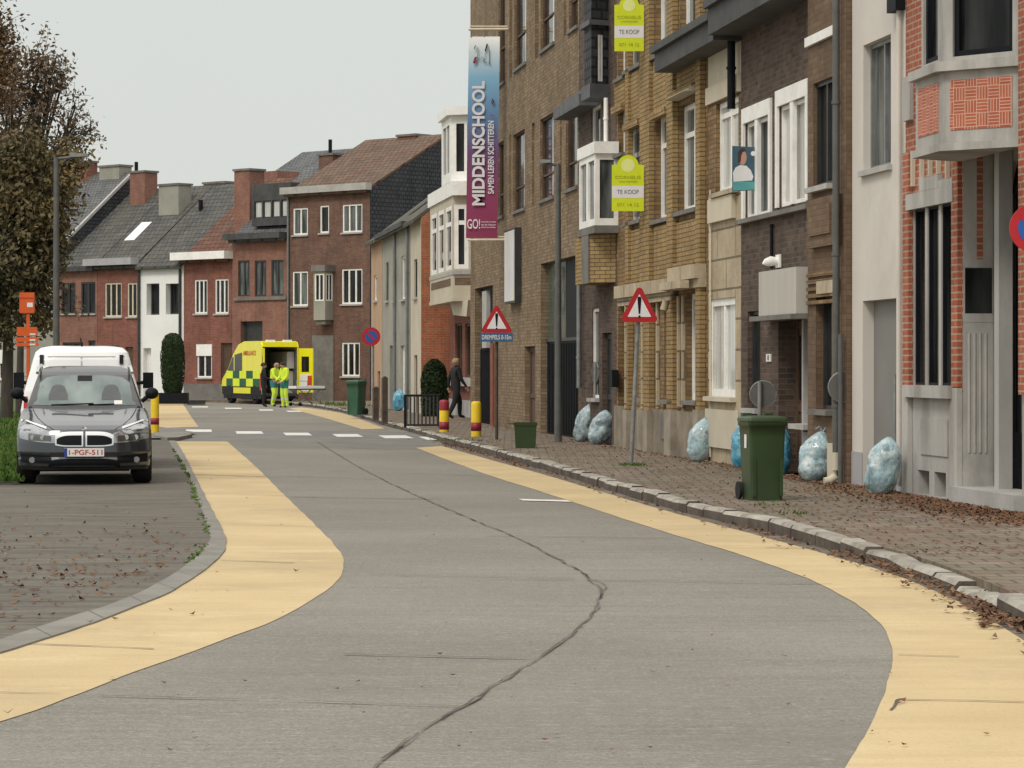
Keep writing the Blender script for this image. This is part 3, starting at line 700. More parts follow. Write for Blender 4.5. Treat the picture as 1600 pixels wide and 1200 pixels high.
def slab(t, name, q, z0, z1, grow, m, parent=None):
    c = sum(q, Vector()) / len(q); c = (q[0] + q[-1]) / 2; mb = MB()
    g = [p + (p - c).normalized() * grow for p in q]; g[0] = q[0] + (q[0] - q[-1]).normalized() * grow; g[-1] = q[-1] + (q[-1] - q[0]).normalized() * grow
    a_ = [p + Vector((0, 0, z1)) for p in g]; b_ = [p + Vector((0, 0, z0)) for p in g]
    mb.face(a_, [(p.x, p.y) for p in g]); mb.face(b_[::-1], [(p.x, p.y) for p in g])
    for i in range(len(g)):
        j = (i + 1) % len(g); l = (g[j] - g[i]).length; mb.face([b_[i], b_[j], a_[j], a_[i]], [(0, z0), (l, z0), (l, z1), (0, z1)])
    return t.part(name, mb, m, parent)
zz = lambda px, py: H + (YH - py) / ((px - 203) / 8.57)
z0, z1 = zz(930, 352), zz(930, 240)
bd, sg, q = bay(t, 'bay_window', RR, 905, 930, 966, .43, z0, z1, [(.04, .47, z0 + .08, z1 - .06), (.53, .96, z0 + .08, z1 - .06)], [(.08, .94, z0 + .08, z1 - .06)], 'white_paint', pane='glass_grey', fw=.05)
slab(t, 'cornice', q, z1 + .002, z1 + .22, .07, 'white_paint', bd); slab(t, 'bay_sill', q, z0 - .14, z0 - .002, .06, 'stone_dark', bd)
zs = zz(930, 440); bd, sg, q = bay(t, 'bay_base', RR, 899, 921, 962, .43, zs, z0 - .142, [], [], 'brick_ochre', pane=None)
mb = MB(); f, _ = sg[1]; ln = (q[2] - q[1]).length; mb.fbox(f, ln * .55, ln + .01, zs - .01, z0 - .15, .003, .03); t.part('corner_pier', mb, 'stone_dark', bd)
za, zb = zz(922, 128), zz(922, -120)
bd, sg, q = bay(t, 'slate_oriel', RR, 913, 924, 951, .36, za, zb, [], [(.38, .64, za + .05, zz(930, 45))], 'slate_side', fm='white_paint', pane='glass_dark')
slab(t, 'oriel_base', q, za - .26, za - .002, .07, 'slate_grey', bd); slab(t, 'oriel_band', q, zz(930, 30), zz(930, 22), .1, 'slate_grey', bd)
zc = zz(915, 156); mb = MB(); u = RR.U(905); mb.fbox(RR, RR.U(893), RR.U(935), zc, zc + .22, .004, .38); mb.fbox(RR, RR.U(900), RR.U(930), zc + .222, zc + .34, .004, .25); t.part('canopy', mb, 'slate_grey')
pipe(t, RR, RR.U(947, .08), zz(940, 225), zz(940, 140), 'white_paint', .045)

# --- yellow brick house
M('stone_plinth2', (.29, .25, .195), .9, .22, 2, dirt=(.13, .11, .085), dirtf=.7, bmp=.2)
t = T('yellow_brick_house', 'tall yellow brick house with brick pilasters carrying the two lime sale signs', 'house', base(RR, 1040))
a, b = RR.U(963.4), RR.U(1106); ops, ws = [], []
for x0, x1, y0, y1, k in ((966, 979, 40, 121, 0), (981, 1006, -60, 104, 1), (1024, 1053, -90, 80, 1), (1063, 1092, -120, 46, 1),
                       (966, 977, 170, 240, 0), (981, 1006, 197, 345, 1), (1024, 1049, 178, 342, 1), (1060, 1092, 160, 328, 1),
                       (1038, 1058, 470, 625, 2), (1072, 1096, 458, 626, 2), (1000, 1010, 480, 622, 2), (966, 984, 475, 690, 3)):
    r = RR.rect(x0, x1, y0, y1); ops.append((*r, .17)); ws.append((r, k))
mb = MB(); wall(mb, RR, a, b, 0, 13, ops, .17); shell(mb, RR, a, b, 0, 13, 9); t.part('wall', mb, 'brick_yellow')
for r, k in ws:
    if k == 3: door(t, RR, (r[0], r[1], .12, r[3]), .17, 'wood_brown')
    else: win(t, RR, r, .17, .085, 'white_paint', 'glass_grey' if k else 'glass_dark', nv=0 if k != 1 else 1, tr=.72 if k == 1 else None, sill='stone_dark', so_=.1)
for x0, x1 in ((985, 990), (1008, 1023), (1050.5, 1060), (1096, 1103)):
    mb = MB(); u0, u1 = RR.U(x0), RR.U(x1); mb.fbox(RR, u0, u1, RR.Z(x0, 640), 13, .003, .1); pl = t.part('pilaster', mb, 'brick_ochre')
    mb = MB(); mb.fbox(RR, u0 - .03, u1 + .03, 0, RR.Z(x0, 640) - .002, .003, .14); t.part('pilaster_base', mb, 'stone_plinth2', pl)
for x0, x1, y0, y1 in ((964, 980, 125, 165), (982, 1006, 112, 190), (1025, 1049, 90, 172), (1062, 1092, 60, 135), (982, 1006, 360, 440), (1026, 1049, 352, 438), (1062, 1094, 345, 410)):
    mb = MB(); r = RR.rect(x0, x1, y0, y1); mb.fbox(RR, *r, .003, .05); mb.fbox(RR, r[0], r[1], r[2] - .12, r[2] - .002, .003, .12); t.part('spandrel_panel', mb, 'brick_ochre')
for x0, x1, y in ((976, 1060, 448), (1061, 1104, 420)):
    mb = MB(); u0, u1 = RR.U(x0), RR.U(x1); z = RR.Z(x0, y); mb.fbox(RR, u0, u1, z - .22, z, .003, .2); mb.fbox(RR, u0, u1, z - .36, z - .222, .003, .13); t.part('cornice', mb, 'stone_bands')
mb = MB(); mb.fbox(RR, a, b, 0, RR.Z(1040, 640), .002, .05); M('stone_plinth', (.225, .19, .145), .9, .25, 2, dirt=(.11, .095, .075), dirtf=.7, bmp=.2); t.part('plinth', mb, 'stone_plinth')
for x in (987, 1013, 1030, 1063, 1070):
    mb = MB(); u = RR.U(x); mb.fbox(RR, u - .05, u + .05, RR.Z(x, 638), RR.Z(x, 462), .101 if x < 1024 or 1050 < x < 1061 else .003, .125 if x < 1024 else .05); t.part('stone_strip', mb, 'stone_bands')
mb = MB()
for x0, x1 in ((1048, 1060), (1040, 1046)): 
    r = RR.rect(x0, x1, 645, 685); mb.fbox(RR, *r, .051, .09)
t.part('cellar_frame', mb, 'stone_dark')
mb = MB(); r = RR.rect(1060, 1093, 136, 150); P = RR.P
for u in (r[0], r[1]): mb.face([P(u, r[3], .003), P(u, r[2], .25), P(u, r[2], .003)])
mb.face([P(r[0], r[3], .003), P(r[0], r[2], .25), P(r[1], r[2], .25), P(r[1], r[3], .003)]); mb.face([P(r[0], r[2], .003), P(r[1], r[2], .003), P(r[1], r[2], .25), P(r[0], r[2], .25)])
t.part('window_hood', mb, 'plaster_pale')
mb = MB(); mb.fbox(RR, RR.U(1061), RR.U(1096), RR.Z(1080, 452), RR.Z(1080, 440), .2, .34); mb.tube([RR.P(RR.U(1060), RR.Z(1060, 470), .2), RR.P(RR.U(1060), RR.Z(1060, 485), .25)], .06, 8); t.part('corbel', mb, 'stone_bands')
mb = MB(); mb.fbox(RR, RR.U(965), RR.U(968), RR.Z(966, 605), RR.Z(966, 578), .02, .14); t.part('letter_box', mb, 'black_paint')
pipe(t, RR, RR.U(1103, .1), .2, RR.Z(1103, 300), 'cream_paint', .014, .03)

# --- cream stone house
t = T('cream_house', 'narrow cream house of banded stone with white windows and curtains', 'house', base(RR, 1130))
a, b = RR.U(1106.4), RR.U(1158); ops = []
g1 = RR.rect(1109, 1149, 466, 620); u1_ = RR.rect(1119, 1154, 155, 298)
mb = MB(); zt = RR.Z(1130, 78); wall(mb, RR, a, b, 0, RR.Z(1130, 302), [(*g1, .10)]); shell(mb, RR, a, b, 0, zt, 8); t.part('wall', mb, 'stone_bands')
mb = MB(); wall(mb, RR, a, b, RR.Z(1130, 302) + .001, RR.Z(1130, 155), [(*u1_, .13)]); t.part('upper_wall', mb, 'brick_yellow')
mb = MB(); wall(mb, RR, a, b, RR.Z(1130, 155) + .001, zt, []); mb.fbox(RR, a + .02, b - .02, RR.Z(1130, 155), RR.Z(1130, 128), .003, .05); t.part('upper_panel', mb, 'plaster_cream')
win(t, RR, u1_, .13, .08, 'white_paint', 'glass_curtain', nv=1, tr=.85, sill='stone_bands'); win(t, RR, g1, .10, .11, 'white_paint', 'glass_curtain', nv=1, sill='plaster_pale')
mb = MB(); r = RR.rect(1112, 1150, 308, 345); mb.fbox(RR, *r, .003, .07); t.part('spandrel_panel', mb, 'plaster_cream')
mb = MB(); mb.fbox(RR, a, b, RR.Z(1130, 700), RR.Z(1130, 640), .003, .05); t.part('plinth', mb, 'plaster_pale')
mb = MB(); u0, u1 = RR.U(1062), RR.U(1158); mb.fbox(RR, u0, u1, zt, zt + .3, -.2, .42); mb.fbox(RR, u0, u1, zt + .302, zt + .42, -.1, .5); t.part('cornice', mb, 'cornice_dark')
mb = MB(); mb.fbox(RR, RR.U(1106), RR.U(1160), zt + .42, zt + 2.6, -3, -.3); t.part('dormer', mb, 'slate_side')
pipe(t, RR, RR.U(1155), RR.Z(1155, 170), zt, 'black_paint', .06, .12)

# --- dark brown house
t = T('dark_brown_house', 'dark brown brick house with white framed windows and a grey canopy box over its door', 'house', base(RR, 1215))
a, b = RR.U(1158.4), RR.U(1270); zt = RR.Z(1214, 26)
wA, wB, gw, dr_ = RR.rect(1165, 1204, 186, 338), RR.rect(1218, 1262, 158, 319), RR.rect(1168, 1188, 486, 638), RR.rect(1216, 1268, 498, 770)
mb = MB(); wall(mb, RR, a, b, 0, zt, [(*wA, .1), (*wB, .1), (*gw, .14), (dr_[0], dr_[1], .12, dr_[3], .3)]); shell(mb, RR, a, b, 0, zt, 8); t.part('wall', mb, 'brick_dark')
for w in (wA, wB):
    win(t, RR, w, .1, .06, 'white_paint', 'glass_curtain' if w is wB else 'glass_grey', nv=1)
    mb = MB(); e_ = .12
    mb.fbox(RR, w[0] - e_, w[1] + e_, w[3] - .001, w[3] + .22, .003, .04)
    for u0, u1 in ((w[0] - e_, w[0]), (w[1], w[1] + e_)): mb.fbox(RR, u0, u1, w[2], w[3] - .002, .003, .04)
    um = (w[0] + w[1]) / 2; mb.fbox(RR, um - .09, um + .09, w[2], w[3] - .002, -.03, .03); t.part('window_surround', mb, 'white_paint')
mb = MB(); mb.fbox(RR, a, b, RR.Z(1165, 350), RR.Z(1165, 343), .003, .1); t.part('string_course', mb, 'stone_dark')
win(t, RR, gw, .14, .05, 'dark_metal', 'glass_dark', sill='stone_grey')
mb = MB(); mb.fbox(RR, dr_[0] - .25, dr_[1] + .05, RR.Z(1240, 492) , RR.Z(1240, 421), .004, .22); cb = t.part('canopy_box', mb, 'panel_grey')
mb = MB(); mb.fbox(RR, dr_[0] - .5, dr_[1] + .06, RR.Z(1240, 500), RR.Z(1240, 492) - .003, .004, .3); t.part('canopy_slab', mb, 'stone_dark', cb)
c_, d_ = .12, dr_[3]; w_ = dr_[1] - dr_[0]
dd = door(t, RR, (dr_[0], dr_[0] + w_ * .5, c_, d_), .3, 'wood_brown', glass='glass_dark')
win(t, RR, (dr_[0] + w_ * .55, dr_[1] - .12, RR.Z(1250, 662), d_), .24, .06, 'dark_metal', 'glass_dark', sill='stone_grey')
mb = MB(); mb.fbox(RR, dr_[0] + w_ * .55, dr_[1], c_, RR.Z(1250, 664) - .1, -.3, -.1); t.part('parapet', mb, 'stone_grey')
mb = MB(); mb.fbox(RR, dr_[0] + w_ * .5, dr_[0] + w_ * .55, c_, d_, -.32, -.1); mb.fbox(RR, dr_[1] - .12, dr_[1], c_ + 1, d_, -.3, .02); t.part('door_post', mb, 'stone_grey')
mb = MB(); mb.fbox(RR, a, dr_[0], 0, RR.Z(1180, 700), .003, .04); t.part('plinth', mb, 'stone_dark')
mb = MB(); r = RR.rect(1199, 1206, 553, 565); mb.fbox(RR, r[0], r[1], r[2], r[3], .003, .02); hn = t.part('house_number', mb, 'white_paint')
t.part('digits', textmb('18', RR.P((r[0] + r[1]) / 2, (r[2] + r[3]) / 2, .02), RR.d, (0, 0, 1), .075, lift=.004), 'black_paint', hn)
mb = MB(); mb.fbox(RR, RR.U(1158.5), b, zt, zt + .38, -.2, .5); mb.fbox(RR, RR.U(1158.5), b, zt + .382, zt + .5, -.1, .58); t.part('cornice', mb, 'cornice_dark')
pipe(t, RR, RR.U(1210), RR.Z(1210, 420), RR.Z(1210, 350), 'black_paint', .025, .04)
# --- brown house with white lintel
t = T('brown_brick_house', 'slim brown brick house with a white lintel strip beside the long grey downpipe', 'house', base(RR, 1300))
a, b = RR.U(1270.4), RR.U(1331); wA, gw = RR.rect(1279, 1310, 125, 290), RR.rect(1283, 1308, 460, 640)
fb = Fr(8.93); 
mb = MB(); wall(mb, fb, a, b, 0, 13, [(*wA, .12), (*gw, .17)]); shell(mb, fb, a, b, 0, 13, 8); t.part('wall', mb, 'brick_brown')
win(t, fb, wA, .12, .05, 'dark_metal', 'glass_dark', nv=1, sill='stone_grey'); win(t, fb, gw, .17, .05, 'dark_metal', 'glass_dark', sill='stone_dark')
mb = MB(); z = fb.Z(1295, 52); mb.fbox(fb, a + .02, RR.U(1318), z - .06, z + .06, .003, .05); t.part('lintel', mb, 'white_paint')
mb = MB(); r = fb.rect(1271, 1316, 308, 385); mb.fbox(fb, *r, .003, .09); mb.fbox(fb, r[0] + .2, r[1] - .2, r[2] + .15, r[3] - .1, .091, .12); t.part('spandrel_panel', mb, 'brick_brown')
mb = MB()
for k in range(5): mb.fbox(fb, a + .05, RR.U(1320), fb.Z(1295, 430) - k * .09, fb.Z(1295, 430) - k * .09 + .05, .003, .035)
t.part('brick_band', mb, 'brick_yellow')
mb = MB(); r = fb.rect(1284, 1310, 438, 458); mb.fbox(fb, r[0] - .1, r[1] + .1, r[2], r[3], .003, .05); t.part('window_lintel', mb, 'stone_bands')
pipe(t, fb, RR.U(1326), .50, 13, 'lamp_paint', .045, .09)
mb = MB(); u = RR.U(1326); mb.tube([fb.P(u, .30, .09), fb.P(u, .22, .1), fb.P(u, .165, .17), fb.P(u, .155, .24)], .055, 10); mb.tube([fb.P(u, .52, .09), fb.P(u, .29, .09)], .048, 10); t.part('pipe_shoe', mb, 'plaster_pale')
mb = MB(); mb.fbox(fb, RR.U(1308), RR.U(1318), .12, .62, .003, .06); t.part('plinth', mb, 'plaster_pale')

# --- white rendered house
t = T('white_rendered_house', 'plain off white rendered house with one tall window above a grey door', 'house', base(RR, 1374))
a, b = RR.U(1331.5), RR.U(1415); wA, dr_ = RR.rect(1349, 1392, 62, 262), RR.rect(1348, 1402, 468, 770)
mb = MB(); wall(mb, RR, a, b, 0, 12, [(*wA, .16), (dr_[0], dr_[1], .12, dr_[3], .16)], .16); shell(mb, RR, a, b, 0, 12, 8); t.part('wall', mb, 'plaster_white')
win(t, RR, wA, .16, .05, 'grey_metal', 'glass_grey', nv=1, sill='stone_grey', so_=.06)
M('door_grey', (.20, .195, .18), .5, .06, 2); M('plinth_grey', (.36, .355, .36), .8, .08, 2)
dd = door(t, RR, (dr_[0], dr_[1], .12, dr_[3]), .16, 'door_grey', panels=False, handle=False)
mb = MB(); u = dr_[1] - .35; mb.tube([RR.P(u, RR.Z(1396, 690), -.07), RR.P(u, RR.Z(1396, 585), -.07)], .02, 8)
for y in (680, 595): mb.tube([RR.P(u, RR.Z(1396, y), -.14), RR.P(u, RR.Z(1396, y), -.07)], .012, 6)
t.part('handle', mb, 'grey_metal', dd)
mb = MB(); mb.fbox(RR, a, dr_[0] - .002, 0, RR.Z(1340, 706), .002, .012); t.part('plinth', mb, 'plinth_grey'); mb = MB(); mb.fbox(RR, dr_[1] + .002, b, 0, RR.Z(1340, 706), .002, .012); t.part('plinth', mb, 'plinth_grey')
mb = MB(); mb.fbox(RR, RR.U(1401), RR.U(1415), RR.Z(1408, 18), RR.Z(1408, -60), .003, .12); t.part('gutter_box', mb, 'black_paint')
mb = MB(); u = RR.U(1411); mb.tube([RR.P(u, .2, .05), RR.P(u, RR.Z(1411, 10), .05)], .03, 8); t.part('downpipe', mb, 'plaster_white')

# --- red brick and concrete house with the bay
t = T('bay_window_house', 'red brick and grey concrete house with a large projecting bay window above its porch', 'house', base(RR, 1500))
a, b = RR.U(1415.4), RR.U(1700); tw, po = RR.rect(1427, 1491, 322, 602), RR.rect(1505, 1597, 225, 775)
ops = [(tw[0], tw[1], tw[2], tw[3], .085), (po[0], po[1], .14, po[3], .34)]
cell = [RR.rect(1434, 1452, 735, 790), RR.rect(1460, 1478, 738, 790)]
for c in cell: ops.append((c[0], c[1], .14, c[3], .2))
zp = RR.Z(1460, 612)
mb = MB(); wall(mb, RR, a, b, 0, zp, [o for o in ops if o[2] < zp and o is not ops[0]], .2); shell(mb, RR, a, b, 0, 12.5, 9); t.part('lower_wall', mb, 'concrete_wall')
mb = MB(); wall(mb, RR, a, b, zp + .001, 12.5, [ops[0], (po[0], po[1], zp, po[3], .34)], .2, rmi=1); t.part('brick_wall', mb, ['brick_red', 'concrete_wall'])
mb = MB()
for c in cell: mb.fbox(RR, c[0], c[1], .12, c[3], -.24, -.19)
t.part('cellar_opening', mb, 'black_paint')
w3 = (tw[1] - tw[0]) / 3
for k in range(3):
    win(t, RR, (tw[0] + w3 * k + .04, tw[0] + w3 * (k + 1) - .04, tw[2], tw[3]), .085, .03, 'black_paint', 'glass_dark')
mb = MB()
for k in range(1, 3): mb.fbox(RR, tw[0] + w3 * k - .05, tw[0] + w3 * k + .05, tw[2], tw[3] - .002, -.08, .002)
wf = t.part('window_mullion', mb, 'concrete_wall')
mb = MB(); mb.fbox(RR, tw[0] - .12, tw[1] + .12, tw[3], tw[3] + .18, .003, .06); mb.fbox(RR, tw[0] + w3 * .8, tw[1] - w3 * .8, tw[3] + .182, tw[3] + .33, .003, .06); mb.fbox(RR, tw[0] + w3 * .8, tw[1] + .1, tw[3] + .182, tw[3] + .26, .003, .055); t.part('lintel', mb, 'concrete_wall')
mb = MB(); mb.fbox(RR, tw[0] - .1, tw[1] + .1, tw[2] - .14, tw[2] - .002, -.07, .10); t.part('sill', mb, 'concrete_wall')
for k, x in enumerate((1430, 1444, 1457, 1470, 1484, 1494)): mb = MB(); mb.fbox(RR, RR.U(x) - .02, RR.U(x) + .02, tw[3] + (.34 if k in (2, 3) else .27), RR.Z(x, 236), .003, .05); t.part('brick_rib', mb, 'plaster_pale')
for x0, x1 in ((1416.5, 1426), (1493, 1503)):
    mb = MB(); mb.fbox(RR, RR.U(x0), RR.U(x1), zp + .06, RR.Z(x0, 240), .003, .05); t.part('pilaster', mb, 'brick_red')
mb = MB(); mb.fbox(RR, RR.U(1417), RR.U(1426), 0.1, zp + .05, .003, .06); t.part('plinth', mb, 'concrete_wall'); mb = MB(); mb.fbox(RR, RR.U(1492), RR.U(1503.5), .1, zp + .05, .003, .06); t.part('plinth', mb, 'concrete_wall')
mb = MB(); u0, u1 = RR.U(1443), RR.U(1478); mb.fbox(RR, u0 - .1, u1 + .1, .6, zp - .3, .002, .015); t.part('apron_panel', mb, 'concrete_wall')
# porch: far jamb with grille and fluted panel, column, arched grille door
uj = po[0]
jam = Frame(RR.P(uj + .003, 0, -.34), RR.n)            # plane of the far jamb, facing the camera
jz = lambda y: RR.Z(1527, y)
mb = MB(); mb.fbox(jam, 0, .34, .14, jz(742), 0, .03); mb.fbox(jam, 0, .34, jz(502), jz(490), 0, .05); mb.fbox(jam, 0, .34, jz(415), jz(404), 0, .05); mb.fbox(jam, .0, .03, jz(738), jz(506), 0, .03); mb.fbox(jam, .31, .34, jz(738), jz(506), 0, .03); jm = t.part('porch_jamb', mb, 'concrete_wall')
mb = MB()
for k in range(4): 
    u = .085 + k * .062; mb.tube([jam.P(u, jz(710), .012), jam.P(u, jz(520), .012)], .02, 8)
t.part('fluted_panel', mb, 'concrete_wall', jm)
mb = MB(); mb.fbox(jam, .02, .32, jz(488), jz(416), .0, .012); t.part('porch_window', mb, 'glass_dark', jm)
mb = MB()
for k in range(5): mb.tube([jam.P(.05 + k * .06, jz(488), .02), jam.P(.05 + k * .06, jz(417), .02)], .006, 6)
for c in range(2): mb.tube([jam.P(.22 + .07 * math.cos(x * .5), jz(470 - 34 * c) + .07 * math.sin(x * .5), .024) for x in range(14)], .006, 6, cap=False)
t.part('iron_grille', mb, 'black_paint', jm)
mb = MB(); mb.fbox(jam, .12, .19, jz(402), po[3], 0, .02); t.part('brick_pier', mb, 'brick_red', jm)
pb = Fr(9.34)                                          # back plane of the porch
mb = MB(); u0, u1 = po[0], po[1]
du0, du1 = pb.U(1571), pb.U(1597) ; zsp = pb.Z(1585, 330)
mb.fbox(pb, u0, du0, .14, po[3], -.06, -.001); t.part('porch_back', mb, 'concrete_wall')
mb = MB(); cu = RR.U(1568, -.20); mb.fbox(RR, cu - .26, cu - .1, .14, po[3], -.33, -.18); t.part('porch_column', mb, 'concrete_wall')
du1 = po[1] + .0; rr_ = (du1 - du0) / 2; cu = (du0 + du1) / 2; zsp = pb.Z(1585, 345)
pts = [(du0, po[3] + .2), (du0, zsp)] + [(cu - rr_ * math.cos(math.pi * k / 14), zsp + rr_ * 1.1 * math.sin(math.pi * k / 14)) for k in range(15)] + [(du1, zsp), (du1, po[3] + .2)]
mb = MB()
for k in range(2, 16): mb.prism(pb, [(pts[k][0], po[3] + .2), (pts[k][0], pts[k][1]), (pts[k + 1][0], pts[k + 1][1]), (pts[k + 1][0], po[3] + .2)][::-1], -.06, -.001)
t.part('door_arch', mb, 'concrete_wall')
mb = MB(); mb.fbox(pb, du0, du1, .3, po[3], -.12, -.07); gd = t.part('door', mb, 'black_paint')
mb = MB()
for k in range(6): u = du0 + (du1 - du0) * (k + .5) / 6; mb.tube([pb.P(u, .9, -.05), pb.P(u, zsp + .3, -.05)], .012, 6)
for k in range(5):
    zc = 1.2 + k * .42; mb.tube([pb.P(cu + .16 * math.cos(x * .45), zc + .16 * math.sin(x * .45), -.04) for x in range(15)], .011, 6, cap=False)
t.part('grille', mb, 'dark_metal', gd)
mb = MB(); mb.fbox(RR, po[0] - .1, po[1] + .1, .121, .30, -.4, .12); t.part('door_step', mb, 'stone_grey')
# the bay above
zz = lambda py: H + (YH - py) / 150.0
z0, z1 = zz(228), zz(118)
bd, sg, q = bay(t, 'bay_window', RR, 1431, 1473, 1597, .62, z0, z1, [], [], 'concrete_wall', pane=None, cant=.4)
for k in (1, 2):
    f, _ = sg[k]; ln = (q[k + 1] - q[k]).length; mb = MB(); lo, hi = (.10, .86) if k == 1 else (.10, .88)
    mb.fbox(f, ln * lo, ln * hi, z0 + .13, z1 - .09, -.02, .008); t.part('brick_panel', mb, 'basket_weave' if False else 'brick_basket', bd)
slab(t, 'bay_floor', q, z0 - .08, z0 - .002, .05, 'concrete_wall', bd)
slab(t, 'bay_sill', q, z1 + .002, z1 + .10, .10, 'concrete_wall', bd)
z2, z3 = z1 + .102, z1 + 2.6
bd, sg, q = bay(t, 'bay_glazing', RR, 1440, 1474, 1597, .58, z2, z3, [(.08, .76, z2 + .06, z3 - .2)], [(.12, .88, z2 + .06, z3 - .2)], 'concrete_wall', 'black_paint', 'glass_dark', cant=.4, fw=.06, rv=.1)
slab(t, 'cornice', q, z3 + .002, z3 + .2, .12, 'concrete_wall', bd)
mb = MB(); r = RR.rect(1416.5, 1428, 120, 175); mb.fbox(RR, r[0], r[1], r[2] - .1, r[3], .003, .05); t.part('corbel', mb, 'concrete_wall')
mb = MB(); mb.fbox(RR, RR.U(1600), RR.U(1640), zp, 12, .003, .06); t.part('pilaster', mb, 'brick_red')

# --- cream house with stacked bays, left of the school
KK = Fr(9.85); uK = lambda s, fr=KK: (fr.p.y - F / s) / -fr.d.y
sY = lambda py, s: H + (YH - py) / s
t = T('cream_bay_house', 'cream house with a two storey white bay above a reddish ground floor', 'house', (*KK.P(uK(55), 0, -2).to_2d(), 0))
a, b = uK(50.7), uK(59.2); zt = sY(300, 54)
gws = [(uK(51.6), uK(52.7), sY(590, 52), sY(505, 52)), (uK(53.2), uK(54.2), sY(590, 54), sY(505, 54))]
mb = MB(); wall(mb, KK, a, b, 0, zt, [(*g, .12) for g in gws]); shell(mb, KK, a, b, 0, zt, 8, ridge=zt + 2.6); t.part('wall', mb, 'brick_far_red')
for g in gws: win(t, KK, g, .12, .07, 'wood_brown', 'glass_dark', nv=1, sill='stone_grey')
mb = MB(); mb.fbox(KK, a, b, 0, sY(625, 53), .003, .07); t.part('plinth', mb, 'stone_grey')
mb = MB(); mb.fbox(KK, a, b, sY(603, 53), sY(590, 53), .003, .14); t.part('string_course', mb, 'stone_grey')
z0, z1 = sY(465, 55.5), sY(306, 55.5); w0, w1_ = sY(420, 55.5), sY(320, 55.5)
bd, sg, q = bay(t, 'bay_window', KK, 672, 708, 751, .75, z0, z1, [(.06, .3, w0, w1_), (.38, .62, w0, w1_), (.7, .94, w0, w1_)], [(.04, .56, w0, w1_), (.62, .96, w0, w1_)], 'plaster_pale', tr=.72, fw=.12)
for k in (1, 2):
    f, _ = sg[k]; ln = (q[k + 1] - q[k]).length; mb = MB(); mb.fbox(f, ln * .06, ln * .9, z0 + .35, w0 - .25, -.02, .008); t.part('brick_panel', mb, 'brick_brown', bd)
slab(t, 'bay_band', q, w0 - .16, w0 - .05, .07, 'stone_grey', bd); slab(t, 'bay_floor', q, z0 - .1, z0 - .002, .08, 'plaster_pale', bd)
slab(t, 'cornice', q, z1 + .002, z1 + .4, .22, 'white_paint', bd)
zb = z1 + .41; zc = sY(180, 55.5)
bd, sg, q = bay(t, 'upper_bay', KK, 690, 704, 751, .80, zb, zc, [(.1, .9, zb + .2, zc - .15)], [(.1, .9, zb + .2, zc - .15)], 'white_paint', nv=1, fw=.08)
slab(t, 'cornice', q, zc + .002, zc + .24, .2, 'white_paint', bd)
mb = MB(); f, _ = sg[2]; mb.prism(KK, [(uK(53.5), z0 - .1), (uK(56.5), z0 - .1), (uK(56.2), z0 - .55), (uK(54), z0 - .45)], .003, .5); t.part('corbel', mb, 'plaster_pale')
t.part('roof', gable_roof(KK, a, b, zt, 8, zt + 2.6, .1), 'roof_moss')
# --- grey row before it
def simple(name, label, px0, px1, wm, ops, ztop, D=8, ridge=None, roof='roof_moss', fr=RR, over=.25, extra=None, cat='house'):
    a, b = fr.U(px0), fr.U(px1); q = fr.P((a + b) / 2, 0, -2); t = T(name, label, cat, (q.x, q.y, 0))
    rs = []
    for o in ops:
        kind, x0, x1, y0, y1, rv, fm, pane, nv = (list(o) + [0] * 9)[:9]; r = list(fr.rect(x0, x1, y0, y1))
        if kind == 'd': r[2] = .1
        rs.append((kind, r, rv, fm, pane, nv))
    mb = MB(); wall(mb, fr, a, b, 0, ztop, [(*r, rv) for _, r, rv, *_x in rs]); shell(mb, fr, a, b, 0, ztop, D, ridge); t.part('wall', mb, wm)
    for k, r, rv, fm, pane, nv in rs:
        if k == 'd': door(t, fr, r, rv, fm, glass=pane or None)
        else: win(t, fr, r, rv, .07, fm, pane or 'glass_dark', nv=nv, sill='stone_grey' if k == 'w' else None, so_=.08)
    rf = None
    if ridge: rf = t.part('roof', gable_roof(fr, a + .01, b - .01, ztop, D, ridge, over), roof)
    return t, a, b, rf
ez = RR.Z(620, 359)
t, a, b, rf = simple('beige_house', 'narrow beige plastered house where the street bends, behind the far parking sign', 580, 597, 'plaster_beige', [('w', 584, 589, 430, 470, .12, 'white_paint', 'glass_dark'), ('d', 590, 594, 580, 640, .12, 'wood_brown')], ez, 8, ez + 3)
t, a, b, rf = simple('grey_plaster_house', 'grey plastered house with mossy roof between the beige and the pale house', 597.5, 641, 'plaster_grey',
    [('w', 603, 607, 410, 470, .12, 'dark_metal', 'glass_dark'), ('w', 614, 619, 405, 470, .12, 'dark_metal', 'glass_dark'), ('w', 627, 633, 400, 468, .12, 'white_paint', 'glass_grey'), ('d', 609, 613.5, 540, 650, .14, 'dark_metal'), ('d', 626, 632, 540, 650, .14, 'white_paint')], ez, 8, ez + 3)
mb = MB(); mb.fbox(RR, a, b, ez - .1, ez + .06, .003, .3); t.part('gutter', mb, 'cornice_dark')
pipe(t, RR, RR.U(620), .2, ez - .1, 'zinc'); pipe(t, RR, RR.U(640), .2, ez - .1, 'zinc')
mb = MB(); k_ = .75; o_ = -1.2
P = RR.P; u0, u1 = RR.U(610), RR.U(618); zr = lambda o: ez + 3 * (-o) / 4 + .16
mb.face([P(u0, zr(-.6), -.6), P(u1, zr(-.6), -.6), P(u1, zr(-1.5), -1.5), P(u0, zr(-1.5), -1.5)]); t.part('skylight', mb, 'glass_grey', rf)
t, a, b, rf = simple('pale_house', 'slim pale cream house with an orange brick side wall above the round hedge', 641.5, 658, 'plaster_pale', [('w', 647, 652, 405, 465, .12, 'dark_metal', 'glass_dark'), ('d', 647, 652, 555, 655, .12, 'wood_brown')], ez, 8, ez + 3)
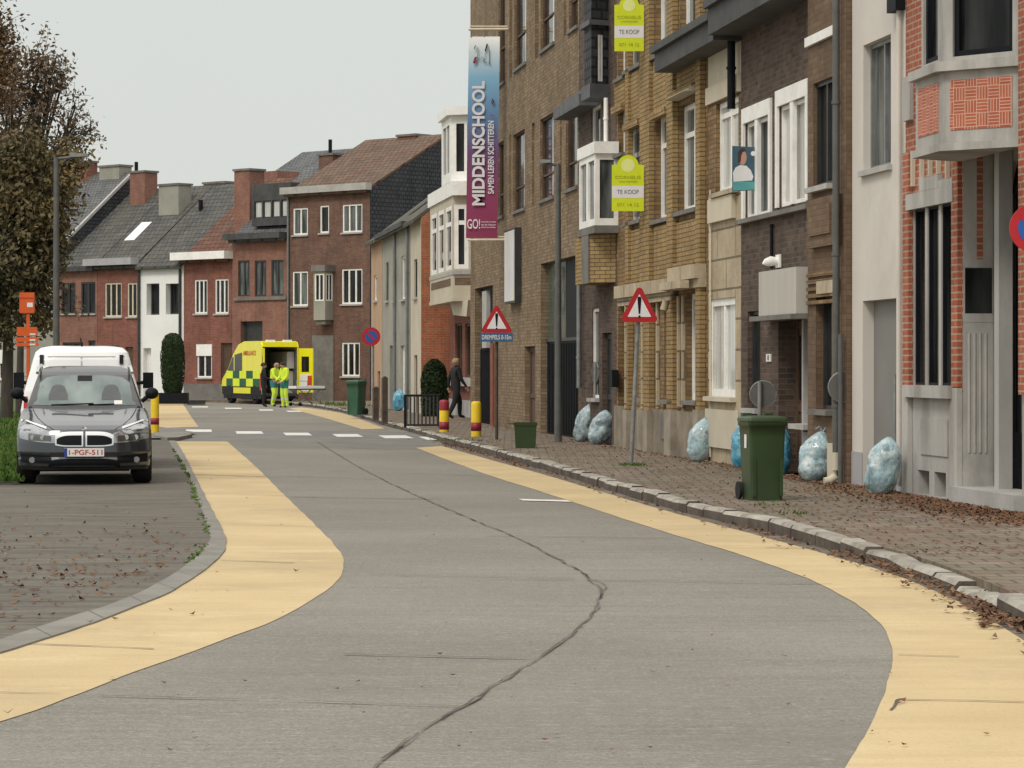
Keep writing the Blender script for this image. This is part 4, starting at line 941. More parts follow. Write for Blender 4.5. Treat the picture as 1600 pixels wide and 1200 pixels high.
mb = MB(); u = b - .002; q_ = [(-8, 0), (0, 0), (0, ez), (-4, ez + 3), (-8, ez)]
mb.face([P(u + .02, z, o) for o, z in q_][::-1], [(o, z) for o, z in q_][::-1]); mb.face([P(u, z, o) for o, z in q_], q_)
for i in range(5):
    (o0, z0), (o1, z1) = q_[i], q_[(i + 1) % 5]; mb.face([P(u, z0, o0), P(u, z1, o1), P(u + .02, z1, o1), P(u + .02, z0, o0)])
t.part('side_wall', mb, 'brick_orange')

# ================================================================ far row closing the street
fz = lambda px, py, o=0: FAR.Z(px, py, o)
t, a, b, rf = simple('brown_gable_house', 'tall brown brick house with three floors and a dark slate gable side', 449.5, 578, 'brick_far_brown',
    [('w', 458, 481, 325, 367, .1, 'white_paint', 'glass_grey', 1), ('w', 500, 514, 321, 364, .1, 'white_paint', 'glass_dark'), ('w', 535, 566, 319, 363, .1, 'white_paint', 'glass_grey', 2),
     ('w', 457, 481, 424, 478, .1, 'white_paint', 'glass_grey', 1), ('w', 534, 566, 420, 475, .1, 'white_paint', 'glass_dark', 2), ('w', 534, 562, 535, 588, .1, 'white_paint', 'glass_dark', 2), ('d', 498, 518, 530, 626, .15, 'plinth_grey')], fz(515, 300), 9.6, 11.7, 'roof_tile', FAR)
mb = MB(); z = fz(510, 300); mb.fbox(FAR, a - .15, b + .1, z - .02, z + .28, .003, .35); t.part('gutter', mb, 'stone_grey')
u = b - .003; q_ = [(-9.6, 0), (0.0, 0), (0, z), (-4.8, 11.7), (-9.6, z)]; P = FAR.P; mb = MB()
mb.face([P(u + .03, zz_, o) for o, zz_ in q_][::-1], [(o, zz_) for o, zz_ in q_][::-1]); mb.face([P(u, zz_, o) for o, zz_ in q_])
for i in range(5):
    (o0, z0_), (o1, z1_) = q_[i], q_[(i + 1) % 5]; mb.face([P(u, z0_, o0), P(u, z1_, o1), P(u + .03, z1_, o1), P(u + .03, z0_, o0)])
t.part('slate_gable', mb, 'slate_side')
bd, sg, q = bay(t, 'bay_window', FAR, 490, 508, 521, .55, fz(504, 500, .5), fz(504, 424, .5), [(.12, .88, fz(504, 470, .5), fz(504, 428, .5))], [(.1, .9, fz(504, 470, .5), fz(504, 428, .5))], 'plaster_grey', nv=1, fw=.05)
slab(t, 'bay_floor', q, fz(504, 507, .5), fz(504, 500, .5) - .002, -.1, 'stone_dark', bd); slab(t, 'bay_roof', q, fz(504, 424, .5) + .002, fz(504, 414, .5), .12, 'stone_dark', bd)
pipe(t, FAR, FAR.U(452), .2, z - .02, 'zinc'); mb = MB(); mb.fbox(FAR, FAR.U(489), FAR.U(522), .1, fz(505, 524), .003, .05); t.part('door_surround', mb, 'stone_dark')
mb = MB(); mb.fbox(FAR, FAR.U(498), FAR.U(518), .11, fz(508, 531), .004, .06)
chimney(t, FAR, (FAR.U(621, -4.6), FAR.U(649, -4.6), 11.0, fz(635, 213, -4.6)), -5.5, -4.6, 'brick_far_red', rf)
chimney(t, FAR, (FAR.U(498, -3.9), FAR.U(520, -3.9), 9.6, fz(508, 243, -3.9)), -4.6, -3.9, 'brick_far_brown', rf)
mb = MB(); u0 = FAR.U(516, -4.2); mb.tube([FAR.P(u0, fz(516, 242, -4.2), -4.2), FAR.P(u0, fz(516, 218, -4.2), -4.2)], .085, 8); t.part('flue', mb, 'black_paint', rf)
t, a, b, rf = simple('dormer_house', 'rose brick house with a boxy black dormer and garage door behind the ambulance', 362.5, 449, 'brick_far_rose',
    [('v', 372, 390, 407, 463, .1, 'dark_metal', 'glass_grey', 1), ('v', 398, 416, 407, 463, .1, 'dark_metal', 'glass_grey', 1), ('v', 424, 443, 406, 462, .1, 'dark_metal', 'glass_grey', 1), ('d', 376, 410, 502, 626, .25, 'dark_metal')], fz(405, 372), 9.2, 10.6, 'roof_blue', FAR)
z = fz(405, 372); mb = MB(); mb.fbox(FAR, a - .1, b, z - .05, z + .22, .003, .5); t.part('gutter', mb, 'cornice_dark')
mb = MB(); mb.fbox(FAR, FAR.U(367), b, fz(405, 469), fz(405, 464), .003, .1); t.part('string_course', mb, 'stone_dark')
z0, z1 = fz(417, 352), fz(417, 286); u0, u1 = FAR.U(387), b - .05; mb = MB(); f = Frame(FAR.P(0, 0, -.25), FAR.d)
ops = [(u0 + (u1 - u0) * k, u0 + (u1 - u0) * (k + .2), z0 + .35, z1 - .75, .1) for k in (.06, .29, .52, .75)]
wall(mb, f, u0, u1, z0, z1, ops, .1); shell(mb, f, u0, u1, z0, z1, 4); dm = t.part('dormer', mb, 'cornice_dark')
for o in ops: win(t, f, o, .1, .05, 'dark_metal', 'glass_curtain', parent=dm, name='window_frame')
chimney(t, FAR, (FAR.U(366, -1.0), FAR.U(390, -1.0), 7.3, fz(378, 267, -1)), -1.9, -1.0, 'brick_far_rose', rf)
t, a, b, rf = simple('white_gutter_house', 'red brick house with white gutter box and brown tiled roof beside the white house', 287.5, 362, 'brick_far_red',
    [('w', 304, 324, 437, 490, .1, 'white_paint', 'glass_dark', 2), ('w', 336, 357, 436, 490, .1, 'white_paint', 'glass_dark', 2), ('w', 308, 331, 538, 590, .1, 'white_paint', 'glass_dark', 1), ('d', 345, 364, 536, 626, .14, 'wood_brown')], fz(325, 404), 9.2, 10.2, 'roof_rust', FAR)
z = fz(325, 404); mb = MB(); mb.fbox(FAR, a - .35, b + .1, z - .05, z + .3, .003, .55); t.part('gutter', mb, 'white_paint')
r = FAR.rect(307, 332, 538, 556); mb = MB(); mb.fbox(FAR, r[0] + .02, r[1] - .02, r[2], r[3], -.05, .03); t.part('roller_shutter', mb, 'white_paint')
mb = MB(); mb.fbox(FAR, a, b, 0, fz(320, 600), .003, .03); t.part('plinth', mb, 'stone_dark')
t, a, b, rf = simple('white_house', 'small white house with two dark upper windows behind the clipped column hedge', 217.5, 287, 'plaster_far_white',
    [('v', 229, 249, 443, 492, .35, 'dark_metal', 'glass_dark'), ('v', 259, 280, 443, 491, .35, 'dark_metal', 'glass_dark'), ('d', 224, 236, 544, 626, .3, 'white_paint')], fz(250, 414), 9.2, 10.1, 'roof_slate', FAR)
pipe(t, FAR, FAR.U(219), .2, fz(219, 420), 'dark_metal', .06); pipe(t, FAR, FAR.U(283), .2, fz(283, 420), 'dark_metal', .06)
mb = MB(); k = (10.1 - fz(250, 414)) / 4.6; zr = lambda o: fz(250, 414) - k * o + .15
u0 = FAR.U(313, -3.0); mb.fbox(FAR, u0 - .07, u0 + .07, zr(-3.0), zr(-3.0) + .5, -3.1, -2.95); t.part('flue', mb, 'black_paint', rf)
mb = MB(); u0, u1 = FAR.U(318) - .2, FAR.U(318) + 1.0; chimney(t, FAR, (FAR.U(318, -4.6), FAR.U(351, -4.6), 9.6, fz(335, 287, -4.6)), -5.3, -4.6, 'plaster_grey', rf)
t, a, b, rf = simple('cream_window_house', 'red brick house with cream window frames and a pale gutter box', 152.5, 217, 'brick_far_red',
    [('w', 164, 190, 442, 495, .1, 'cream_paint', 'glass_dark', 2), ('w', 199, 214, 442, 495, .1, 'cream_paint', 'glass_dark', 1), ('d', 196, 208, 542, 626, .12, 'wood_brown'), ('w', 162, 186, 540, 590, .1, 'dark_metal', 'glass_dark')], fz(180, 414), 9.2, 10.1, 'roof_slate', FAR)
z = fz(180, 414); mb = MB(); mb.fbox(FAR, a - .5, b + .0, z - .02, z + .3, .003, .5); t.part('gutter', mb, 'plinth_grey')
k = (10.1 - z) / 4.6; zr = lambda o: z - k * o + .16
mb = MB(); u0 = FAR.U(160); mb.face([FAR.P(u0, zr(-1.3), -1.3), FAR.P(u0 + .75, zr(-1.3), -1.3), FAR.P(u0 + .75, zr(-2.4), -2.4), FAR.P(u0, zr(-2.4), -2.4)]); t.part('skylight', mb, 'plaster_far_white', rf)
chimney(t, FAR, (FAR.U(248, -2.8), FAR.U(279, -2.8), 7.6, fz(264, 290, -2.8)), -3.6, -2.8, 'plaster_grey', rf)
t, a, b, rf = simple('dark_window_house', 'red brick house with two dark upper windows next to the tall lamp post', 92, 152, 'brick_far_rose',
    [('w', 96, 118, 442, 490, .1, 'dark_metal', 'glass_dark', 1), ('w', 127, 149, 441, 490, .1, 'dark_metal', 'glass_dark', 1), ('v', 98, 130, 535, 590, .12, 'dark_metal', 'glass_dark', 1), ('d', 138, 149, 532, 626, .12, 'dark_metal')], fz(120, 416), 9.2, 10.1, 'roof_slate', FAR)
z = fz(120, 416); mb = MB(); mb.fbox(FAR, a, b, z - .25, z - .02, .003, .3); t.part('gutter', mb, 'cornice_dark')
t, a, b, rf = simple('blue_roof_house', 'grey house with a shuttered white window and higher slate roof behind the autumn trees', -70, 91.5, 'plaster_grey',
    [('w', -2, 19, 548, 593, .1, 'white_paint', 'glass_dark', 2), ('w', 70, 82, 428, 478, .1, 'white_paint', 'glass_curtain', 1), ('w', 14, 34, 428, 478, .1, 'white_paint', 'glass_dark', 1), ('d', 30, 44, 540, 620, .12, 'stone_grey')], fz(60, 392), 9.2, 11.0, 'roof_blue', FAR)
r = FAR.rect(-3, 20, 547, 568); mb = MB(); mb.fbox(FAR, r[0], r[1], r[2], r[3], -.05, .05); t.part('roller_shutter', mb, 'plaster_far_white')
z = fz(60, 392); mb = MB(); q_ = [(-9.2, 5), (0, 5), (0, z), (-4.6, 11.0), (-9.2, z)]; u = b - .003
mb.face([FAR.P(u + .03, zz_, o) for o, zz_ in q_][::-1], [(o, zz_) for o, zz_ in q_][::-1])
for i in range(5):
    (o0, z0_), (o1, z1_) = q_[i], q_[(i + 1) % 5]; mb.face([FAR.P(u, z0_, o0), FAR.P(u, z1_, o1), FAR.P(u + .03, z1_, o1), FAR.P(u + .03, z0_, o0)])
t.part('slate_gable', mb, 'slate_side')
mb = MB(); z = fz(60, 392); k = (11.0 - z) / 4.6
q = [FAR.P(b - .12, z - k * o + .16, o) for o in (.25, -4.6)] + [FAR.P(b + .05, z - k * o + .16, o) for o in (-4.6, .25)]
mb.face(q); mb.face([q[3], q[2], q[2] - Vector((0, 0, .16)), q[3] - Vector((0, 0, .16))]); t.part('verge_board', mb, 'stone_grey', rf)
chimney(t, FAR, (FAR.U(155, -4.2), FAR.U(186, -4.2), 10.2, fz(170, 261, -4.2)), -5.0, -4.2, 'plaster_grey', rf)
chimney(t, FAR, (FAR.U(203, -3.6), FAR.U(226, -3.6), 8.6, fz(214, 270, -3.6)), -4.4, -3.6, 'brick_far_rose', rf)
mb = MB(); mb.tube([FAR.P(FAR.U(213, -4), fz(213, 268, -4), -4), FAR.P(FAR.U(213, -4), fz(213, 253, -4), -4)], .09, 8); t.part('flue', mb, 'black_paint', rf)
chimney(t, FAR, (FAR.U(120, -4.2), FAR.U(135, -4.2), 10.2, fz(128, 254, -4.2)), -4.9, -4.2, 'brick_far_red', rf)
# house behind the row
fB = Frame(FAR.P(0, 0, -12), FAR.d); a, b = fB.U(383), fB.U(470); q = fB.P((a + b) / 2, 0, -3)
t = T('slate_roof_house', 'house behind the row showing only its slate roof and a brick wing', 'house', (q.x, q.y, 0))
z = fB.Z(430, 300); zr = 12.6; mb = MB(); wall(mb, fB, a, b, 0, z, []); shell(mb, fB, a, b, 0, z, 8, zr); t.part('wall', mb, 'brick_far_brown'); rf = t.part('roof', gable_roof(fB, a, b, z, 8, zr, .2), 'roof_blue')
mb = MB(); mb.fbox(fB, fB.U(415), fB.U(470), z - 1, fB.Z(440, 268, 1), .1, 1.6); t.part('wing', mb, 'brick_far_rose')
# far pavement in front of the row
mb = MB(); ua, ub = FAR.U(-80), FAR.U(590)
strip(mb, [FAR.P(ua, 0, .6), FAR.P(ub, 0, .6)], [FAR.P(ua, 0, -.5), FAR.P(ub, 0, -.5)], .10); strip(mb, [FAR.P(ua, 0, 2.0), FAR.P(ub, 0, 2.0)], [FAR.P(ua, 0, .6), FAR.P(ub, 0, .6)], .10)
for x, y in ((ua, ub),): mb.fbox(FAR, ua, ub, .0, .1, 2.0, 2.1)
solo('pavement', mb, 'pavement_tiles', kind='structure')

# ================================================================ vehicles
def cub(tab, x):
    """smooth interpolation of the table rows"""
    n = len(tab)
    if x <= tab[0][0]: return tab[0][1:]
    for i in range(n - 1):
        if x <= tab[i + 1][0]:
            t_ = (x - tab[i][0]) / (tab[i + 1][0] - tab[i][0]); return [a + (b - a) * t_ for a, b in zip(tab[i][1:], tab[i + 1][1:])]
    return tab[-1][1:]
class Body:
    """lofted vehicle shell; rows: height, front y, half width, corner depth, rear y"""
    def __init__(s, tab, p=3.2): s.tab, s.p = tab, p
    def front(s, x, z):
        yf, w, c, yr = cub(s.tab, z); return yf + c * min(1, abs(x) / w) ** s.p
    def build(s, nz_=34, cap=True):
        z0, z1 = s.tab[0][0], s.tab[-1][0]; zs = sorted({z0 + (z1 - z0) * i / nz_ for i in range(nz_ + 1)} | {r[0] for r in s.tab}); rows = []
        fr_ = [0, .15, .3, .45, .6, .72, .82, .9, .96, 1]
        for z in zs:
            yf, w, c, yr = cub(s.tab, z); ya = yf + c; yb = yr - .35
            half = [(w * f, yf + c * f ** s.p) for f in fr_] + [(w, ya + (yb - ya) * k / 6) for k in range(1, 7)] + [(w * .97, yr - .15), (w * .85, yr - .04), (w * .5, yr), (0, yr)]
            rows.append([Vector((-x, y, z)) for x, y in half[::-1]] + [Vector((x, y, z)) for x, y in half[1:]])
        mb = MB(); mb.grid([r[::-1] for r in rows])
        if cap: mb.face(rows[-1]); mb.face(rows[0][::-1])
        return mb
    def patch(s, xs, lo, hi, eps=.012, n=4, mb=None, flip=False):
        """piece that follows the nose between two curves lo(x), hi(x)"""
        mb = mb or MB(); rows = []
        for k in range(n + 1):
            r = []
            for i, x in enumerate(xs):
                z = lo[i] + (hi[i] - lo[i]) * k / n; r.append(Vector((x, s.front(x, z) - eps, z)))
            rows.append(r)
        mb.grid(rows if not flip else [r[::-1] for r in rows])
        # rim so that the piece has thickness
        ring = rows[0] + [r[-1] for r in rows[1:]] + rows[-1][-2::-1] + [r[0] for r in rows[-2:0:-1]]
        for i in range(len(ring)):
            a, b = ring[i], ring[(i + 1) % len(ring)]; d = Vector((0, eps + .01, 0)); mb.face([b, a, a + d, b + d])
        return mb
def lin(a, b, n): return [a + (b - a) * i / (n - 1) for i in range(n)]
def wheel(t, x, y, r, w, hub='grey_metal'):
    mb = MB(); a = [(r * .62, -w / 2), (r * .93, -w / 2), (r, -w * .32), (r, w * .32), (r * .93, w / 2), (r * .62, w / 2)]
    n = 28; vs = [Vector((x + o, y + q * math.cos(2 * math.pi * k / n), r + q * math.sin(2 * math.pi * k / n))) for q, o in a for k in range(n)]
    fs = [(i * n + k, i * n + (k + 1) % n, (i + 1) * n + (k + 1) % n, (i + 1) * n + k) for i in range(len(a) - 1) for k in range(n)]
    mb.raw(vs, fs); ty = t.part('wheel', mb, 'rubber', local=True)
    mb = MB(); sx = 1 if x > 0 else -1
    for k in range(5):
        a0 = 2 * math.pi * k / 5; q = []
        for da, q_ in ((-.28, .15), (.28, .15), (.2, .62), (-.2, .62)): q.append(Vector((x + sx * w * .46, y + r * q_ * math.cos(a0 + da), r + r * q_ * math.sin(a0 + da))))
        mb.face(q if sx < 0 else q[::-1])
    mb.raw([Vector((x - sx * .02, y + r * .63 * math.cos(2 * math.pi * k / n), r + r * .63 * math.sin(2 * math.pi * k / n))) for k in range(n)], [tuple(range(n))], smooth=False)
    t.part('rim', mb, hub, ty, local=True)
M('car_grey', (.050, .055, .065), .28, .03, 2, metal=.6, spec=.6, coat=1.0)
M('chrome', (.75, .75, .74), .18, .02, 4, metal=1)
M('lamp_clear', (.32, .34, .35), .12, .15, 9, metal=.6, spec=.7, coat=1)
M('lamp_core', (.04, .042, .045), .15, .4, 14, spec=.8, coat=1)
M('plate_white', (.72, .70, .68), .4, .03, 8); M('plate_red', (.45, .02, .02), .5, .1, 8); M('plate_blue', (.02, .05, .25), .5, .1, 8)
GLASS('windscreen', (.12, .155, .15), (.24, .285, .27), 1.5, (1, 1, 1), .04)
M('seat_dark', (.05, .055, .055), .3, .2, 4)
B1 = Body([(.20, .16, .84, .30, 4.25), (.25, .05, .87, .42, 4.3), (.34, .03, .88, .42, 4.33), (.37, .055, .885, .42, 4.33), (.44, .03, .89, .42, 4.34), (.56, .04, .895, .44, 4.34), (.66, .055, .895, .46, 4.33), (.735, .09, .89, .50, 4.32),
           (.79, .20, .885, .56, 4.3), (.85, .40, .875, .58, 4.28), (.91, .66, .865, .52, 4.25), (.96, .88, .85, .42, 4.22), (1.005, 1.08, .82, .26, 4.2)])
t = T('parked_car', 'dark grey family car parked nose on beside the lawn, number plate in front', 'car', (-5.68, 37.4, .015), R(8.4))
B2 = Body([(1.0, 1.06, .80, .26, 4.2), (1.12, 1.22, .755, .26, 4.15), (1.3, 1.52, .695, .25, 4.05), (1.46, 1.84, .648, .22, 3.9), (1.51, 1.98, .63, .22, 3.8), (1.55, 2.15, .59, .22, 3.7), (1.58, 2.4, .50, .2, 3.4), (1.59, 2.7, .3, .2, 3.2)], 3.0)
t.part('body', B1.build(40), 'car_grey', local=True); M('car_roof', (.012, .013, .015), .32, .03, 2, spec=.5, coat=.35); t.part('cabin', B2.build(30), 'car_roof', local=True)
mb = MB(); mb.box((-.60, .5, .17), (.60, 4.1, .21)); t.part('underbody', mb, 'rubber', local=True)
xs = lin(-.70, .70, 17); ws_ = t.part('windscreen', B2.patch(xs, [1.05 + .0 * abs(x) for x in xs], [1.462 - .06 * (abs(x) / .6) ** 4 if abs(x) < .6 else 1.05 + (1.40 - 1.05) * max(0, (.70 - abs(x)) / .1) for x in xs], .006, 6), 'windscreen', local=True)
for x in (-.36, .36):                                  # headrests seen through the screen
    mb = MB(); xx = lin(x - .13, x + .13, 7); mb = B2.patch(xx, [1.12] * 7, [1.33 - .14 * ((q - x) / .13) ** 4 for q in xx], .009, 4); t.part('seat_shape', mb, 'seat_dark', ws_, local=True)
mb = B2.patch(lin(-.10, .10, 5), [1.38] * 5, [1.455] * 5, .012, 2); t.part('mirror_mount', mb, 'black_paint', ws_, local=True)
mb = B2.patch(lin(.40, .51, 4), [1.065] * 4, [1.115] * 4, .011, 2); t.part('sticker', mb, 'plate_white', ws_, local=True)
for sg_ in (-1, 1):
    xs = lin(.36, .86, 12); f_ = lambda x: (x - .36) / .5
    lo = [.56 + .06 * f_(x) ** 2 for x in xs]; hi = [.675 + .18 * f_(x) ** .9 - (.10 * max(0, f_(x) - .8) / .2) for x in xs]
    P_ = lambda m, e_, xx, l_, h_: (B1.patch([sg_ * x for x in xx], l_, h_, e_, 4, flip=sg_ < 0), m)
    mb, m_ = P_('lamp_clear', .012, xs, lo, hi); hl = t.part('headlight', mb, m_, local=True)
    xx = lin(.44, .74, 8); mb, m_ = P_('lamp_core', .018, xx, [.585 + .03 * (x - .44) for x in xx], [.655 + .12 * (x - .44) for x in xx]); t.part('lamp_core', mb, m_, hl, local=True)
    for cx_ in (.55, .68):
        mb = MB(); c = Vector((sg_ * cx_, B1.front(sg_ * cx_, .635) - .022, .635)); mb.raw([c + Vector((.035 * math.cos(k * .524), 0, .035 * math.sin(k * .524))) for k in range(12)][::-1], [tuple(range(12))]); t.part('reflector', mb, 'chrome', hl, local=True)
    xs = lin(.50, .85, 9); mb, m_ = P_('sign_white_lamp', .02, xs, [.70 + .17 * ((x - .36) / .5) for x in xs], [.735 + .15 * ((x - .36) / .5) - (.05 * max(0, (x - .80)) / .05) for x in xs]); t.part('light_strip', mb, 'plate_white', hl, local=True)
    # kidney grille
    xs = lin(.015, .385, 10); g_ = lambda x: ((x - .015) / .37)
    lo = [.515 + .02 * g_(x) ** 6 for x in xs]; hi = [.715 - .05 * g_(x) ** 5 for x in xs]
    mb, m_ = P_('chrome', .016, xs, lo, hi); gr = t.part('grille', mb, m_, local=True)
    xs = lin(.035, .365, 10); lo = [.532 + .02 * ((x - .035) / .33) ** 6 for x in xs]; hi = [.665 - .05 * ((x - .035) / .33) ** 5 for x in xs]
    mb, m_ = P_('black_paint', .022, xs, lo, hi); t.part('grille_slats', mb, m_, gr, local=True)
    xs = lin(.44, .84, 8); mb, m_ = P_('black_paint', .008, xs, [.29 + .03 * (x - .44) for x in xs], [.375 + .1 * (x - .44) for x in xs]); fl = t.part('air_intake', mb, m_, local=True)
    mb = MB(); c = Vector((sg_ * .69, B1.front(.69, .335) - .03, .335)); mb.raw([c + Vector((.04 * math.cos(k * .524), 0, .04 * math.sin(k * .524))) for k in range(12)][::-1], [tuple(range(12))]); t.part('fog_light', mb, 'lamp_clear', fl, local=True)
    xs = lin(.46, .86, 8); mb, m_ = P_('car_grey', .022, xs, [.395 + .1 * (x - .44) for x in xs], [.42 + .1 * (x - .44) for x in xs]); t.part('bumper_crease', mb, m_, local=True)
    mb = MB(); mb.tube([(sg_ * .78, 1.35, 1.10), (sg_ * .86, 1.33, 1.17)], .03, 8)
    c = Vector((sg_ * .915, 1.33, 1.21)); vs, fs = [], []
    for i in range(7):
        for k in range(12):
            a_, b_ = math.pi * (i + .0) / 6, 2 * math.pi * k / 12; vs.append(c + Vector((.095 * math.sin(a_) * math.cos(b_), -.075 * math.cos(a_) , .082 * math.sin(a_) * math.sin(b_))))
    for i in range(6):
        for k in range(12): fs.append((i * 12 + k, i * 12 + (k + 1) % 12, (i + 1) * 12 + (k + 1) % 12, (i + 1) * 12 + k))
    mb.raw(vs, fs); t.part('wing_mirror', mb, 'black_paint', local=True)
    mb = MB(); mb.tube([(sg_ * .655, 1.95, 1.49), (sg_ * .64, 2.2, 1.565), (sg_ * .62, 2.8, 1.60), (sg_ * .62, 3.4, 1.57), (sg_ * .64, 3.65, 1.52)], .022, 8); t.part('roof_rail', mb, 'chrome', local=True)
    q = []
    for y, z in ((1.75, 1.08), (3.85, 1.08), (3.6, 1.40), (2.15, 1.42)):
        w = cub(B2.tab, z)[1]; q.append(Vector((sg_ * (w + .004), y, z)))
    mb = MB(); mb.face(q if sg_ > 0 else q[::-1]); t.part('side_window', mb, 'glass_dark', local=True)
    for y in (.86, 3.52):
        wheel(t, sg_ * .775, y, .33, .25)
        mb = MB(); vs = [Vector((sg_ * .893, y + .39 * math.cos(k * math.pi / 12), .33 + .39 * math.sin(k * math.pi / 12))) for k in range(13)]
        mb.face(vs if sg_ > 0 else vs[::-1]); t.part('wheel_arch', mb, 'rubber', local=True)
xs = lin(-.47, .47, 12); t.part('lower_grille', B1.patch(xs, [.235] * 12, [.355 - .05 * (abs(x) / .47) ** 6 for x in xs], .01, 3), 'black_paint', local=True)
xs = lin(-.82, .82, 14); t.part('front_lip', B1.patch(xs, [.21] * 14, [.235 + .02 * (abs(x) / .8) ** 4 for x in xs], .02, 2), 'dark_metal', local=True)
mb = MB(); y0 = B1.front(.26, .44) - .05; mb.box((-.265, y0, .385), (.26, y0 + .02, .495)); pl = t.part('number_plate', mb, 'plate_white', local=True)
mb = MB(); mb.box((-.265, y0 - .003, .387), (-.225, y0 - .0005, .493)); t.part('plate_band', mb, 'plate_blue', pl, local=True)
t.part('plate_text', textmb('1-PGF-511', (.018, y0, .44), (1, 0, 0), (0, 0, 1), .068, .44, lift=.003), 'plate_red', pl, local=True)
mb = MB(); c = Vector((0, B1.front(0, .745) - .018, .745))
for k in range(12):
    a0, a1 = k * math.pi / 6, (k + 1) * math.pi / 6; r_ = .036
    mb.face([c, c + Vector((r_ * math.cos(a0), 0, r_ * math.sin(a0))), c + Vector((r_ * math.cos(a1), 0, r_ * math.sin(a1)))], mi=(k // 3) % 2)
t.part('round_emblem', mb, ['plate_white', 'lamp_clear'], local=True)
mb = MB(); mb.tube([(-.45, 1.05, 1.055), (.0, .99, 1.07), (.12, .99, 1.075)], .012, 6); mb.tube([(.05, 1.0, 1.055), (.4, 1.06, 1.065)], .012, 6); t.part('wiper', mb, 'black_paint', local=True)
for sg_ in (-1, 1):                                     # bonnet shut lines
    pts = [(x, z) for x, z in ((.40, .735), (.52, .80), (.62, .88), (.68, .96), (.70, 1.0))]; mb = MB(); mb.tube([(sg_ * x, B1.front(x, z) - .001, z) for x, z in pts], .006, 5); t.part('bonnet_seam', mb, 'black_paint', local=True)
# white van behind it, its blank rear doors towards us
B3 = Body([(.28, .06, .82, .06, 4.3), (.40, 0, .90, .07, 4.4), (.9, .0, .925, .08, 4.4), (1.2, .03, .87, .10, 4.3), (1.5, .10, .79, .13, 3.6), (1.68, .15, .745, .16, 3.3), (1.80, .22, .71, .2, 3.1), (1.87, .36, .63, .25, 3.0), (1.90, .6, .48, .25, 2.8)], 6)
M('van_white', (.76, .77, .77), .3, .03, 3, coat=.6, dirt=(.5, .5, .48), dirtf=.2)
t = T('parked_van', 'white van parked directly behind the dark grey car', 'van', (-6.62, 43.3, .015), R(8.0))
t.part('body', B3.build(44), 'van_white', local=True)
xs = lin(-.66, .66, 9); t.part('door_top_seam', B3.patch(xs, [1.725] * 9, [1.74] * 9, .006, 1), 'plinth_grey', local=True)
t.part('door_seam', B3.patch([-.012, .012], [.5] * 2, [1.72] * 2, .006, 12), 'plinth_grey', local=True)
for sg_ in (-1, 1):
    t.part('hinge', B3.patch([sg_ * .58, sg_ * .64] if sg_ > 0 else [-.64, -.58], [1.62] * 2, [1.76] * 2, .03, 2), 'black_paint', local=True)
    xs = [sg_ * x for x in lin(.82, .88, 3)]; t.part('tail_light', B3.patch(sorted(xs), [.75] * 3, [1.12] * 3, .012, 4), 'amb_red' if 'amb_red' in MATS else 'plate_red', local=True)
    mb = MB(); mb.tube([(sg_ * .84, 3.0, 1.30), (sg_ * 1.0, 3.02, 1.32)], .03, 8); mb.box((sg_ * 1.05 - .085, 2.98, 1.22), (sg_ * 1.05 + .085, 3.08, 1.48)); t.part('wing_mirror', mb, 'black_paint', local=True)
    q = []
    for y, z in ((.25, 1.15), (2.9, 1.15), (2.6, 1.58), (.3, 1.58)): q.append(Vector((sg_ * (cub(B3.tab, z)[1] + .004), y, z)))
    mb = MB(); mb.face(q if sg_ > 0 else q[::-1]); t.part('side_window', mb, 'glass_dark', local=True)
    for y in (.75, 3.5): wheel(t, sg_ * .81, y, .33, .2)
mb = B3.patch(lin(-.88, .88, 7), [.36] * 7, [.52] * 7, .03, 2); t.part('bumper', mb, 'black_paint', local=True)
mb = MB(); mb.tube([(0, .5, 1.88), (-.02, .6, 2.02)], .012, 6); t.part('aerial', mb, 'black_paint', local=True)

# --- ambulance: open at the back, heading away to the left
M('amb_yellow', (.82, .76, .01), .35, .04, 2, coat=.5); M('amb_green', (.004, .085, .035), .4, .06, 2); M('amb_lime', (.72, .86, .01), .35, .05, 3)
M('amb_red', (.55, .06, .02), .4, .1, 3); M('amb_inside', (.10, .10, .10), .6, .2, 2); M('amb_white', (.75, .75, .74), .4, .03, 3)
AP = G(409, 632); AL, AW, AH = 5.4, 1.62, 2.65
ad = Vector((-.44, 1, 0)).normalized()                  # heading
t = T('ambulance', 'yellow ambulance with green checks, rear doors open, in front of the dormer house', 'ambulance', (AP.x, AP.y, .0), math.atan2(-ad.x, ad.y))
# local: x across (0..AW), y forwards (0..AL)
side = [(0, .42), (0, 2.45), (.12, 2.6), (.4, AH), (2.3, AH), (3.1, 2.52), (3.8, 2.12), (4.6, 1.42), (5.2, 1.12), (AL, .95), (AL, .42)]
X0 = Frame((0, 0), (0, 1))                             # u=y, n=+x
mb = MB()
fs_ = Frame((AW, 0), (0, 1))                           # plane x = AW
mb.prism(Frame((0, 0), (0, 1)), [(y, z) for y, z in side], 0.0, .05); mb.prism(Frame((0, 0), (0, 1)), [(y, z) for y, z in side], AW - .05, AW)
for i in range(1, len(side) - 1):
    (a0, z0), (a1, z1) = side[i], side[i + 1]
    mb.face([Vector((.05, a0, z0)), Vector((AW - .05, a0, z0)), Vector((AW - .05, a1, z1)), Vector((.05, a1, z1))])
mb.box((.05, .0, 2.40), (AW - .05, .12, 2.6)); bd = t.part('body', mb, 'amb_yellow', local=True)
mb = MB(); mb.box((.051, .02, .36), (AW - .051, AL - .05, .46)); mb.box((.051, 2.6, .46), (AW - .051, 2.66, 2.34)); mb.box((.052, .05, .47), (.09, 2.6, 2.3)); mb.box((AW - .09, .05, .47), (AW - .052, 2.6, 2.3)); t.part('interior', mb, 'amb_inside', local=True)
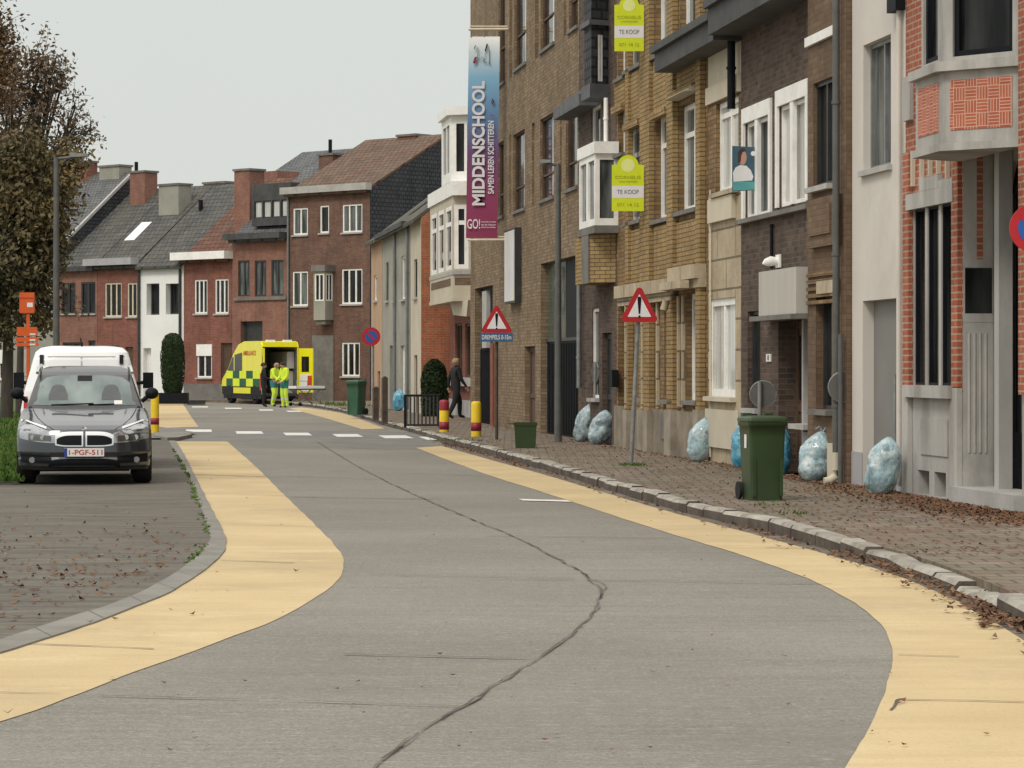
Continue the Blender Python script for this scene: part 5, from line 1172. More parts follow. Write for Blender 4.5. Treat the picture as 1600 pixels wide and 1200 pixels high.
mb = MB(); mb.box((AW - .55, .4, .47), (AW - .1, 2.4, 1.4)); mb.box((AW - .4, .3, 1.5), (AW - .1, 2.5, 2.2)); t.part('cabinet', mb, 'panel_grey', local=True)
mb = MB(); mb.box((.1, .5, .47), (.3, 1.6, 1.0)); t.part('jump_seat', mb, 'seat_dark', local=True)
# near side is the left one: x = 0, seen from -x
n_ = 5; y0, y1 = .25, 4.75
for r_ in range(2):
    for k in range(n_):
        a0 = y0 + (y1 - y0) * k / n_; a1 = y0 + (y1 - y0) * (k + 1) / n_; z0 = 1.40 - .33 * r_; mb = MB(); mb.box((-.006, a0, z0 - .33), (-.001, a1, z0))
        t.part('checker', mb, 'amb_green' if (k + r_) % 2 else 'amb_lime', bd, local=True)
mb = MB(); mb.face([(-.012, 2.6, 1.40), (-.012, 2.6, 2.18), (-.012, 3.6, 2.08), (-.012, 3.6, 1.40)][::-1]); t.part('side_window', mb, 'glass_dark', bd, local=True)
mb = MB(); mb.face([(-.012, 3.75, 1.40), (-.012, 3.75, 2.0), (-.012, 3.88, 1.98), (-.012, 4.5, 1.45), (-.012, 4.5, 1.40)][::-1]); t.part('side_window', mb, 'glass_dark', bd, local=True)
mb = MB(); q = [Vector((.12, 3.85, 2.08)), Vector((AW - .12, 3.85, 2.08)), Vector((AW - .08, 4.57, 1.45)), Vector((.08, 4.57, 1.45))]; mb.face([p + Vector((0, .02, .012)) for p in q]); t.part('windscreen', mb, 'glass_dark', bd, local=True)
mb = MB(); mb.box((-.007, .02, .40), (-.001, 5.36, .735)); t.part('lower_panel', mb, 'rubber', bd, local=True)
mb = MB(); mb.box((-.014, 1.45, .44), (-.008, 3.75, .69)); t.part('side_skirt', mb, 'amb_yellow', bd, local=True)
mb = MB(); mb.box((.0, .05, .22), (AW, 5.15, .40)); t.part('chassis', mb, 'rubber', local=True)
for y in (.95, 4.35):
    for x in (.12, AW - .12): wheel(t, x, y, .36, .24, 'dark_metal')
    mb = MB(); vs = [Vector((-.009, y + .45 * math.cos(k * math.pi / 12), .36 + .42 * math.sin(k * math.pi / 12))) for k in range(13)]; mb.face(vs[::-1]); t.part('wheel_arch', mb, 'rubber', bd, local=True)
mb = MB(); mb.box((-.02, .03, .6), (-.004, .2, 1.3)); t.part('tail_light', mb, 'amb_red', bd, local=True)
mb = MB(); mb.box((.05, -.10, .34), (AW - .05, .02, .44)); t.part('rear_bumper', mb, 'dark_metal', local=True)
mb = MB(); mb.box((.25, .1, 2.6), (.62, .25, 2.70)); mb.box((AW - .62, .1, 2.6), (AW - .25, .25, 2.70)); t.part('beacon', mb, 'amb_white', bd, local=True)
def adoor(x, ang, label=None):
    mb = MB(); f = Frame((x, -.01), (math.cos(ang), math.sin(ang))); op = (.14, .56, 1.35, 2.0)
    wall(mb, f, 0, .76, .5, 2.34, [op], .05); wall(mb, Frame(f.P(.76, 0, -.05), -f.d), 0, .76, .5, 2.34, [(.76 - op[1], .76 - op[0], op[2], op[3])], .001)
    mb.fbox(f, 0, .02, .5, 2.34, -.049, -.001); mb.fbox(f, .74, .76, .5, 2.34, -.049, -.001); mb.fbox(f, .02, .74, 2.32, 2.34, -.049, -.001)
    d = t.part('rear_door', mb, 'amb_yellow', local=True)
    mb = MB(); mb.fbox(f, op[0], op[1], op[2], op[3], -.03, -.02); t.part('pane', mb, 'glass_dark', d, local=True)
    mb = MB(); mb.fbox(f, .1, .66, .56, 1.25, .002, .02); mb.fbox(f, .1, .66, .56, 1.25, -.07, -.052); t.part('door_lining', mb, 'amb_white', d, local=True)
    mb = MB(); mb.fbox(f, .5, .72, .8, 1.2, .021, .03); t.part('door_reflector', mb, 'amb_red', d, local=True)
adoor(AW + .01, R(-60)); adoor(-.02, R(258))
t.part('side_text', textmb('AMBULANCE', (-.008, 1.6, 2.15), (0, -1, 0), (0, 0, 1), .2, 1.7), 'amb_red', bd, local=True)
# stretcher on its wheels behind the ambulance
c = G(478, 634); t = T('stretcher', 'white wheeled stretcher standing behind the open ambulance', 'stretcher', (c.x, c.y - .3, 0), R(52))
mb = MB(); mb.box((-.85, -.28, .70), (.85, .28, .80)); t.part('mattress', mb, 'amb_white', local=True)
mb = MB(); mb.box((-.9, -.3, .64), (.9, .3, .69)); t.part('frame', mb, 'dark_metal', local=True)
for x, y in ((-.6, -.25), (.6, -.25), (-.6, .25), (.6, .25)):
    mb = MB(); mb.tube([(x, y, .66), (x * .35, y, .36), (x, y, .12)], .022, 6); l_ = t.part('leg', mb, 'grey_metal', local=True)
    mb = MB(); mb.tube([(x, y - .03, .075), (x, y + .03, .075)], .075, 12); t.part('wheel', mb, 'rubber', l_, local=True)
mb = MB(); mb.tube([(-.85, -.29, .80), (-.85, -.29, 1.0), (-.2, -.29, 1.0), (-.2, -.29, .8)], .014, 6); t.part('side_rail', mb, 'grey_metal', local=True)
# bicycle by the far left house
c = G(6, 612); t = T('bicycle', 'bicycle leaning near the shuttered window beyond the lawn', 'bicycle', (c.x, c.y + 14, 0), R(20))
for y in (-.52, .52):
    mb = MB(); mb.tube([(y + .34 * math.cos(k * math.pi / 12), 0, .35 + .34 * math.sin(k * math.pi / 12)) for k in range(25)], .022, 6, cap=False); t.part('wheel', mb, 'rubber', local=True)
mb = MB()
for p, q in (((-.52, 0, .35), (-.05, 0, .30)), ((-.05, 0, .30), (-.2, 0, .85)), ((-.52, 0, .35), (-.18, 0, .8)), ((-.05, 0, .3), (.38, 0, .78)), ((-.18, 0, .8), (.36, 0, .84)), ((.52, 0, .35), (.34, 0, .98))): mb.tube([p, q], .018, 6)
t.part('frame', mb, 'grey_metal', local=True); mb = MB(); mb.tube([(.3, -.27, 1.0), (.34, 0, 1.02), (.3, .27, 1.0)], .015, 6); t.part('handlebar', mb, 'black_paint', local=True)
mb = MB(); mb.box((-.32, -.07, .86), (-.08, .07, .92)); t.part('saddle', mb, 'black_paint', local=True)

# ================================================================ street furniture
M('sign_red', (.42, .012, .018), .45, .08, 6); M('sign_white', (.74, .72, .73), .45, .03, 6); M('sign_blue', (.02, .09, .34), .45, .06, 6); M('plate_steel_blue', (.045, .11, .21), .5, .12, 6)
M('sign_back', (.13, .125, .12), .55, .12, 5, metal=.3); M('galv', (.24, .245, .235), .55, .2, 8, metal=.3, dirt=(.12, .11, .09))
def poly_round(pts, r, n=5):
    o = []
    for i in range(len(pts)):
        p, a, b = Vector(pts[i]), Vector(pts[i - 1]), Vector(pts[(i + 1) % len(pts)])
        u, v = (a - p).normalized(), (b - p).normalized(); h = u.angle(v) / 2; d = r / math.tan(h); c = p + (u + v).normalized() * (r / math.sin(h))
        s0, s1 = p + u * d, p + v * d
        for k in range(n + 1): o.append(c + ((s0.lerp(s1, k / n)) - c).normalized() * r)
    return o
def disc(fr, u, z, r, n=28): return [(u + r * math.cos(2 * math.pi * k / n), z + r * math.sin(2 * math.pi * k / n)) for k in range(n)]
def tri_sign(name, label, base_px, top_px, tri_w, tri_h, pole_m, plate=None, z=ZP):
    b = G(*base_px, z); s = F / b.y; t = T(name, label, 'road sign', tuple(b)); fr = Frame((b.x, b.y), (1, 0))
    tx = (top_px[0] - base_px[0]) / s; tz = H + (YH - top_px[1]) / s - z          # apex of the triangle
    h = tri_h / s; w = tri_w / s; mb = MB()
    pts = [b, b + Vector((tx * .5, 0, (tz - h) * .55)), b + Vector((tx, .0, tz - h * .25))]; mb.tube([p + Vector((0, .05, 0)) for p in pts], .032, 10); t.part('pole', mb, pole_m)
    T0 = [(tx - w / 2, z + tz - h), (tx + w / 2, z + tz - h), (tx, z + tz)]
    def tri(k, r): 
        c = Vector((tx, z + tz - h * .66)); return [tuple(c + (Vector(p) - c) * k) for p in T0] and [(p.x, p.y) for p in poly_round([c + (Vector(q) - c) * k for q in T0], r)]
    mb = MB(); mb.prism(fr, tri(1.08, .05), -.01, .02); pn = t.part('panel', mb, 'sign_red')
    mb = MB(); mb.prism(fr, tri(.64, .008), .021, .024); t.part('panel_face', mb, 'sign_white', pn)
    mb = MB(); zc = z + tz - h * .60; k = h * .46
    mb.prism(fr, [(tx - .012, zc - k * .42), (tx + .012, zc - k * .42), (tx + .03, zc + k * .5), (tx + .02, zc + k * .62), (tx - .02, zc + k * .62), (tx - .03, zc + k * .5)], .0245, .027)
    mb.prism(fr, disc(fr, tx, zc - k * .58, .018, 12), .0245, .027); t.part('exclamation_mark', mb, 'black_paint', pn)
    if plate:
        z1 = z + tz - h - .012; z0 = z1 - plate[1] / s; w2 = plate[0] / s; mb = MB(); mb.prism(fr, [(p.x, p.y) for p in poly_round([(tx - w2 / 2, z0), (tx + w2 / 2, z0), (tx + w2 / 2, z1), (tx - w2 / 2, z1)], .02)], .0, .022); pp = t.part('text_plate', mb, 'plate_steel_blue')
        t.part('plate_text', textmb(plate[2], fr.P(tx, (z0 + z1) / 2, .022), (1, 0, 0), (0, 0, 1), (z1 - z0) * .5, w2 * .9), 'sign_white', pp)
    return t
tri_sign('warning_sign', 'red triangular warning sign on a leaning grey pole in front of the yellow house', (986, 727), (999, 446), 58, 56, 'galv')
tri_sign('warning_sign', 'red triangular warning sign with a blue text plate below, near the school gate', (776, 687), (776, 476), 49, 43, 'tie_wood', (51, 14, 'DREMPELS 0-15m'))
def round_sign(name, label, b, cx_px, cy_px, r, s, face=True, yaw=0, extra=None, pole_top=None, pole_px=None, pm='galv'):
    z = H + (YH - cy_px) / s; x = (cx_px - CX) / s; t = T(name, label, 'road sign', tuple(b)); fr = Frame((x, b.y - .05), (math.cos(yaw), math.sin(yaw)))
    mb = MB(); mb.tube([b, (b.x, b.y, pole_top or z + r)], .03, 10); t.part('pole', mb, pm)
    if face:
        mb = MB(); mb.prism(fr, disc(fr, 0, z, r), -.0, .02); pn = t.part('panel', mb, 'sign_red')
        mb = MB(); mb.prism(fr, disc(fr, 0, z, r * .66), .021, .024); t.part('panel_face', mb, 'sign_blue', pn)
        mb = MB(); c, d_ = math.cos(R(45)), r * .11
        L0 = r * .7; mb.prism(fr, [(-L0 * c - d_ * c, z + L0 * c - d_ * c), (L0 * c - d_ * c, z - L0 * c - d_ * c), (L0 * c + d_ * c, z - L0 * c + d_ * c), (-L0 * c + d_ * c, z + L0 * c + d_ * c)], .0245, .027); t.part('diagonal_bar', mb, 'sign_red', pn)
    else:
        fr = Frame((x, b.y + .06), (math.cos(yaw), math.sin(yaw))); mb = MB(); mb.prism(fr, disc(fr, 0, z, r), -.0, .02); pn = t.part('panel', mb, 'sign_back')
        mb = MB(); n = 28; mb.tube([fr.P(u, zz_, .01) for u, zz_ in disc(fr, 0, z, r)] + [fr.P(r, z, .01)], .012, 6, cap=False); t.part('rim', mb, 'galv', pn)
        if extra:
            mb = MB(); mb.prism(fr, extra, -.0, .02); t.part('extra_plate', mb, 'sign_back')
    return t
b = Vector(((1612 - CX) / 190, F / 190, ZP)); round_sign('no_parking_sign', 'large red and blue no parking sign close by at the picture edge', b, 1613, 357, .2, 190)
b = G(583, 654, ZP); round_sign('no_parking_sign', 'small distant red and blue no parking sign by the beige house', b, 580, 526, 14.5 / (F / b.y), F / b.y, pm='galv')
b = G(1187, 742, ZP); round_sign('round_sign', 'back of a round grey sign on a pole behind the green wheelie bin', b, 1193, 616, .18, F / b.y, False)
b = Vector((fx(4400 / 125.3) - .14, 4400 / 125.3, ZP)); s_ = F / b.y
round_sign('round_sign', 'back of a round grey sign with a square plate beside the downpipe', b, 1319, 605, .19, s_, False, extra=[((1328 - 1319) / s_ + .02, H + (YH - 632) / s_), ((1345 - 1319) / s_, H + (YH - 632) / s_), ((1345 - 1319) / s_, H + (YH - 591) / s_), ((1328 - 1319) / s_ + .02, H + (YH - 591) / s_)], pole_top=2.0, pm='lamp_paint')
b = Vector(((930 - CX) / 80.5, F / 80.5, ZP)); round_sign('round_sign', 'back of a small round sign in front of the narrow dark house', b, 931, 582, .2, 80.5, False, yaw=R(-72))
def street_lamp(label, px, base_s, top_py, arm_px):
    y = F / base_s; x = (px - CX) / base_s; ztop = H + (YH - top_py) / base_s; t = T('street_lamp', label, 'street lamp', (x, y, ZP if px > 500 else 0.05))
    mb = MB(); mb.tube([(x, y, 0.05), (x, y, 1.2), (x, y, ztop)], [.075, .07, .05], 12); t.part('pole', mb, 'lamp_paint')
    d = (arm_px - px) / base_s; mb = MB(); mb.tube([(x, y, ztop - .03), (x + d * .5, y, ztop + .0), (x + d, y, ztop + .05)], .03, 8); ar = t.part('arm', mb, 'lamp_paint')
    mb = MB(); x1 = x + d * .45; x2 = x + d * 1.05; mb.prism(Frame((0, y), (1, 0)), [(min(x1, x2), ztop + .0), (max(x1, x2), ztop + .02), (max(x1, x2), ztop + .07), (min(x1, x2), ztop + .09)], -.09, .09); hd = t.part('lamp_head', mb, 'galv')
    return t
street_lamp('tall dark street lamp post rising in front of the autumn trees', 88, 80, 246, 136)
street_lamp('slim grey street lamp post standing in front of the school garage', 872, 80, 256, 845)
# red and yellow bollards
M('bollard_yellow', (.72, .50, .02), .45, .06, 5, dirt=(.4, .28, .05), dirtf=.3); M('bollard_red', (.26, .02, .035), .5, .1, 5)
def bollard(label, px, py, top, w, bands, z=ZP):
    b = G(px, py, z); s = F / b.y; h = (py - top) / s; r = w / s / 2; t = T('bollard', label, 'bollard', tuple(b), group='red and yellow bollards')
    def lp(a, c, g=0):
        m = MB(); m.lathe(b, [(0, a)] + [((r + g), a), ((r + g), c), (0, c)], 20); return m
    mb = MB(); mb.lathe(b, [(r, 0), (r, h * .93), (r * .86, h * .98), (r * .5, h), (0, h)], 20); t.part('shaft', mb, 'bollard_yellow')
    for a, c in bands:
        mb = MB()
        if c >= 1: mb.lathe(b, [(r + .004, a * h), (r + .004, h * .93), (r * .86 + .004, h * .983), (r * .5, h + .004), (0, h + .005)], 20)
        else: mb = lp(a * h, c * h, .004)
        t.part('band', mb, 'bollard_red')
bollard('bollard with a red top standing beside the black railing', 694, 675, 625, 15, [(.08, .32), (.68, 1.0)])
bollard('bollard with a yellow top in front of the school gate', 744, 682, 627, 16, [(.16, .40)])
bollard('yellow bollard half hidden beside the dark grey car', 242, 677, 614, 13, [(.22, .38)], .05)
# black railing
b0, b1 = G(633, 668, ZP), G(687, 668, ZP); s = F / b0.y; t = T('railing', 'low black railing of slanting bars beside the bollards', 'railing', tuple((b0 + b1) / 2)); h = 50 / s; n = 9
mb = MB(); mb.tube([b0 + Vector((0, 0, h)), b1 + Vector((0, 0, h))], .028, 8); t.part('top_rail', mb, 'black_paint')
mb = MB(); mb.tube([b0 + Vector((0, 0, .06)), b1 + Vector((0, 0, .06))], .022, 8); t.part('bottom_rail', mb, 'black_paint')
for k in range(n):
    p = b0.lerp(b1, (k + .5) / n); mb = MB(); mb.fbox(Frame((p.x, p.y), (1, 0)), -.027, .012, .07 + ZP, h + ZP, -.01, .02); t.part('bar', mb, 'dark_metal')
for p in (b0, b1): mb = MB(); mb.tube([p, p + Vector((0, 0, h + .02))], .032, 8); t.part('post', mb, 'black_paint')
# timber posts
for px, py, top, lab in ((587, 657, 604, 'short rough timber post beside the far parking sign'), (601, 662, 588, 'taller rough timber post left of the black railing')):
    b = G(px, py, ZP); s = F / b.y; mb = MB(); w = 4.2 / s; h = (py - top) / s
    mb.fbox(Frame((b.x, b.y), (1, .3)), -w, w, ZP, ZP + h * .96, -w, w); mb.prism(Frame((b.x, b.y), (1, .3)), [(-w, ZP + h * .96), (w, ZP + h * .96), (w * .3, ZP + h), (-w * .3, ZP + h)], -w, w); solo('timber_post', mb, 'tie_wood', lab, 'post', 'timber posts', loc=tuple(b))
# wheelie bins
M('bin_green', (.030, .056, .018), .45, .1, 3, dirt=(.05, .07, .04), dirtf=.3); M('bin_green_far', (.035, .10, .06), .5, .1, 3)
def wheelie(label, b, w, d, h, rz, m, sticker=True):
    t = T('wheelie_bin', label, 'bin', tuple(b), rz, 'green wheelie bins'); k = .82
    def ring(f, z, yo=0): return [Vector((-w / 2 * f, -d / 2 * f + yo, z)), Vector((w / 2 * f, -d / 2 * f + yo, z)), Vector((w / 2 * f, d / 2 * f, z)), Vector((-w / 2 * f, d / 2 * f, z))]
    def rr(f, z, r=.035):
        o = []
        for x, y, a in ((-1, -1, 180), (1, -1, 270), (1, 1, 0), (-1, 1, 90)):
            for q in range(4):
                an = R(a + q * 30); o.append(Vector((x * (w / 2 * f - r) + r * math.cos(an), y * (d / 2 * f - r) + r * math.sin(an), z)))
        return o + [o[0]]
    mb = MB(); mb.grid([rr(k, 0.0), rr(k, .03), rr(k + .04, .3), rr(k + .1, .75 * h), rr(.95, h * .88), rr(1.0, h * .885), rr(1.0, h * .93)]); mb.face(rr(k, 0)[:-1][::-1])
    for x in (-.35, .35): mb.box((x * w - .02, -d * .46, .05), (x * w + .02, -d * .42, h * .5))
    t.part('tub', mb, m, local=True)
    mb = MB(); mb.grid([rr(1.03, h * .935), rr(1.03, h * .965), rr(.98, h * .985), rr(.7, h * 1.0), rr(.1, h * 1.005)]); mb.face(rr(1.03, h * .935)[:-1][::-1])
    for x in (-.28, .28): mb.box((x * w - .05, d * .35, h * .99), (x * w + .05, d * .53, h * 1.03))
    t.part('lid', mb, m, local=True)
    mb = MB(); mb.tube([(-w * .4, d * .5, h * .9), (-w * .4, d * .58, h * .93), (w * .4, d * .58, h * .93), (w * .4, d * .5, h * .9)], .016, 8); t.part('handle', mb, m, local=True)
    for x in (-1, 1):
        mb = MB(); mb.tube([(x * w * .44, d * .40, .1), (x * w * .52, d * .40, .1)], .1, 18); wv = t.part('wheel', mb, 'rubber', local=True)
    if sticker: mb = MB(); mb.box((-w * .475, -d * .18, h * .62), (-w * .465, -d * .02, h * .78)); t.part('sticker', mb, 'sign_white', local=True)
    return t
# the near bin: wheels towards the houses on the far left side
b = G(1191, 781, ZP); wheelie('green wheelie bin standing near the kerb in front of the dark brown house', b, .44, .49, .93, R(11), 'bin_green')
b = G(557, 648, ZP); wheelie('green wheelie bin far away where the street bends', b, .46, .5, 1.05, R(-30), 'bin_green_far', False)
b = G(821, 700, ZP); s = F / b.y; t = T('food_waste_bin', 'low dark green open tub standing by the school door', 'bin', tuple(b), R(0))
mb = MB(); w0, w1_, hh = 31 / s / 2, 35 / s / 2, 40 / s
rg_ = lambda w, z: [Vector((-w, -w * .9, z)), Vector((w, -w * .9, z)), Vector((w, w * .9, z)), Vector((-w, w * .9, z)), Vector((-w, -w * .9, z))]
mb.grid([rg_(w0, 0), rg_(w1_, hh * .9)], smooth=False); mb.face(rg_(w0, 0)[:-1][::-1]); t.part('tub', mb, 'bin_green', local=True)
mb = MB(); mb.grid([rg_(w1_ * 1.06, hh * .88), rg_(w1_ * 1.08, hh), rg_(w1_ * .96, hh * 1.0), rg_(w1_ * .92, hh * .3)], smooth=False); mb.box((-w1_ * 1.5, -w1_ * .5, hh * .93), (-w1_ * 1.08, w1_ * .5, hh * .97)); t.part('lid_rim', mb, 'bin_green', local=True)
# orange detour signs
M('orange', (.62, .10, .015), .5, .08, 4); s = 72.0; x = (44 - CX) / s; y = F / s; t = T('detour_sign', 'orange roadworks post with a box on top and three arrow plates', 'road sign', (x, y, .05)); f = Frame((x, y), (1, 0)); z_ = lambda py: H + (YH - py) / s
mb = MB(); mb.fbox(f, -.035, .035, .05, z_(486), -.03, .03); t.part('pole', mb, 'orange')
mb = MB(); mb.fbox(f, -13 / s, 10 / s, z_(489), z_(457), -.05, .06); bx = t.part('top_box', mb, 'orange'); mb = MB(); mb.fbox(f, -1 / s, 8 / s, z_(480), z_(473), .061, .066); t.part('mark', mb, 'sign_white', bx)
mb = MB(); mb.fbox(f, -13 / s, 10 / s, z_(466), z_(464.5), .061, .07); t.part('seam', mb, 'amb_red', bx)
for k, (a_, c_) in enumerate(((511, 525), (527, 534), (535.5, 541))):
    mb = MB(); x0, x1 = (-17 - 2 * (k > 0)) / s, (13 + 2 * (k > 0)) / s; mb.prism(f, [(x0, z_(c_)), (x1, z_(c_)), (x1 + 3 / s, (z_(a_) + z_(c_)) / 2), (x1, z_(a_)), (x0, z_(a_))], .032, .05); p = t.part('arrow_plate', mb, 'orange')
    mb = MB(); mb.fbox(f, 3 / s, 12 / s, z_(c_ - 1.5), z_(c_ - 4), .051, .055); t.part('mark', mb, 'sign_white', p)
# planters
FOL('hedge_leaf', [(.012, .022, .008), (.022, .038, .014), (.035, .055, .02), (.06, .078, .03)])
def hedge(mb, c, prof, n, leaf, rg):
    """leaf-sized faces through the outer shell of a clipped shape; prof gives radius by height"""
    H_ = prof[-1][0]
    for i in range(n):
        z = rg.random() * H_; r = cub(prof, z)[0]; a = rg.random() * 6.283; q = r * (1 - .3 * rg.random() ** 2) * (1 + .1 * noise.noise(Vector((a * 1.5, z * 2, r)))); p = Vector((c[0] + q * math.cos(a), c[1] + q * math.sin(a), c[2] + z))
        d1 = Vector((rg.gauss(0, 1), rg.gauss(0, 1), rg.gauss(0, 1))).normalized() * leaf; d2 = d1.cross(Vector((rg.gauss(0, 1), rg.gauss(0, 1), rg.gauss(0, 1)))).normalized() * leaf * .6
        mb.face([p - d1, p - d2, p + d1, p + d2])
rh = random.Random(21)
s = 38.0; x, y = (270 - CX) / s, F / s; t = T('clipped_hedge', 'tall clipped column hedge growing in a dark planter before the white house', 'plant', (x, y, .05))
mb = MB(); hedge(mb, (x, y, .40), [(0, .30), (.3, .40), (.8, .47), (1.6, .50), (2.2, .46), (2.45, .30), (2.55, .12)], 9000, .035, rh); t.part('crown', mb, 'hedge_leaf')
mb = MB(); prof = [(.22, .3), (.34, .6), (.40, 1.2), (.43, 2.0), (.38, 2.6), (.2, 2.85), (0, 2.88)]; mb.lathe((x, y, .05), prof, 16); t.part('inner_twigs', mb, 'hedge_leaf')
mb = MB(); mb.box((x - .62, y - .4, .05), (x + .62, y + .4, .50)); solo('planter', mb, 'black_paint', 'dark rectangular planter box holding the tall column hedge', 'planter', 'dark planters', loc=(x, y, .05))
x2 = (307 - CX) / s; mb = MB(); mb.box((x2 - .34, y - .3, .02), (x2 + .34, y + .3, .16)); mb.box((x2 - .36, y - .32, .161), (x2 + .36, y + .32, .2)); solo('planter', mb, 'dark_metal', 'flat low planter tray right of the column hedge', 'planter', 'dark planters', loc=(x2, y, .02))
s = 53.0; x, y = (679 - CX) / s, F / s; t = T('round_hedge', 'rounded dark evergreen bush against the orange brick side wall', 'plant', (x, y, ZP))
mb = MB(); hedge(mb, (x, y, ZP), [(0, .36), (.5, .40), (1.1, .39), (1.5, .30), (1.68, .08)], 8000, .035, rh); t.part('crown', mb, 'hedge_leaf')
mb = MB(); mb.lathe((x, y, ZP), [(.3, 0), (.33, .5), (.32, 1.1), (.22, 1.5), (0, 1.6)], 16); t.part('inner_twigs', mb, 'hedge_leaf')
# white outdoor lamp / camera on the dark brown house
s = F / RR.P(RR.U(1218), 0).y; uu = RR.U(1218); z = H + (YH - 408) / s; c = RR.P(uu, z, .02); t = T('wall_lamp', 'white bullet shaped wall lamp on the dark brown house above the canopy', 'lamp', tuple(c))
mb = MB(); mb.fbox(RR, uu - .12, uu + .12, z - .09, z + .09, .004, .03); t.part('wall_plate', mb, 'white_paint'); mb = MB(); mb.tube([RR.P(uu, z, .03), RR.P(uu, z, .12), RR.P(uu, z - .02, .2), RR.P(uu, z - .04, .24)], [.05, .07, .05, .012], 12); t.part('lamp_shade', mb, 'white_paint')
# sale signs
M('lime', (.62, .70, .015), .45, .04, 5); M('lime_pale', (.74, .78, .28), .45, .05, 5); M('lime_ink', (.36, .40, .01), .5, .1, 5); M('ink_grey', (.22, .22, .22), .5, .1, 5)
def sale_sign(label, x0, x1, y0, y1, phone):
    s = (x1 - 203) / 8.87; y = F / s; z_ = lambda py: H + (YH - py) / s; X = lambda px: (px - CX) / s; t = T('sale_sign', label, 'sale sign', (X(x1), y, z_(y1)), group='lime sale signs'); f = Frame((0, y), (1, 0))
    hh = y1 - y0; ys = y0 + hh * .14; xm = (x0 + x1) / 2; r = .34 * (x1 - x0) / s; cz = z_(ys + hh * .02)
    pts = [(X(x0), z_(y1)), (X(x1), z_(y1)), (X(x1), z_(ys))]; pts += [(X(xm) + r * math.cos(a), cz + r * math.sin(a)) for a in lin(R(8), R(172), 14)] + [(X(x0), z_(ys))]
    mb = MB(); mb.prism(f, pts, -.012, .012); pn = t.part('panel', mb, 'lime')
    mb = MB(); mb.prism(f, [(X(x0) + .003, z_(y0 + hh * .755)), (X(x1) - .003, z_(y0 + hh * .755)), (X(x1) - .003, z_(y0 + hh * .53)), (X(x0) + .003, z_(y0 + hh * .53))], .0125, .0145); t.part('white_band', mb, 'sign_white', pn)
    mb = MB(); mb.prism(f, disc(f, X(xm), cz + .01, r * .62), .0125, .0145); t.part('round_emblem', mb, 'lime_pale', pn)
    w = (x1 - x0) / s; k = t.part
    k('sign_text', textmb('CORNELIS', f.P(X(xm), z_(y0 + hh * .37), .0125), (1, 0, 0), (0, 0, 1), .055, w * .8), 'lime_ink', pn)
    k('sign_text', textmb('VASTGOED', f.P(X(xm), z_(y0 + hh * .45), .0125), (1, 0, 0), (0, 0, 1), .03, w * .6), 'lime_ink', pn)
    k('sign_text', textmb('TE KOOP', f.P(X(xm), z_(y0 + hh * .642), .0145), (1, 0, 0), (0, 0, 1), .075, w * .68), 'ink_grey', pn)
    k('sign_text', textmb(phone, f.P(X(xm), z_(y0 + hh * .88), .0125), (1, 0, 0), (0, 0, 1), .06, w * .68), 'lime_ink', pn)
    mb = MB(); 
    for py in (y0 + hh * .3, y0 + hh * .9): mb.tube([(X(x1) - .02, y + .02, z_(py)), (X(x1) + .12, y + .02, z_(py))], .012, 6)
    k('bracket', mb, 'galv')
sale_sign('lime estate agent sale sign hanging higher on the yellow brick house', 960, 1006, -4, 80, '071 14 12')
sale_sign('lime estate agent sale sign hanging lower beside the white bay window', 956, 1006, 246, 330, '071 14 12')
# poster board
s = 108.8; y = F / s; X = lambda px: (px - CX) / s; z_ = lambda py: H + (YH - py) / s; f = Frame((0, y), (1, 0)); t = T('poster_board', 'teal poster board showing a person in a white shirt beside the white window', 'poster', (X(1182), y, z_(300)))
M('teal_dark', (.045, .10, .14), .5, .3, 1.5); M('teal', (.10, .36, .36), .5, .15, 2); M('skin_print', (.5, .28, .2), .5, .08, 5); M('hair_print', (.06, .03, .03), .5, .1, 5); M('shirt_print', (.72, .72, .72), .5, .05, 5)
mb = MB(); mb.prism(f, [(X(1144), z_(299)), (X(1182), z_(297)), (X(1182), z_(230)), (X(1144), z_(228))], -.01, .01); pn = t.part('panel', mb, 'teal_dark')
mb = MB(); mb.prism(f, [(X(1145), z_(298)), (X(1181), z_(296)), (X(1181), z_(284)), (X(1145), z_(283))], .0105, .012); t.part('colour_band', mb, 'teal', pn)
mb = MB(); mb.prism(f, [(X(a_), z_(c_)) for a_, c_ in ((1146, 284), (1175, 282), (1177, 276), (1173, 266), (1166, 259), (1156, 258), (1149, 262), (1145, 270))], .0125, .0135); t.part('shirt', mb, 'shirt_print', pn)
mb = MB(); mb.prism(f, [(X(1160) + 6.5 / s * math.cos(k * .35), z_(246) + 12 / s * math.sin(k * .35)) for k in range(18)], .0126, .0138); t.part('face', mb, 'skin_print', pn)
mb = MB(); mb.prism(f, [(X(a_), z_(c_)) for a_, c_ in ((1153, 254), (1157, 254), (1158, 244), (1160, 238), (1166, 236), (1163, 232), (1157, 232), (1153, 238))], .0139, .0145); t.part('hair', mb, 'hair_print', pn)
mb = MB(); mb.prism(f, disc(f, X(1180) - .03, z_(240), .035, 16), .0126, .014); t.part('round_badge', mb, 'sign_white', pn)
mb = MB(); mb.tube([(X(1182), y, z_(262)), (X(1186), y + .02, z_(262))], .012, 6); t.part('bracket', mb, 'galv')
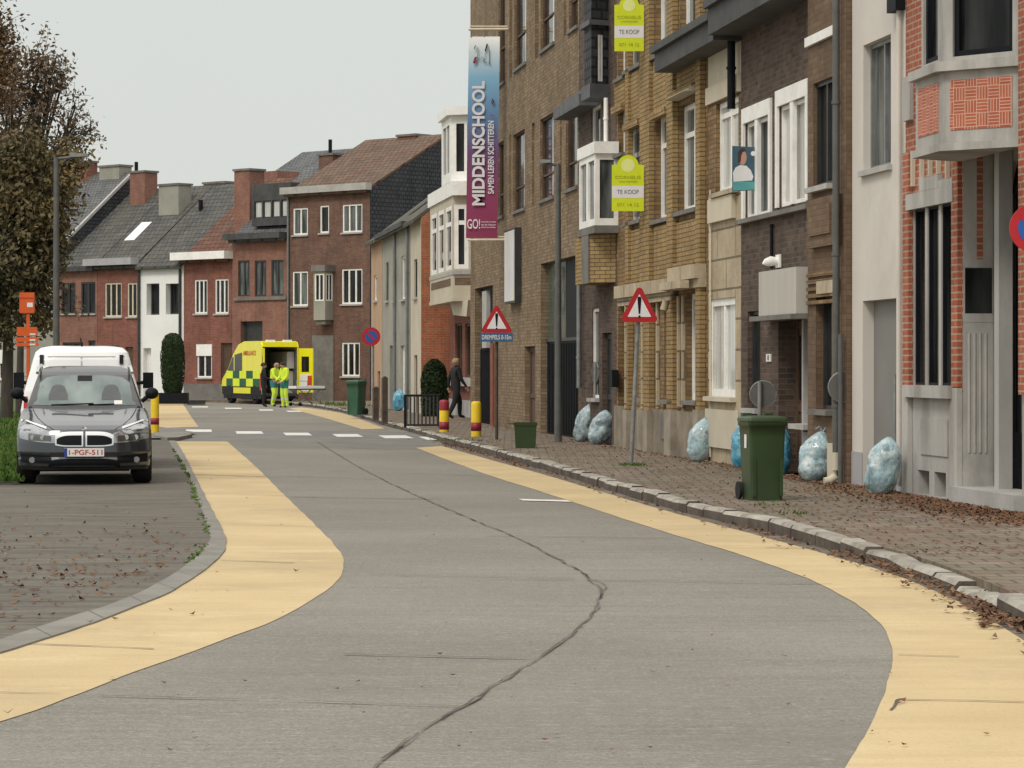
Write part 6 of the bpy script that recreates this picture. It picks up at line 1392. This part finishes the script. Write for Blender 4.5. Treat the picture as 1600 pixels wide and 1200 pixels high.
# school banner
s = 65.6; y = F / s; X = lambda px: (px - CX) / s; z_ = lambda py: H + (YH - py) / s; f = Frame((0, y), (1, 0)); t = T('school_banner', 'tall vertical school banner fading from white and blue to purple, held by two white arms', 'banner', (X(795), y, z_(375)))
m, tt, bs = newmat('banner_print'); sp = tt.nodes.new('ShaderNodeSeparateXYZ'); tt.links.new(coord(tt, 'UV'), sp.inputs[0]); rp = tt.nodes.new('ShaderNodeValToRGB'); tt.links.new(sp.outputs['Y'], rp.inputs[0])
el = rp.color_ramp.elements
for p, c in ((.0, (.25, .025, .08)), (.2, (.25, .028, .10)), (.42, (.16, .06, .17)), (.6, (.12, .23, .42)), (.8, (.22, .44, .62)), (.92, (.6, .7, .74)), (1., (.74, .75, .75))):
    e = el.new(p); e.color = (*c, 1)
el.remove(el[0]); tt.links.new(rp.outputs[0], bs.inputs['Base Color']); bs.inputs['Roughness'].default_value = .55; MATS['banner_print'] = m
mb = MB(); rows, uvs = [], []
for i in range(25):
    v = i / 24; x0, x1 = 728 + 4.5 * v, 777 + 4 * v; rows.append([]); uvs.append([])
    for k in range(5): 
        px = x0 + (x1 - x0) * k / 4; rows[-1].append(Vector((X(px), y - .012 * math.sin(v * 9) * (k - 2), z_(372 - 315 * v)))); uvs[-1].append((k / 4, v))
mb.grid(rows, uvs=uvs); mb.grid([[p + Vector((0, .008, 0)) for p in r[::-1]] for r in rows], uvs=[u[::-1] for u in uvs]); pn = t.part('cloth', mb, 'banner_print')
yb = y - .045
t.part('banner_text', textmb('MIDDENSCHOOL', (X(747.5), yb, z_(224)), (0, 0, 1), (-1, 0, 0), 20 / s, 194 / s, bold=.03), 'sign_white', pn)
t.part('banner_text', textmb('SAMEN LEREN SCHITTEREN', (X(767), yb, z_(246)), (0, 0, 1), (-1, 0, 0), 9.5 / s, 114 / s, bold=.02), 'sign_white', pn)
t.part('banner_text', textmb('!', (X(770), yb, z_(181)), (0, 0, 1), (-1, 0, 0), 8 / s), 'plate_red', pn)
t.part('banner_text', textmb('GO!', (X(740), yb, z_(350)), (1, 0, 0), (0, 0, 1), 15 / s, 20 / s), 'sign_white', pn)
for k, q in enumerate(('onderwijs', 'van de Vlaamse', 'Gemeenschap')): t.part('banner_text', textmb(q, (X(763), yb, z_(347 + 4.2 * k)), (1, 0, 0), (0, 0, 1), 2.6 / s, 23 / s), 'sign_white', pn)
def stroke(pts, w, m_):
    mb = MB(); mb.tube([(X(a_), yb, z_(c_)) for a_, c_ in pts], w, 5); t.part('emblem_stroke', mb, m_, pn)
stroke([(741, 77), (743, 71)], .014, 'ink_grey'); stroke([(746.5, 74), (747, 80), (746, 90), (744, 98)], .010, 'ink_grey'); stroke([(758.5, 80), (761.5, 69)], .018, 'black_paint'); stroke([(758.5, 80), (757, 98), (765, 99)], .008, 'ink_grey'); stroke([(764, 76), (764.5, 98), (766, 102)], .010, 'ink_grey'); stroke([(740, 99), (742, 91), (744, 89), (741, 99)], .020, 'bollard_red'); stroke([(746, 90), (750, 94), (753, 89), (756, 92), (755, 97)], .008, 'ink_grey')
stroke([(769, 155), (771.5, 160), (769, 163), (768, 158)], .016, 'bollard_red')
for yy, x0 in ((43, 732), (372, 731)):
    mb = MB(); mb.tube([(X(x0), y, z_(yy + 3)), (X(794), y, z_(yy + 2.5))], .03, 10); mb.tube([(X(x0 + 2), y + .05, z_(yy - 2)), (X(794), y + .05, z_(yy - 2))], .02, 8); t.part('arm', mb, 'cream_paint')
mb = MB()
for x_ in (736, 757): mb.tube([(X(x_), y, z_(46)), (X(x_), y, z_(58))], .012, 6)
t.part('hanger', mb, 'galv')

# ================================================================ people
M('skin', (.45, .25, .18), .55, .06, 8); M('hivis', (.60, .78, .04), .6, .06, 6); M('hivis_pants', (.55, .74, .06), .6, .06, 6); M('teal_cloth', (.02, .16, .15), .7, .1, 6); M('dark_cloth', (.013, .013, .015), .8, .2, 6); M('brown_cloth', (.05, .032, .028), .8, .2, 6)
M('hair_dark', (.02, .015, .012), .7, .2, 20); M('hair_light', (.30, .21, .13), .7, .2, 20); M('reflective', (.6, .6, .6), .3, .05, 5); M('shoe', (.015, .015, .016), .6, .2, 9)
def person(label, loc, rz, J, zones, hair, h=1.75):
    """one skinned body (front is -Y); J overrides joints; zones(part name, z) gives the cloth index of each face"""
    k = h / 1.75
    jt = dict(pel=(0, 0, .96), sp=(0, .01, 1.14), ch=(0, .0, 1.34), nk=(0, 0, 1.49), hd=(0, -.015, 1.60), tp=(0, -.005, 1.70), ns=(0, -.115, 1.585),
              sl=(.17, 0, 1.42), el=(.23, .03, 1.14), wl=(.25, -.06, .90), hl=(.25, -.08, .83), sr=(-.17, 0, 1.42), er=(-.23, .03, 1.14), wr=(-.25, -.06, .90), hr=(-.25, -.08, .83),
              pl=(.09, 0, .90), kl=(.10, -.02, .50), al=(.10, .02, .09), tl=(.11, -.15, .03), pr=(-.09, 0, .90), kr=(-.10, -.02, .50), ar=(-.10, .02, .09), tr=(-.11, -.15, .03))
    jt.update(J)
    rad = dict(pel=.135, sp=.125, ch=.145, nk=.055, hd=.092, tp=.075, ns=.014, sl=.068, el=.048, wl=.034, hl=.034, sr=.068, er=.048, wr=.034, hr=.034, pl=.095, kl=.066, al=.046, tl=.036, pr=.095, kr=.066, ar=.046, tr=.036)
    names = list(jt); vs = [Vector(jt[n]) for n in names]; rs = [rad[n] for n in names]; part_ = list(names)
    es = [(names.index(a), names.index(b)) for a, b in (('pel', 'sp'), ('sp', 'ch'), ('ch', 'nk'), ('nk', 'hd'), ('hd', 'tp'), ('hd', 'ns'), ('ch', 'sl'), ('sl', 'el'), ('el', 'wl'), ('wl', 'hl'), ('ch', 'sr'), ('sr', 'er'), ('er', 'wr'), ('wr', 'hr'), ('pel', 'pl'), ('pl', 'kl'), ('kl', 'al'), ('al', 'tl'), ('pel', 'pr'), ('pr', 'kr'), ('kr', 'ar'), ('ar', 'tr'))]
    for hnd, wst in (('hl', 'wl'), ('hr', 'wr')):
        p = Vector(jt[hnd]); d = (p - Vector(jt[wst])).normalized(); sd_ = d.cross(Vector((1, 0, .2))).normalized()
        for i, (off, ln) in enumerate(((-.03, .075), (-.01, .085), (.01, .08), (.03, .062))):
            a = p + sd_ * off + d * .02; b = a + d * ln * .55 ; c = b + (d + sd_.cross(d) * -.4).normalized() * ln * .5; i0 = len(vs); vs += [a, b, c]; rs += [.011, .0095, .008]; part_ += [hnd + 'f'] * 3
            es += [(names.index(hnd), i0), (i0, i0 + 1), (i0 + 1, i0 + 2)]
        a = p + sd_ * -.035 - d * .02; i0 = len(vs); vs += [a, a + (d - sd_).normalized() * .045]; rs += [.012, .009]; part_ += [hnd + 'f'] * 2; es += [(names.index(hnd), i0), (i0, i0 + 1)]
    me = bpy.data.meshes.new('body'); me.from_pydata([tuple(v * k) for v in vs], es, []); o = link(bpy.data.objects.new('body', me)); o.modifiers.new('skin', 'SKIN')
    for i, sv in enumerate(me.skin_vertices[0].data): sv.radius = (rs[i] * k * (1.28 if part_[i] in ('pel', 'sp', 'ch') else (1.25 if part_[i] in ('sl', 'el', 'sr', 'er', 'pl', 'kl', 'al', 'pr', 'kr', 'ar') else 1)), rs[i] * k * (.95 if part_[i] in ('pel', 'sp', 'ch') else (1.25 if part_[i] in ('sl', 'el', 'sr', 'er', 'pl', 'kl', 'al', 'pr', 'kr', 'ar') else 1))); sv.use_root = i == 0
    sb = o.modifiers.new('sub', 'SUBSURF'); sb.levels = 2; sb.render_levels = 2
    dg = bpy.context.evaluated_depsgraph_get(); dg.update(); m2 = bpy.data.meshes.new_from_object(o.evaluated_get(dg)); bpy.data.objects.remove(o); bpy.data.meshes.remove(me)
    m2.materials.clear(); mats(m2, [z[1] for z in zones] + ['skin', 'shoe']); nzn = len(zones)
    vk = [v * k for v in vs]; head = Vector(jt['hd']).z * k - .09
    for p in m2.polygons:
        p.use_smooth = True; j = min(range(len(vk)), key=lambda q: (vk[q] - p.center).length_squared - (rs[q] * k) ** 2); n_ = part_[j]
        if n_ in ('hd', 'tp', 'ns') or n_.startswith(('hl', 'hr')): p.material_index = nzn
        elif n_ in ('tl', 'tr'): p.material_index = nzn + 1
        else:
            for zi, (test, _) in enumerate(zones):
                if test(n_, p.center.z / k): p.material_index = zi; break
    t = T('person', label, 'person', loc, rz); b = link(bpy.data.objects.new('body', m2)); b.parent = t.o
    hd = Vector(jt['hd']) * k + Vector((0, .01, .025)); mb = MB(); rows = []
    for i in range(9):
        a = math.pi * .62 * i / 8; r_ = .103 * math.sin(a) + .002; rows.append([hd + Vector((r_ * math.cos(q * math.pi / 8), r_ * math.sin(q * math.pi / 8) * 1.08 + (.012), .108 * math.cos(a) - (.0 if math.sin(q * math.pi / 8) > -.3 else -.035 * (i / 8)))) for q in range(17)])
    mb.grid([r[::-1] for r in rows]); t.part('hair', mb, hair, local=True)
    for x in (-.033, .033):
        mb = MB(); c = Vector(jt['hd']) * k + Vector((x, -.088, .01)); mb.lathe(c, [(0, -.008), (.008, -.003), (.008, .003), (0, .008)], 8); t.part('eye', mb, 'shoe', local=True)
        mb = MB(); c = Vector(jt['hd']) * k + Vector((x * 2.8, .0, -.005)); mb.lathe(c, [(0, -.03), (.014, -.01), (.016, .012), (0, .03)], 8); t.part('ear', mb, 'skin', local=True)
    mb = MB(); c = Vector(jt['hd']) * k; mb.tube([c + Vector((-.022, -.086, -.045)), c + Vector((0, -.094, -.047)), c + Vector((.022, -.086, -.045))], .005, 6); t.part('mouth', mb, 'brown_cloth', local=True)
    return t
arm = ('sl', 'el', 'wl', 'sr', 'er', 'wr'); leg = ('kl', 'al', 'kr', 'ar')
medic = [(lambda n, z: n in arm, 'hivis'), (lambda n, z: z > 1.08 and n not in leg, 'hivis'), (lambda n, z: z > .72, 'teal_cloth'), (lambda n, z: .30 < z < .36, 'reflective'), (lambda n, z: True, 'hivis_pants')]
b = G(429, 635); person('paramedic in lime jacket with light hair bending towards a colleague behind the ambulance', (b.x, b.y - .3, 0), R(60),
    dict(hd=(0, -.14, 1.57), tp=(0, -.14, 1.67), ns=(0, -.245, 1.545), nk=(0, -.08, 1.47), ch=(0, -.03, 1.33), er=(-.2, -.14, 1.15), wr=(-.14, -.34, 1.04), hr=(-.12, -.40, 1.02), el=(.2, -.12, 1.15), wl=(.14, -.32, 1.02), hl=(.12, -.38, 1.0), sl=(.17, -.05, 1.41), sr=(-.17, -.05, 1.41), kr=(-.13, -.1, .5), ar=(-.14, .0, .09), tr=(-.15, -.16, .03), al=(.11, .14, .09), tl=(.12, -.02, .03)), medic, 'hair_light', 1.78)
b = G(446, 637); person('paramedic in lime jacket with dark hair facing the other one behind the ambulance', (b.x, b.y - .5, 0), R(-50),
    dict(hd=(0, -.10, 1.58), tp=(0, -.09, 1.68), ns=(0, -.205, 1.555), nk=(0, -.05, 1.48), er=(-.22, -.06, 1.14), wr=(-.14, -.28, 1.02), hr=(-.12, -.34, 1.0), el=(.22, -.05, 1.14), wl=(.16, -.26, .98), hl=(.14, -.32, .96), al=(.13, .05, .09), tl=(.15, -.12, .03), kl=(.13, -.03, .5)), medic, 'hair_dark', 1.80)
b = G(413, 636); person('person in dark clothes standing at the rear corner of the ambulance', (b.x, b.y - .3, 0), R(95), dict(er=(-.23, -.05, 1.14), wr=(-.16, -.26, 1.08), hr=(-.13, -.32, 1.08)), [(lambda n, z: True, 'dark_cloth')], 'hair_dark', 1.76)
b = Vector(((712 - CX) / 56.5, F / 56.5, ZP)); b.y += .4
person('person in a dark coat walking along the pavement by the school gate', tuple(b), R(115), dict(kl=(.10, -.16, .52), al=(.10, -.16, .10), tl=(.11, -.33, .06), kr=(-.10, .08, .50), ar=(-.10, .26, .13), tr=(-.11, .12, .04), el=(.22, .12, 1.15), wl=(.24, .12, .92), hl=(.24, .11, .85), er=(-.22, -.06, 1.14), wr=(-.23, -.2, .95), hr=(-.23, -.24, .89)), [(lambda n, z: z > .80 and n not in leg, 'dark_cloth'), (lambda n, z: True, 'dark_cloth')], 'hair_light', 1.72)

# ================================================================ refuse bags
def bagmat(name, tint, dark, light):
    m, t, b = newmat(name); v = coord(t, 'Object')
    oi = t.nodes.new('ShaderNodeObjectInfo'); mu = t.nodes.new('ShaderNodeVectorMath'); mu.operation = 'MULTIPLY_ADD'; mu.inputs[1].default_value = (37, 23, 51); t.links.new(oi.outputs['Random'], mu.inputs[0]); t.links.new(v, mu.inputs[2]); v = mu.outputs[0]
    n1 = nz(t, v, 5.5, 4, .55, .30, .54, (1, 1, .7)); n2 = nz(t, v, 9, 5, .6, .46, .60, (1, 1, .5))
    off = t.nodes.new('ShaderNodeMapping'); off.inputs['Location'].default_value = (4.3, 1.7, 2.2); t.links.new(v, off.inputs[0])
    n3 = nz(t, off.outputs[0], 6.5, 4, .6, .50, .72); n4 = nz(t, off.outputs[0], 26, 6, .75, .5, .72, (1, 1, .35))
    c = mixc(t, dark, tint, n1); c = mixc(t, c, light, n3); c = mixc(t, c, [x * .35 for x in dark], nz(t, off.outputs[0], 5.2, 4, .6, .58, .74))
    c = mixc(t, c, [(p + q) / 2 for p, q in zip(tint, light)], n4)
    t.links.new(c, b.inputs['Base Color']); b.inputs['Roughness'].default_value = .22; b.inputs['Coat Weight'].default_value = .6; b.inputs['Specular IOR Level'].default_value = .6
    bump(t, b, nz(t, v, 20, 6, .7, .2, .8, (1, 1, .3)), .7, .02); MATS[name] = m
bagmat('bag_pale', (.34, .50, .55), (.12, .19, .21), (.78, .85, .87)); bagmat('bag_blue', (.05, .29, .45), (.02, .11, .19), (.34, .66, .78)); bagmat('bag_grey', (.27, .37, .40), (.06, .08, .09), (.68, .76, .78))
def bag(label, px, py, w, top, lean, m, seed, strings=True, neck=0):
    s = max((py - YH) / (H - ZP), (px + .42 * w - 203) / 9.0); b = Vector(((px - CX) / s, F / s, ZP)); h = (py - top) / s; r = w / s / 2 * 1.1; t = T('refuse_bag', label, 'refuse bag', tuple(b), group='blue refuse bags')
    vs, fs = [], []; n1, n2 = 44, 40; sv = Vector((seed * 7.3, seed * 3.1, seed))
    for i in range(n1 + 1):
        v = i / n1
        pr = (.55 + .45 * math.sin(min(1, v / .28) * math.pi / 2)) * (min(1, v / .03 + .2) if v < .03 else 1) * (1 if v < .62 else math.cos((v - .62) / .38 * math.pi / 2 * .97) ** .75) * (.90 + .12 * math.sin(v * 2.6 + .3))
        for k in range(n2):
            a = 2 * math.pi * k / n2; d = Vector((math.cos(a), math.sin(a), v * 2.2))
            q = 1 + .13 * noise.noise(d * 1.4 + sv) + .06 * noise.noise(d * 3.2 + sv) - .06 * abs(noise.noise(Vector((d.x * 7, d.y * 7, d.z * 2.5)) + sv)) + .10 * math.sin(a * 9 + 5 * noise.noise(d * 2 + sv)) * max(0, v - .5) + .035 * noise.noise(d * 13 + sv)
            rr = r * pr * q * .98; z = h * (v + .012 * noise.noise(d * 6 + sv)); vs.append(Vector((rr * math.cos(a) + lean * z, rr * math.sin(a) * .85, max(0.0, z))))
    for i in range(n1):
        for k in range(n2): fs.append((i * n2 + k, i * n2 + (k + 1) % n2, (i + 1) * n2 + (k + 1) % n2, (i + 1) * n2 + k))
    fs.append(tuple(range(n2))[::-1]); fs.append(tuple(range(n1 * n2, n1 * n2 + n2)))
    mb = MB(); mb.raw(vs, fs); t.part('sack', mb, m, local=True)
    if strings:
        c = vs[-1]; mb = MB()
        for x0, x1 in ((-.02, -.10), (.02, .09)): mb.tube([c + Vector((x0 * 0 - lean * .0, 0, -.02)), c + Vector((x1 * .5, -.01, .06)), c + Vector((x1, -.02, .03))], [.016, .012, .004], 6)
        t.part('tie', mb, m, local=True)
    return t
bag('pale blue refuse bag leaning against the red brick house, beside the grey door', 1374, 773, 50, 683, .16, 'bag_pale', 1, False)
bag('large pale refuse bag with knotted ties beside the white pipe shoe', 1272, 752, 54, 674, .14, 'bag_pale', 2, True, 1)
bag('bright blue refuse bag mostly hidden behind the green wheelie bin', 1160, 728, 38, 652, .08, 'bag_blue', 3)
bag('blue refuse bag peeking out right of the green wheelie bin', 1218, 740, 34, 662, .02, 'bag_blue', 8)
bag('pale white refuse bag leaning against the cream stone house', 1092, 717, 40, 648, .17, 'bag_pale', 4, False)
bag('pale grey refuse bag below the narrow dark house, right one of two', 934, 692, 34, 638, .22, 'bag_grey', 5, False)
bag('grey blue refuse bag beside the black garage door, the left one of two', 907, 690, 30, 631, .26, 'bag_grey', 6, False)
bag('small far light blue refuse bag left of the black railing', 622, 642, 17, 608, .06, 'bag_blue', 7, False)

# ================================================================ autumn trees
M('bark', (.055, .047, .038), .9, .25, 4, stretch=(3, 3, .6), bmp=.3)
FOL('leaf_rust', [(.08, .055, .035), (.13, .085, .048), (.18, .115, .06), (.26, .16, .07)]); FOL('leaf_olive', [(.05, .05, .026), (.10, .09, .046), (.16, .125, .065), (.30, .20, .06)]); FOL('leaf_brown', [(.10, .075, .05), (.15, .11, .07), (.19, .14, .095), (.25, .175, .115)])
def tree(label, base_px, Y, trunk_h, blobs, leafm, nleaf, leafs, seed, dens_px=None, trunk_r=.10):
    rg = random.Random(seed); s = F / Y; bx = (base_px - CX) / s; base_ = Vector((bx, Y, 0.0)); t = T('autumn_tree', label, 'tree', tuple(base_), group='autumn trees')
    mb = MB(); top = base_ + Vector((0, 0, trunk_h)); mb.tube([base_, base_ + Vector((.05, 0, trunk_h * .3)), base_ + Vector((-.05, .05, trunk_h * .65)), top], [trunk_r * 1.3, trunk_r, trunk_r * .8, trunk_r * .45], 10)
    pts = []
    for px, py, rx, ry, w in blobs:
        c = Vector(((px - CX) / s, Y + rg.uniform(-1.0, 1.0), H + (YH - py) / s)); pts.append((c, rx / s, ry / s, w))
    twigs = []
    for c, rx, ry, w in pts:
        st = base_ + Vector((0, 0, trunk_h * rg.uniform(.45, .95))); md = st.lerp(c, .5) + Vector((rg.uniform(-.3, .3), rg.uniform(-.3, .3), rg.uniform(-.2, .5)))
        br = spline([st, md, c], 5); mb.tube(br, [trunk_r * .45 - (trunk_r * .45 - .03) * i / (len(br) - 1) for i in range(len(br))], 6)
        for k in range(int(9 * w) + 4):
            a = br[rg.randrange(3, len(br))]; d = Vector((rg.gauss(0, rx * .62), rg.gauss(0, rx * .55), rg.gauss(.15 * ry, ry * .55))); e = c + d; m_ = a.lerp(e, .5) + Vector((0, 0, rg.uniform(0, .3)))
            tw = [a, m_, e]; mb.tube(tw, [.035, .022, .008], 4, cap=False); twigs.append((tw, w))
            for q in range(2):
                f_ = e.lerp(m_, .4 + .4 * q); g_ = f_ + Vector((rg.gauss(0, .35), rg.gauss(0, .35), rg.gauss(.15, .3))); mb.tube([f_, g_], [.012, .005], 3, cap=False); twigs.append(([f_, f_.lerp(g_, .6), g_], w))
    t.part('trunk', mb, 'bark'); mb = MB(); tot = sum(w for _, w in twigs)
    for tw, w in twigs:
        for i in range(int(nleaf * w / tot)):
            q = rg.random() ** .6; p = tw[0].lerp(tw[1], q * 2) if q < .5 else tw[1].lerp(tw[2], q * 2 - 1); p = p + Vector((rg.gauss(0, .16), rg.gauss(0, .16), rg.gauss(-.03, .15)))
            d1 = Vector((rg.gauss(0, 1), rg.gauss(0, 1), rg.gauss(0, 1))).normalized(); d2 = d1.cross(Vector((rg.gauss(0, 1), rg.gauss(0, 1), rg.gauss(0, 1)))).normalized(); l_ = leafs * rg.uniform(.6, 1.3)
            mb.face([p - d1 * l_, p - d2 * l_ * .5 + d1 * l_ * .1, p + d1 * l_, p + d2 * l_ * .5 + d1 * l_ * .1])
    t.part('crown', mb, leafm)
tree('tall autumn tree with thin rusty brown leaves and bare twigs at its edge', 30, 88, 8.5,
     [(30, 110, 28, 26, .8), (62, 95, 24, 22, .8), (85, 105, 16, 20, .6), (55, 140, 34, 26, .8), (95, 130, 18, 18, .45), (20, 165, 30, 28, .8), (70, 180, 26, 24, .35), (112, 165, 14, 18, .3), (120, 195, 14, 16, .3), (145, 205, 12, 16, .4), (95, 225, 26, 22, .35), (15, 215, 30, 24, .7), (120, 235, 12, 12, .3), (50, 225, 28, 22, .4)], 'leaf_brown', 4800, .08, 3)
tree('dense olive and brown autumn tree, its foliage hanging low beside the dark lamp post', 10, 80.5, 7.5,
     [(0, 270, 34, 26, 1), (45, 275, 30, 24, 1), (84, 268, 18, 16, .7), (102, 285, 12, 16, .7), (5, 320, 34, 28, 1), (50, 325, 32, 28, 1), (82, 330, 16, 20, .9), (10, 380, 34, 28, 1), (55, 385, 30, 26, 1), (74, 385, 13, 20, .7), (0, 430, 30, 26, 1), (42, 435, 28, 24, .9), (70, 440, 20, 18, .5), (8, 480, 26, 20, .9), (35, 490, 18, 14, .6), (-30, 350, 34, 60, 1), (-30, 450, 30, 40, 1), (20, 520, 26, 18, 1), (-5, 530, 26, 18, 1), (55, 515, 18, 16, .8), (75, 480, 16, 20, .7), (70, 290, 34, 26, 1), (82, 360, 12, 20, .8), (66, 350, 18, 28, 1), (25, 350, 30, 34, 1), (25, 250, 30, 22, 1), (70, 245, 24, 20, .8), (106, 258, 13, 12, .6), (104, 300, 12, 18, .8), (92, 345, 12, 18, .8), (76, 395, 11, 18, .8), (60, 300, 30, 30, 1), (30, 300, 30, 30, 1), (50, 400, 26, 26, 1), (25, 460, 26, 22, 1), (70, 440, 10, 18, .6)], 'leaf_olive', 27000, .09, 5, trunk_r=.15)
tree('narrow brown autumn tree rising at the left edge of the picture', -25, 84, 10,
     [(-5, 60, 16, 30, 1), (0, 100, 18, 24, 1), (-10, 20, 10, 24, .8), (-30, 60, 20, 40, 1), (5, 130, 14, 18, .8), (-20, 150, 20, 26, 1), (-30, 220, 26, 30, 1), (0, 240, 20, 20, .7)], 'leaf_rust', 7000, .08, 9)
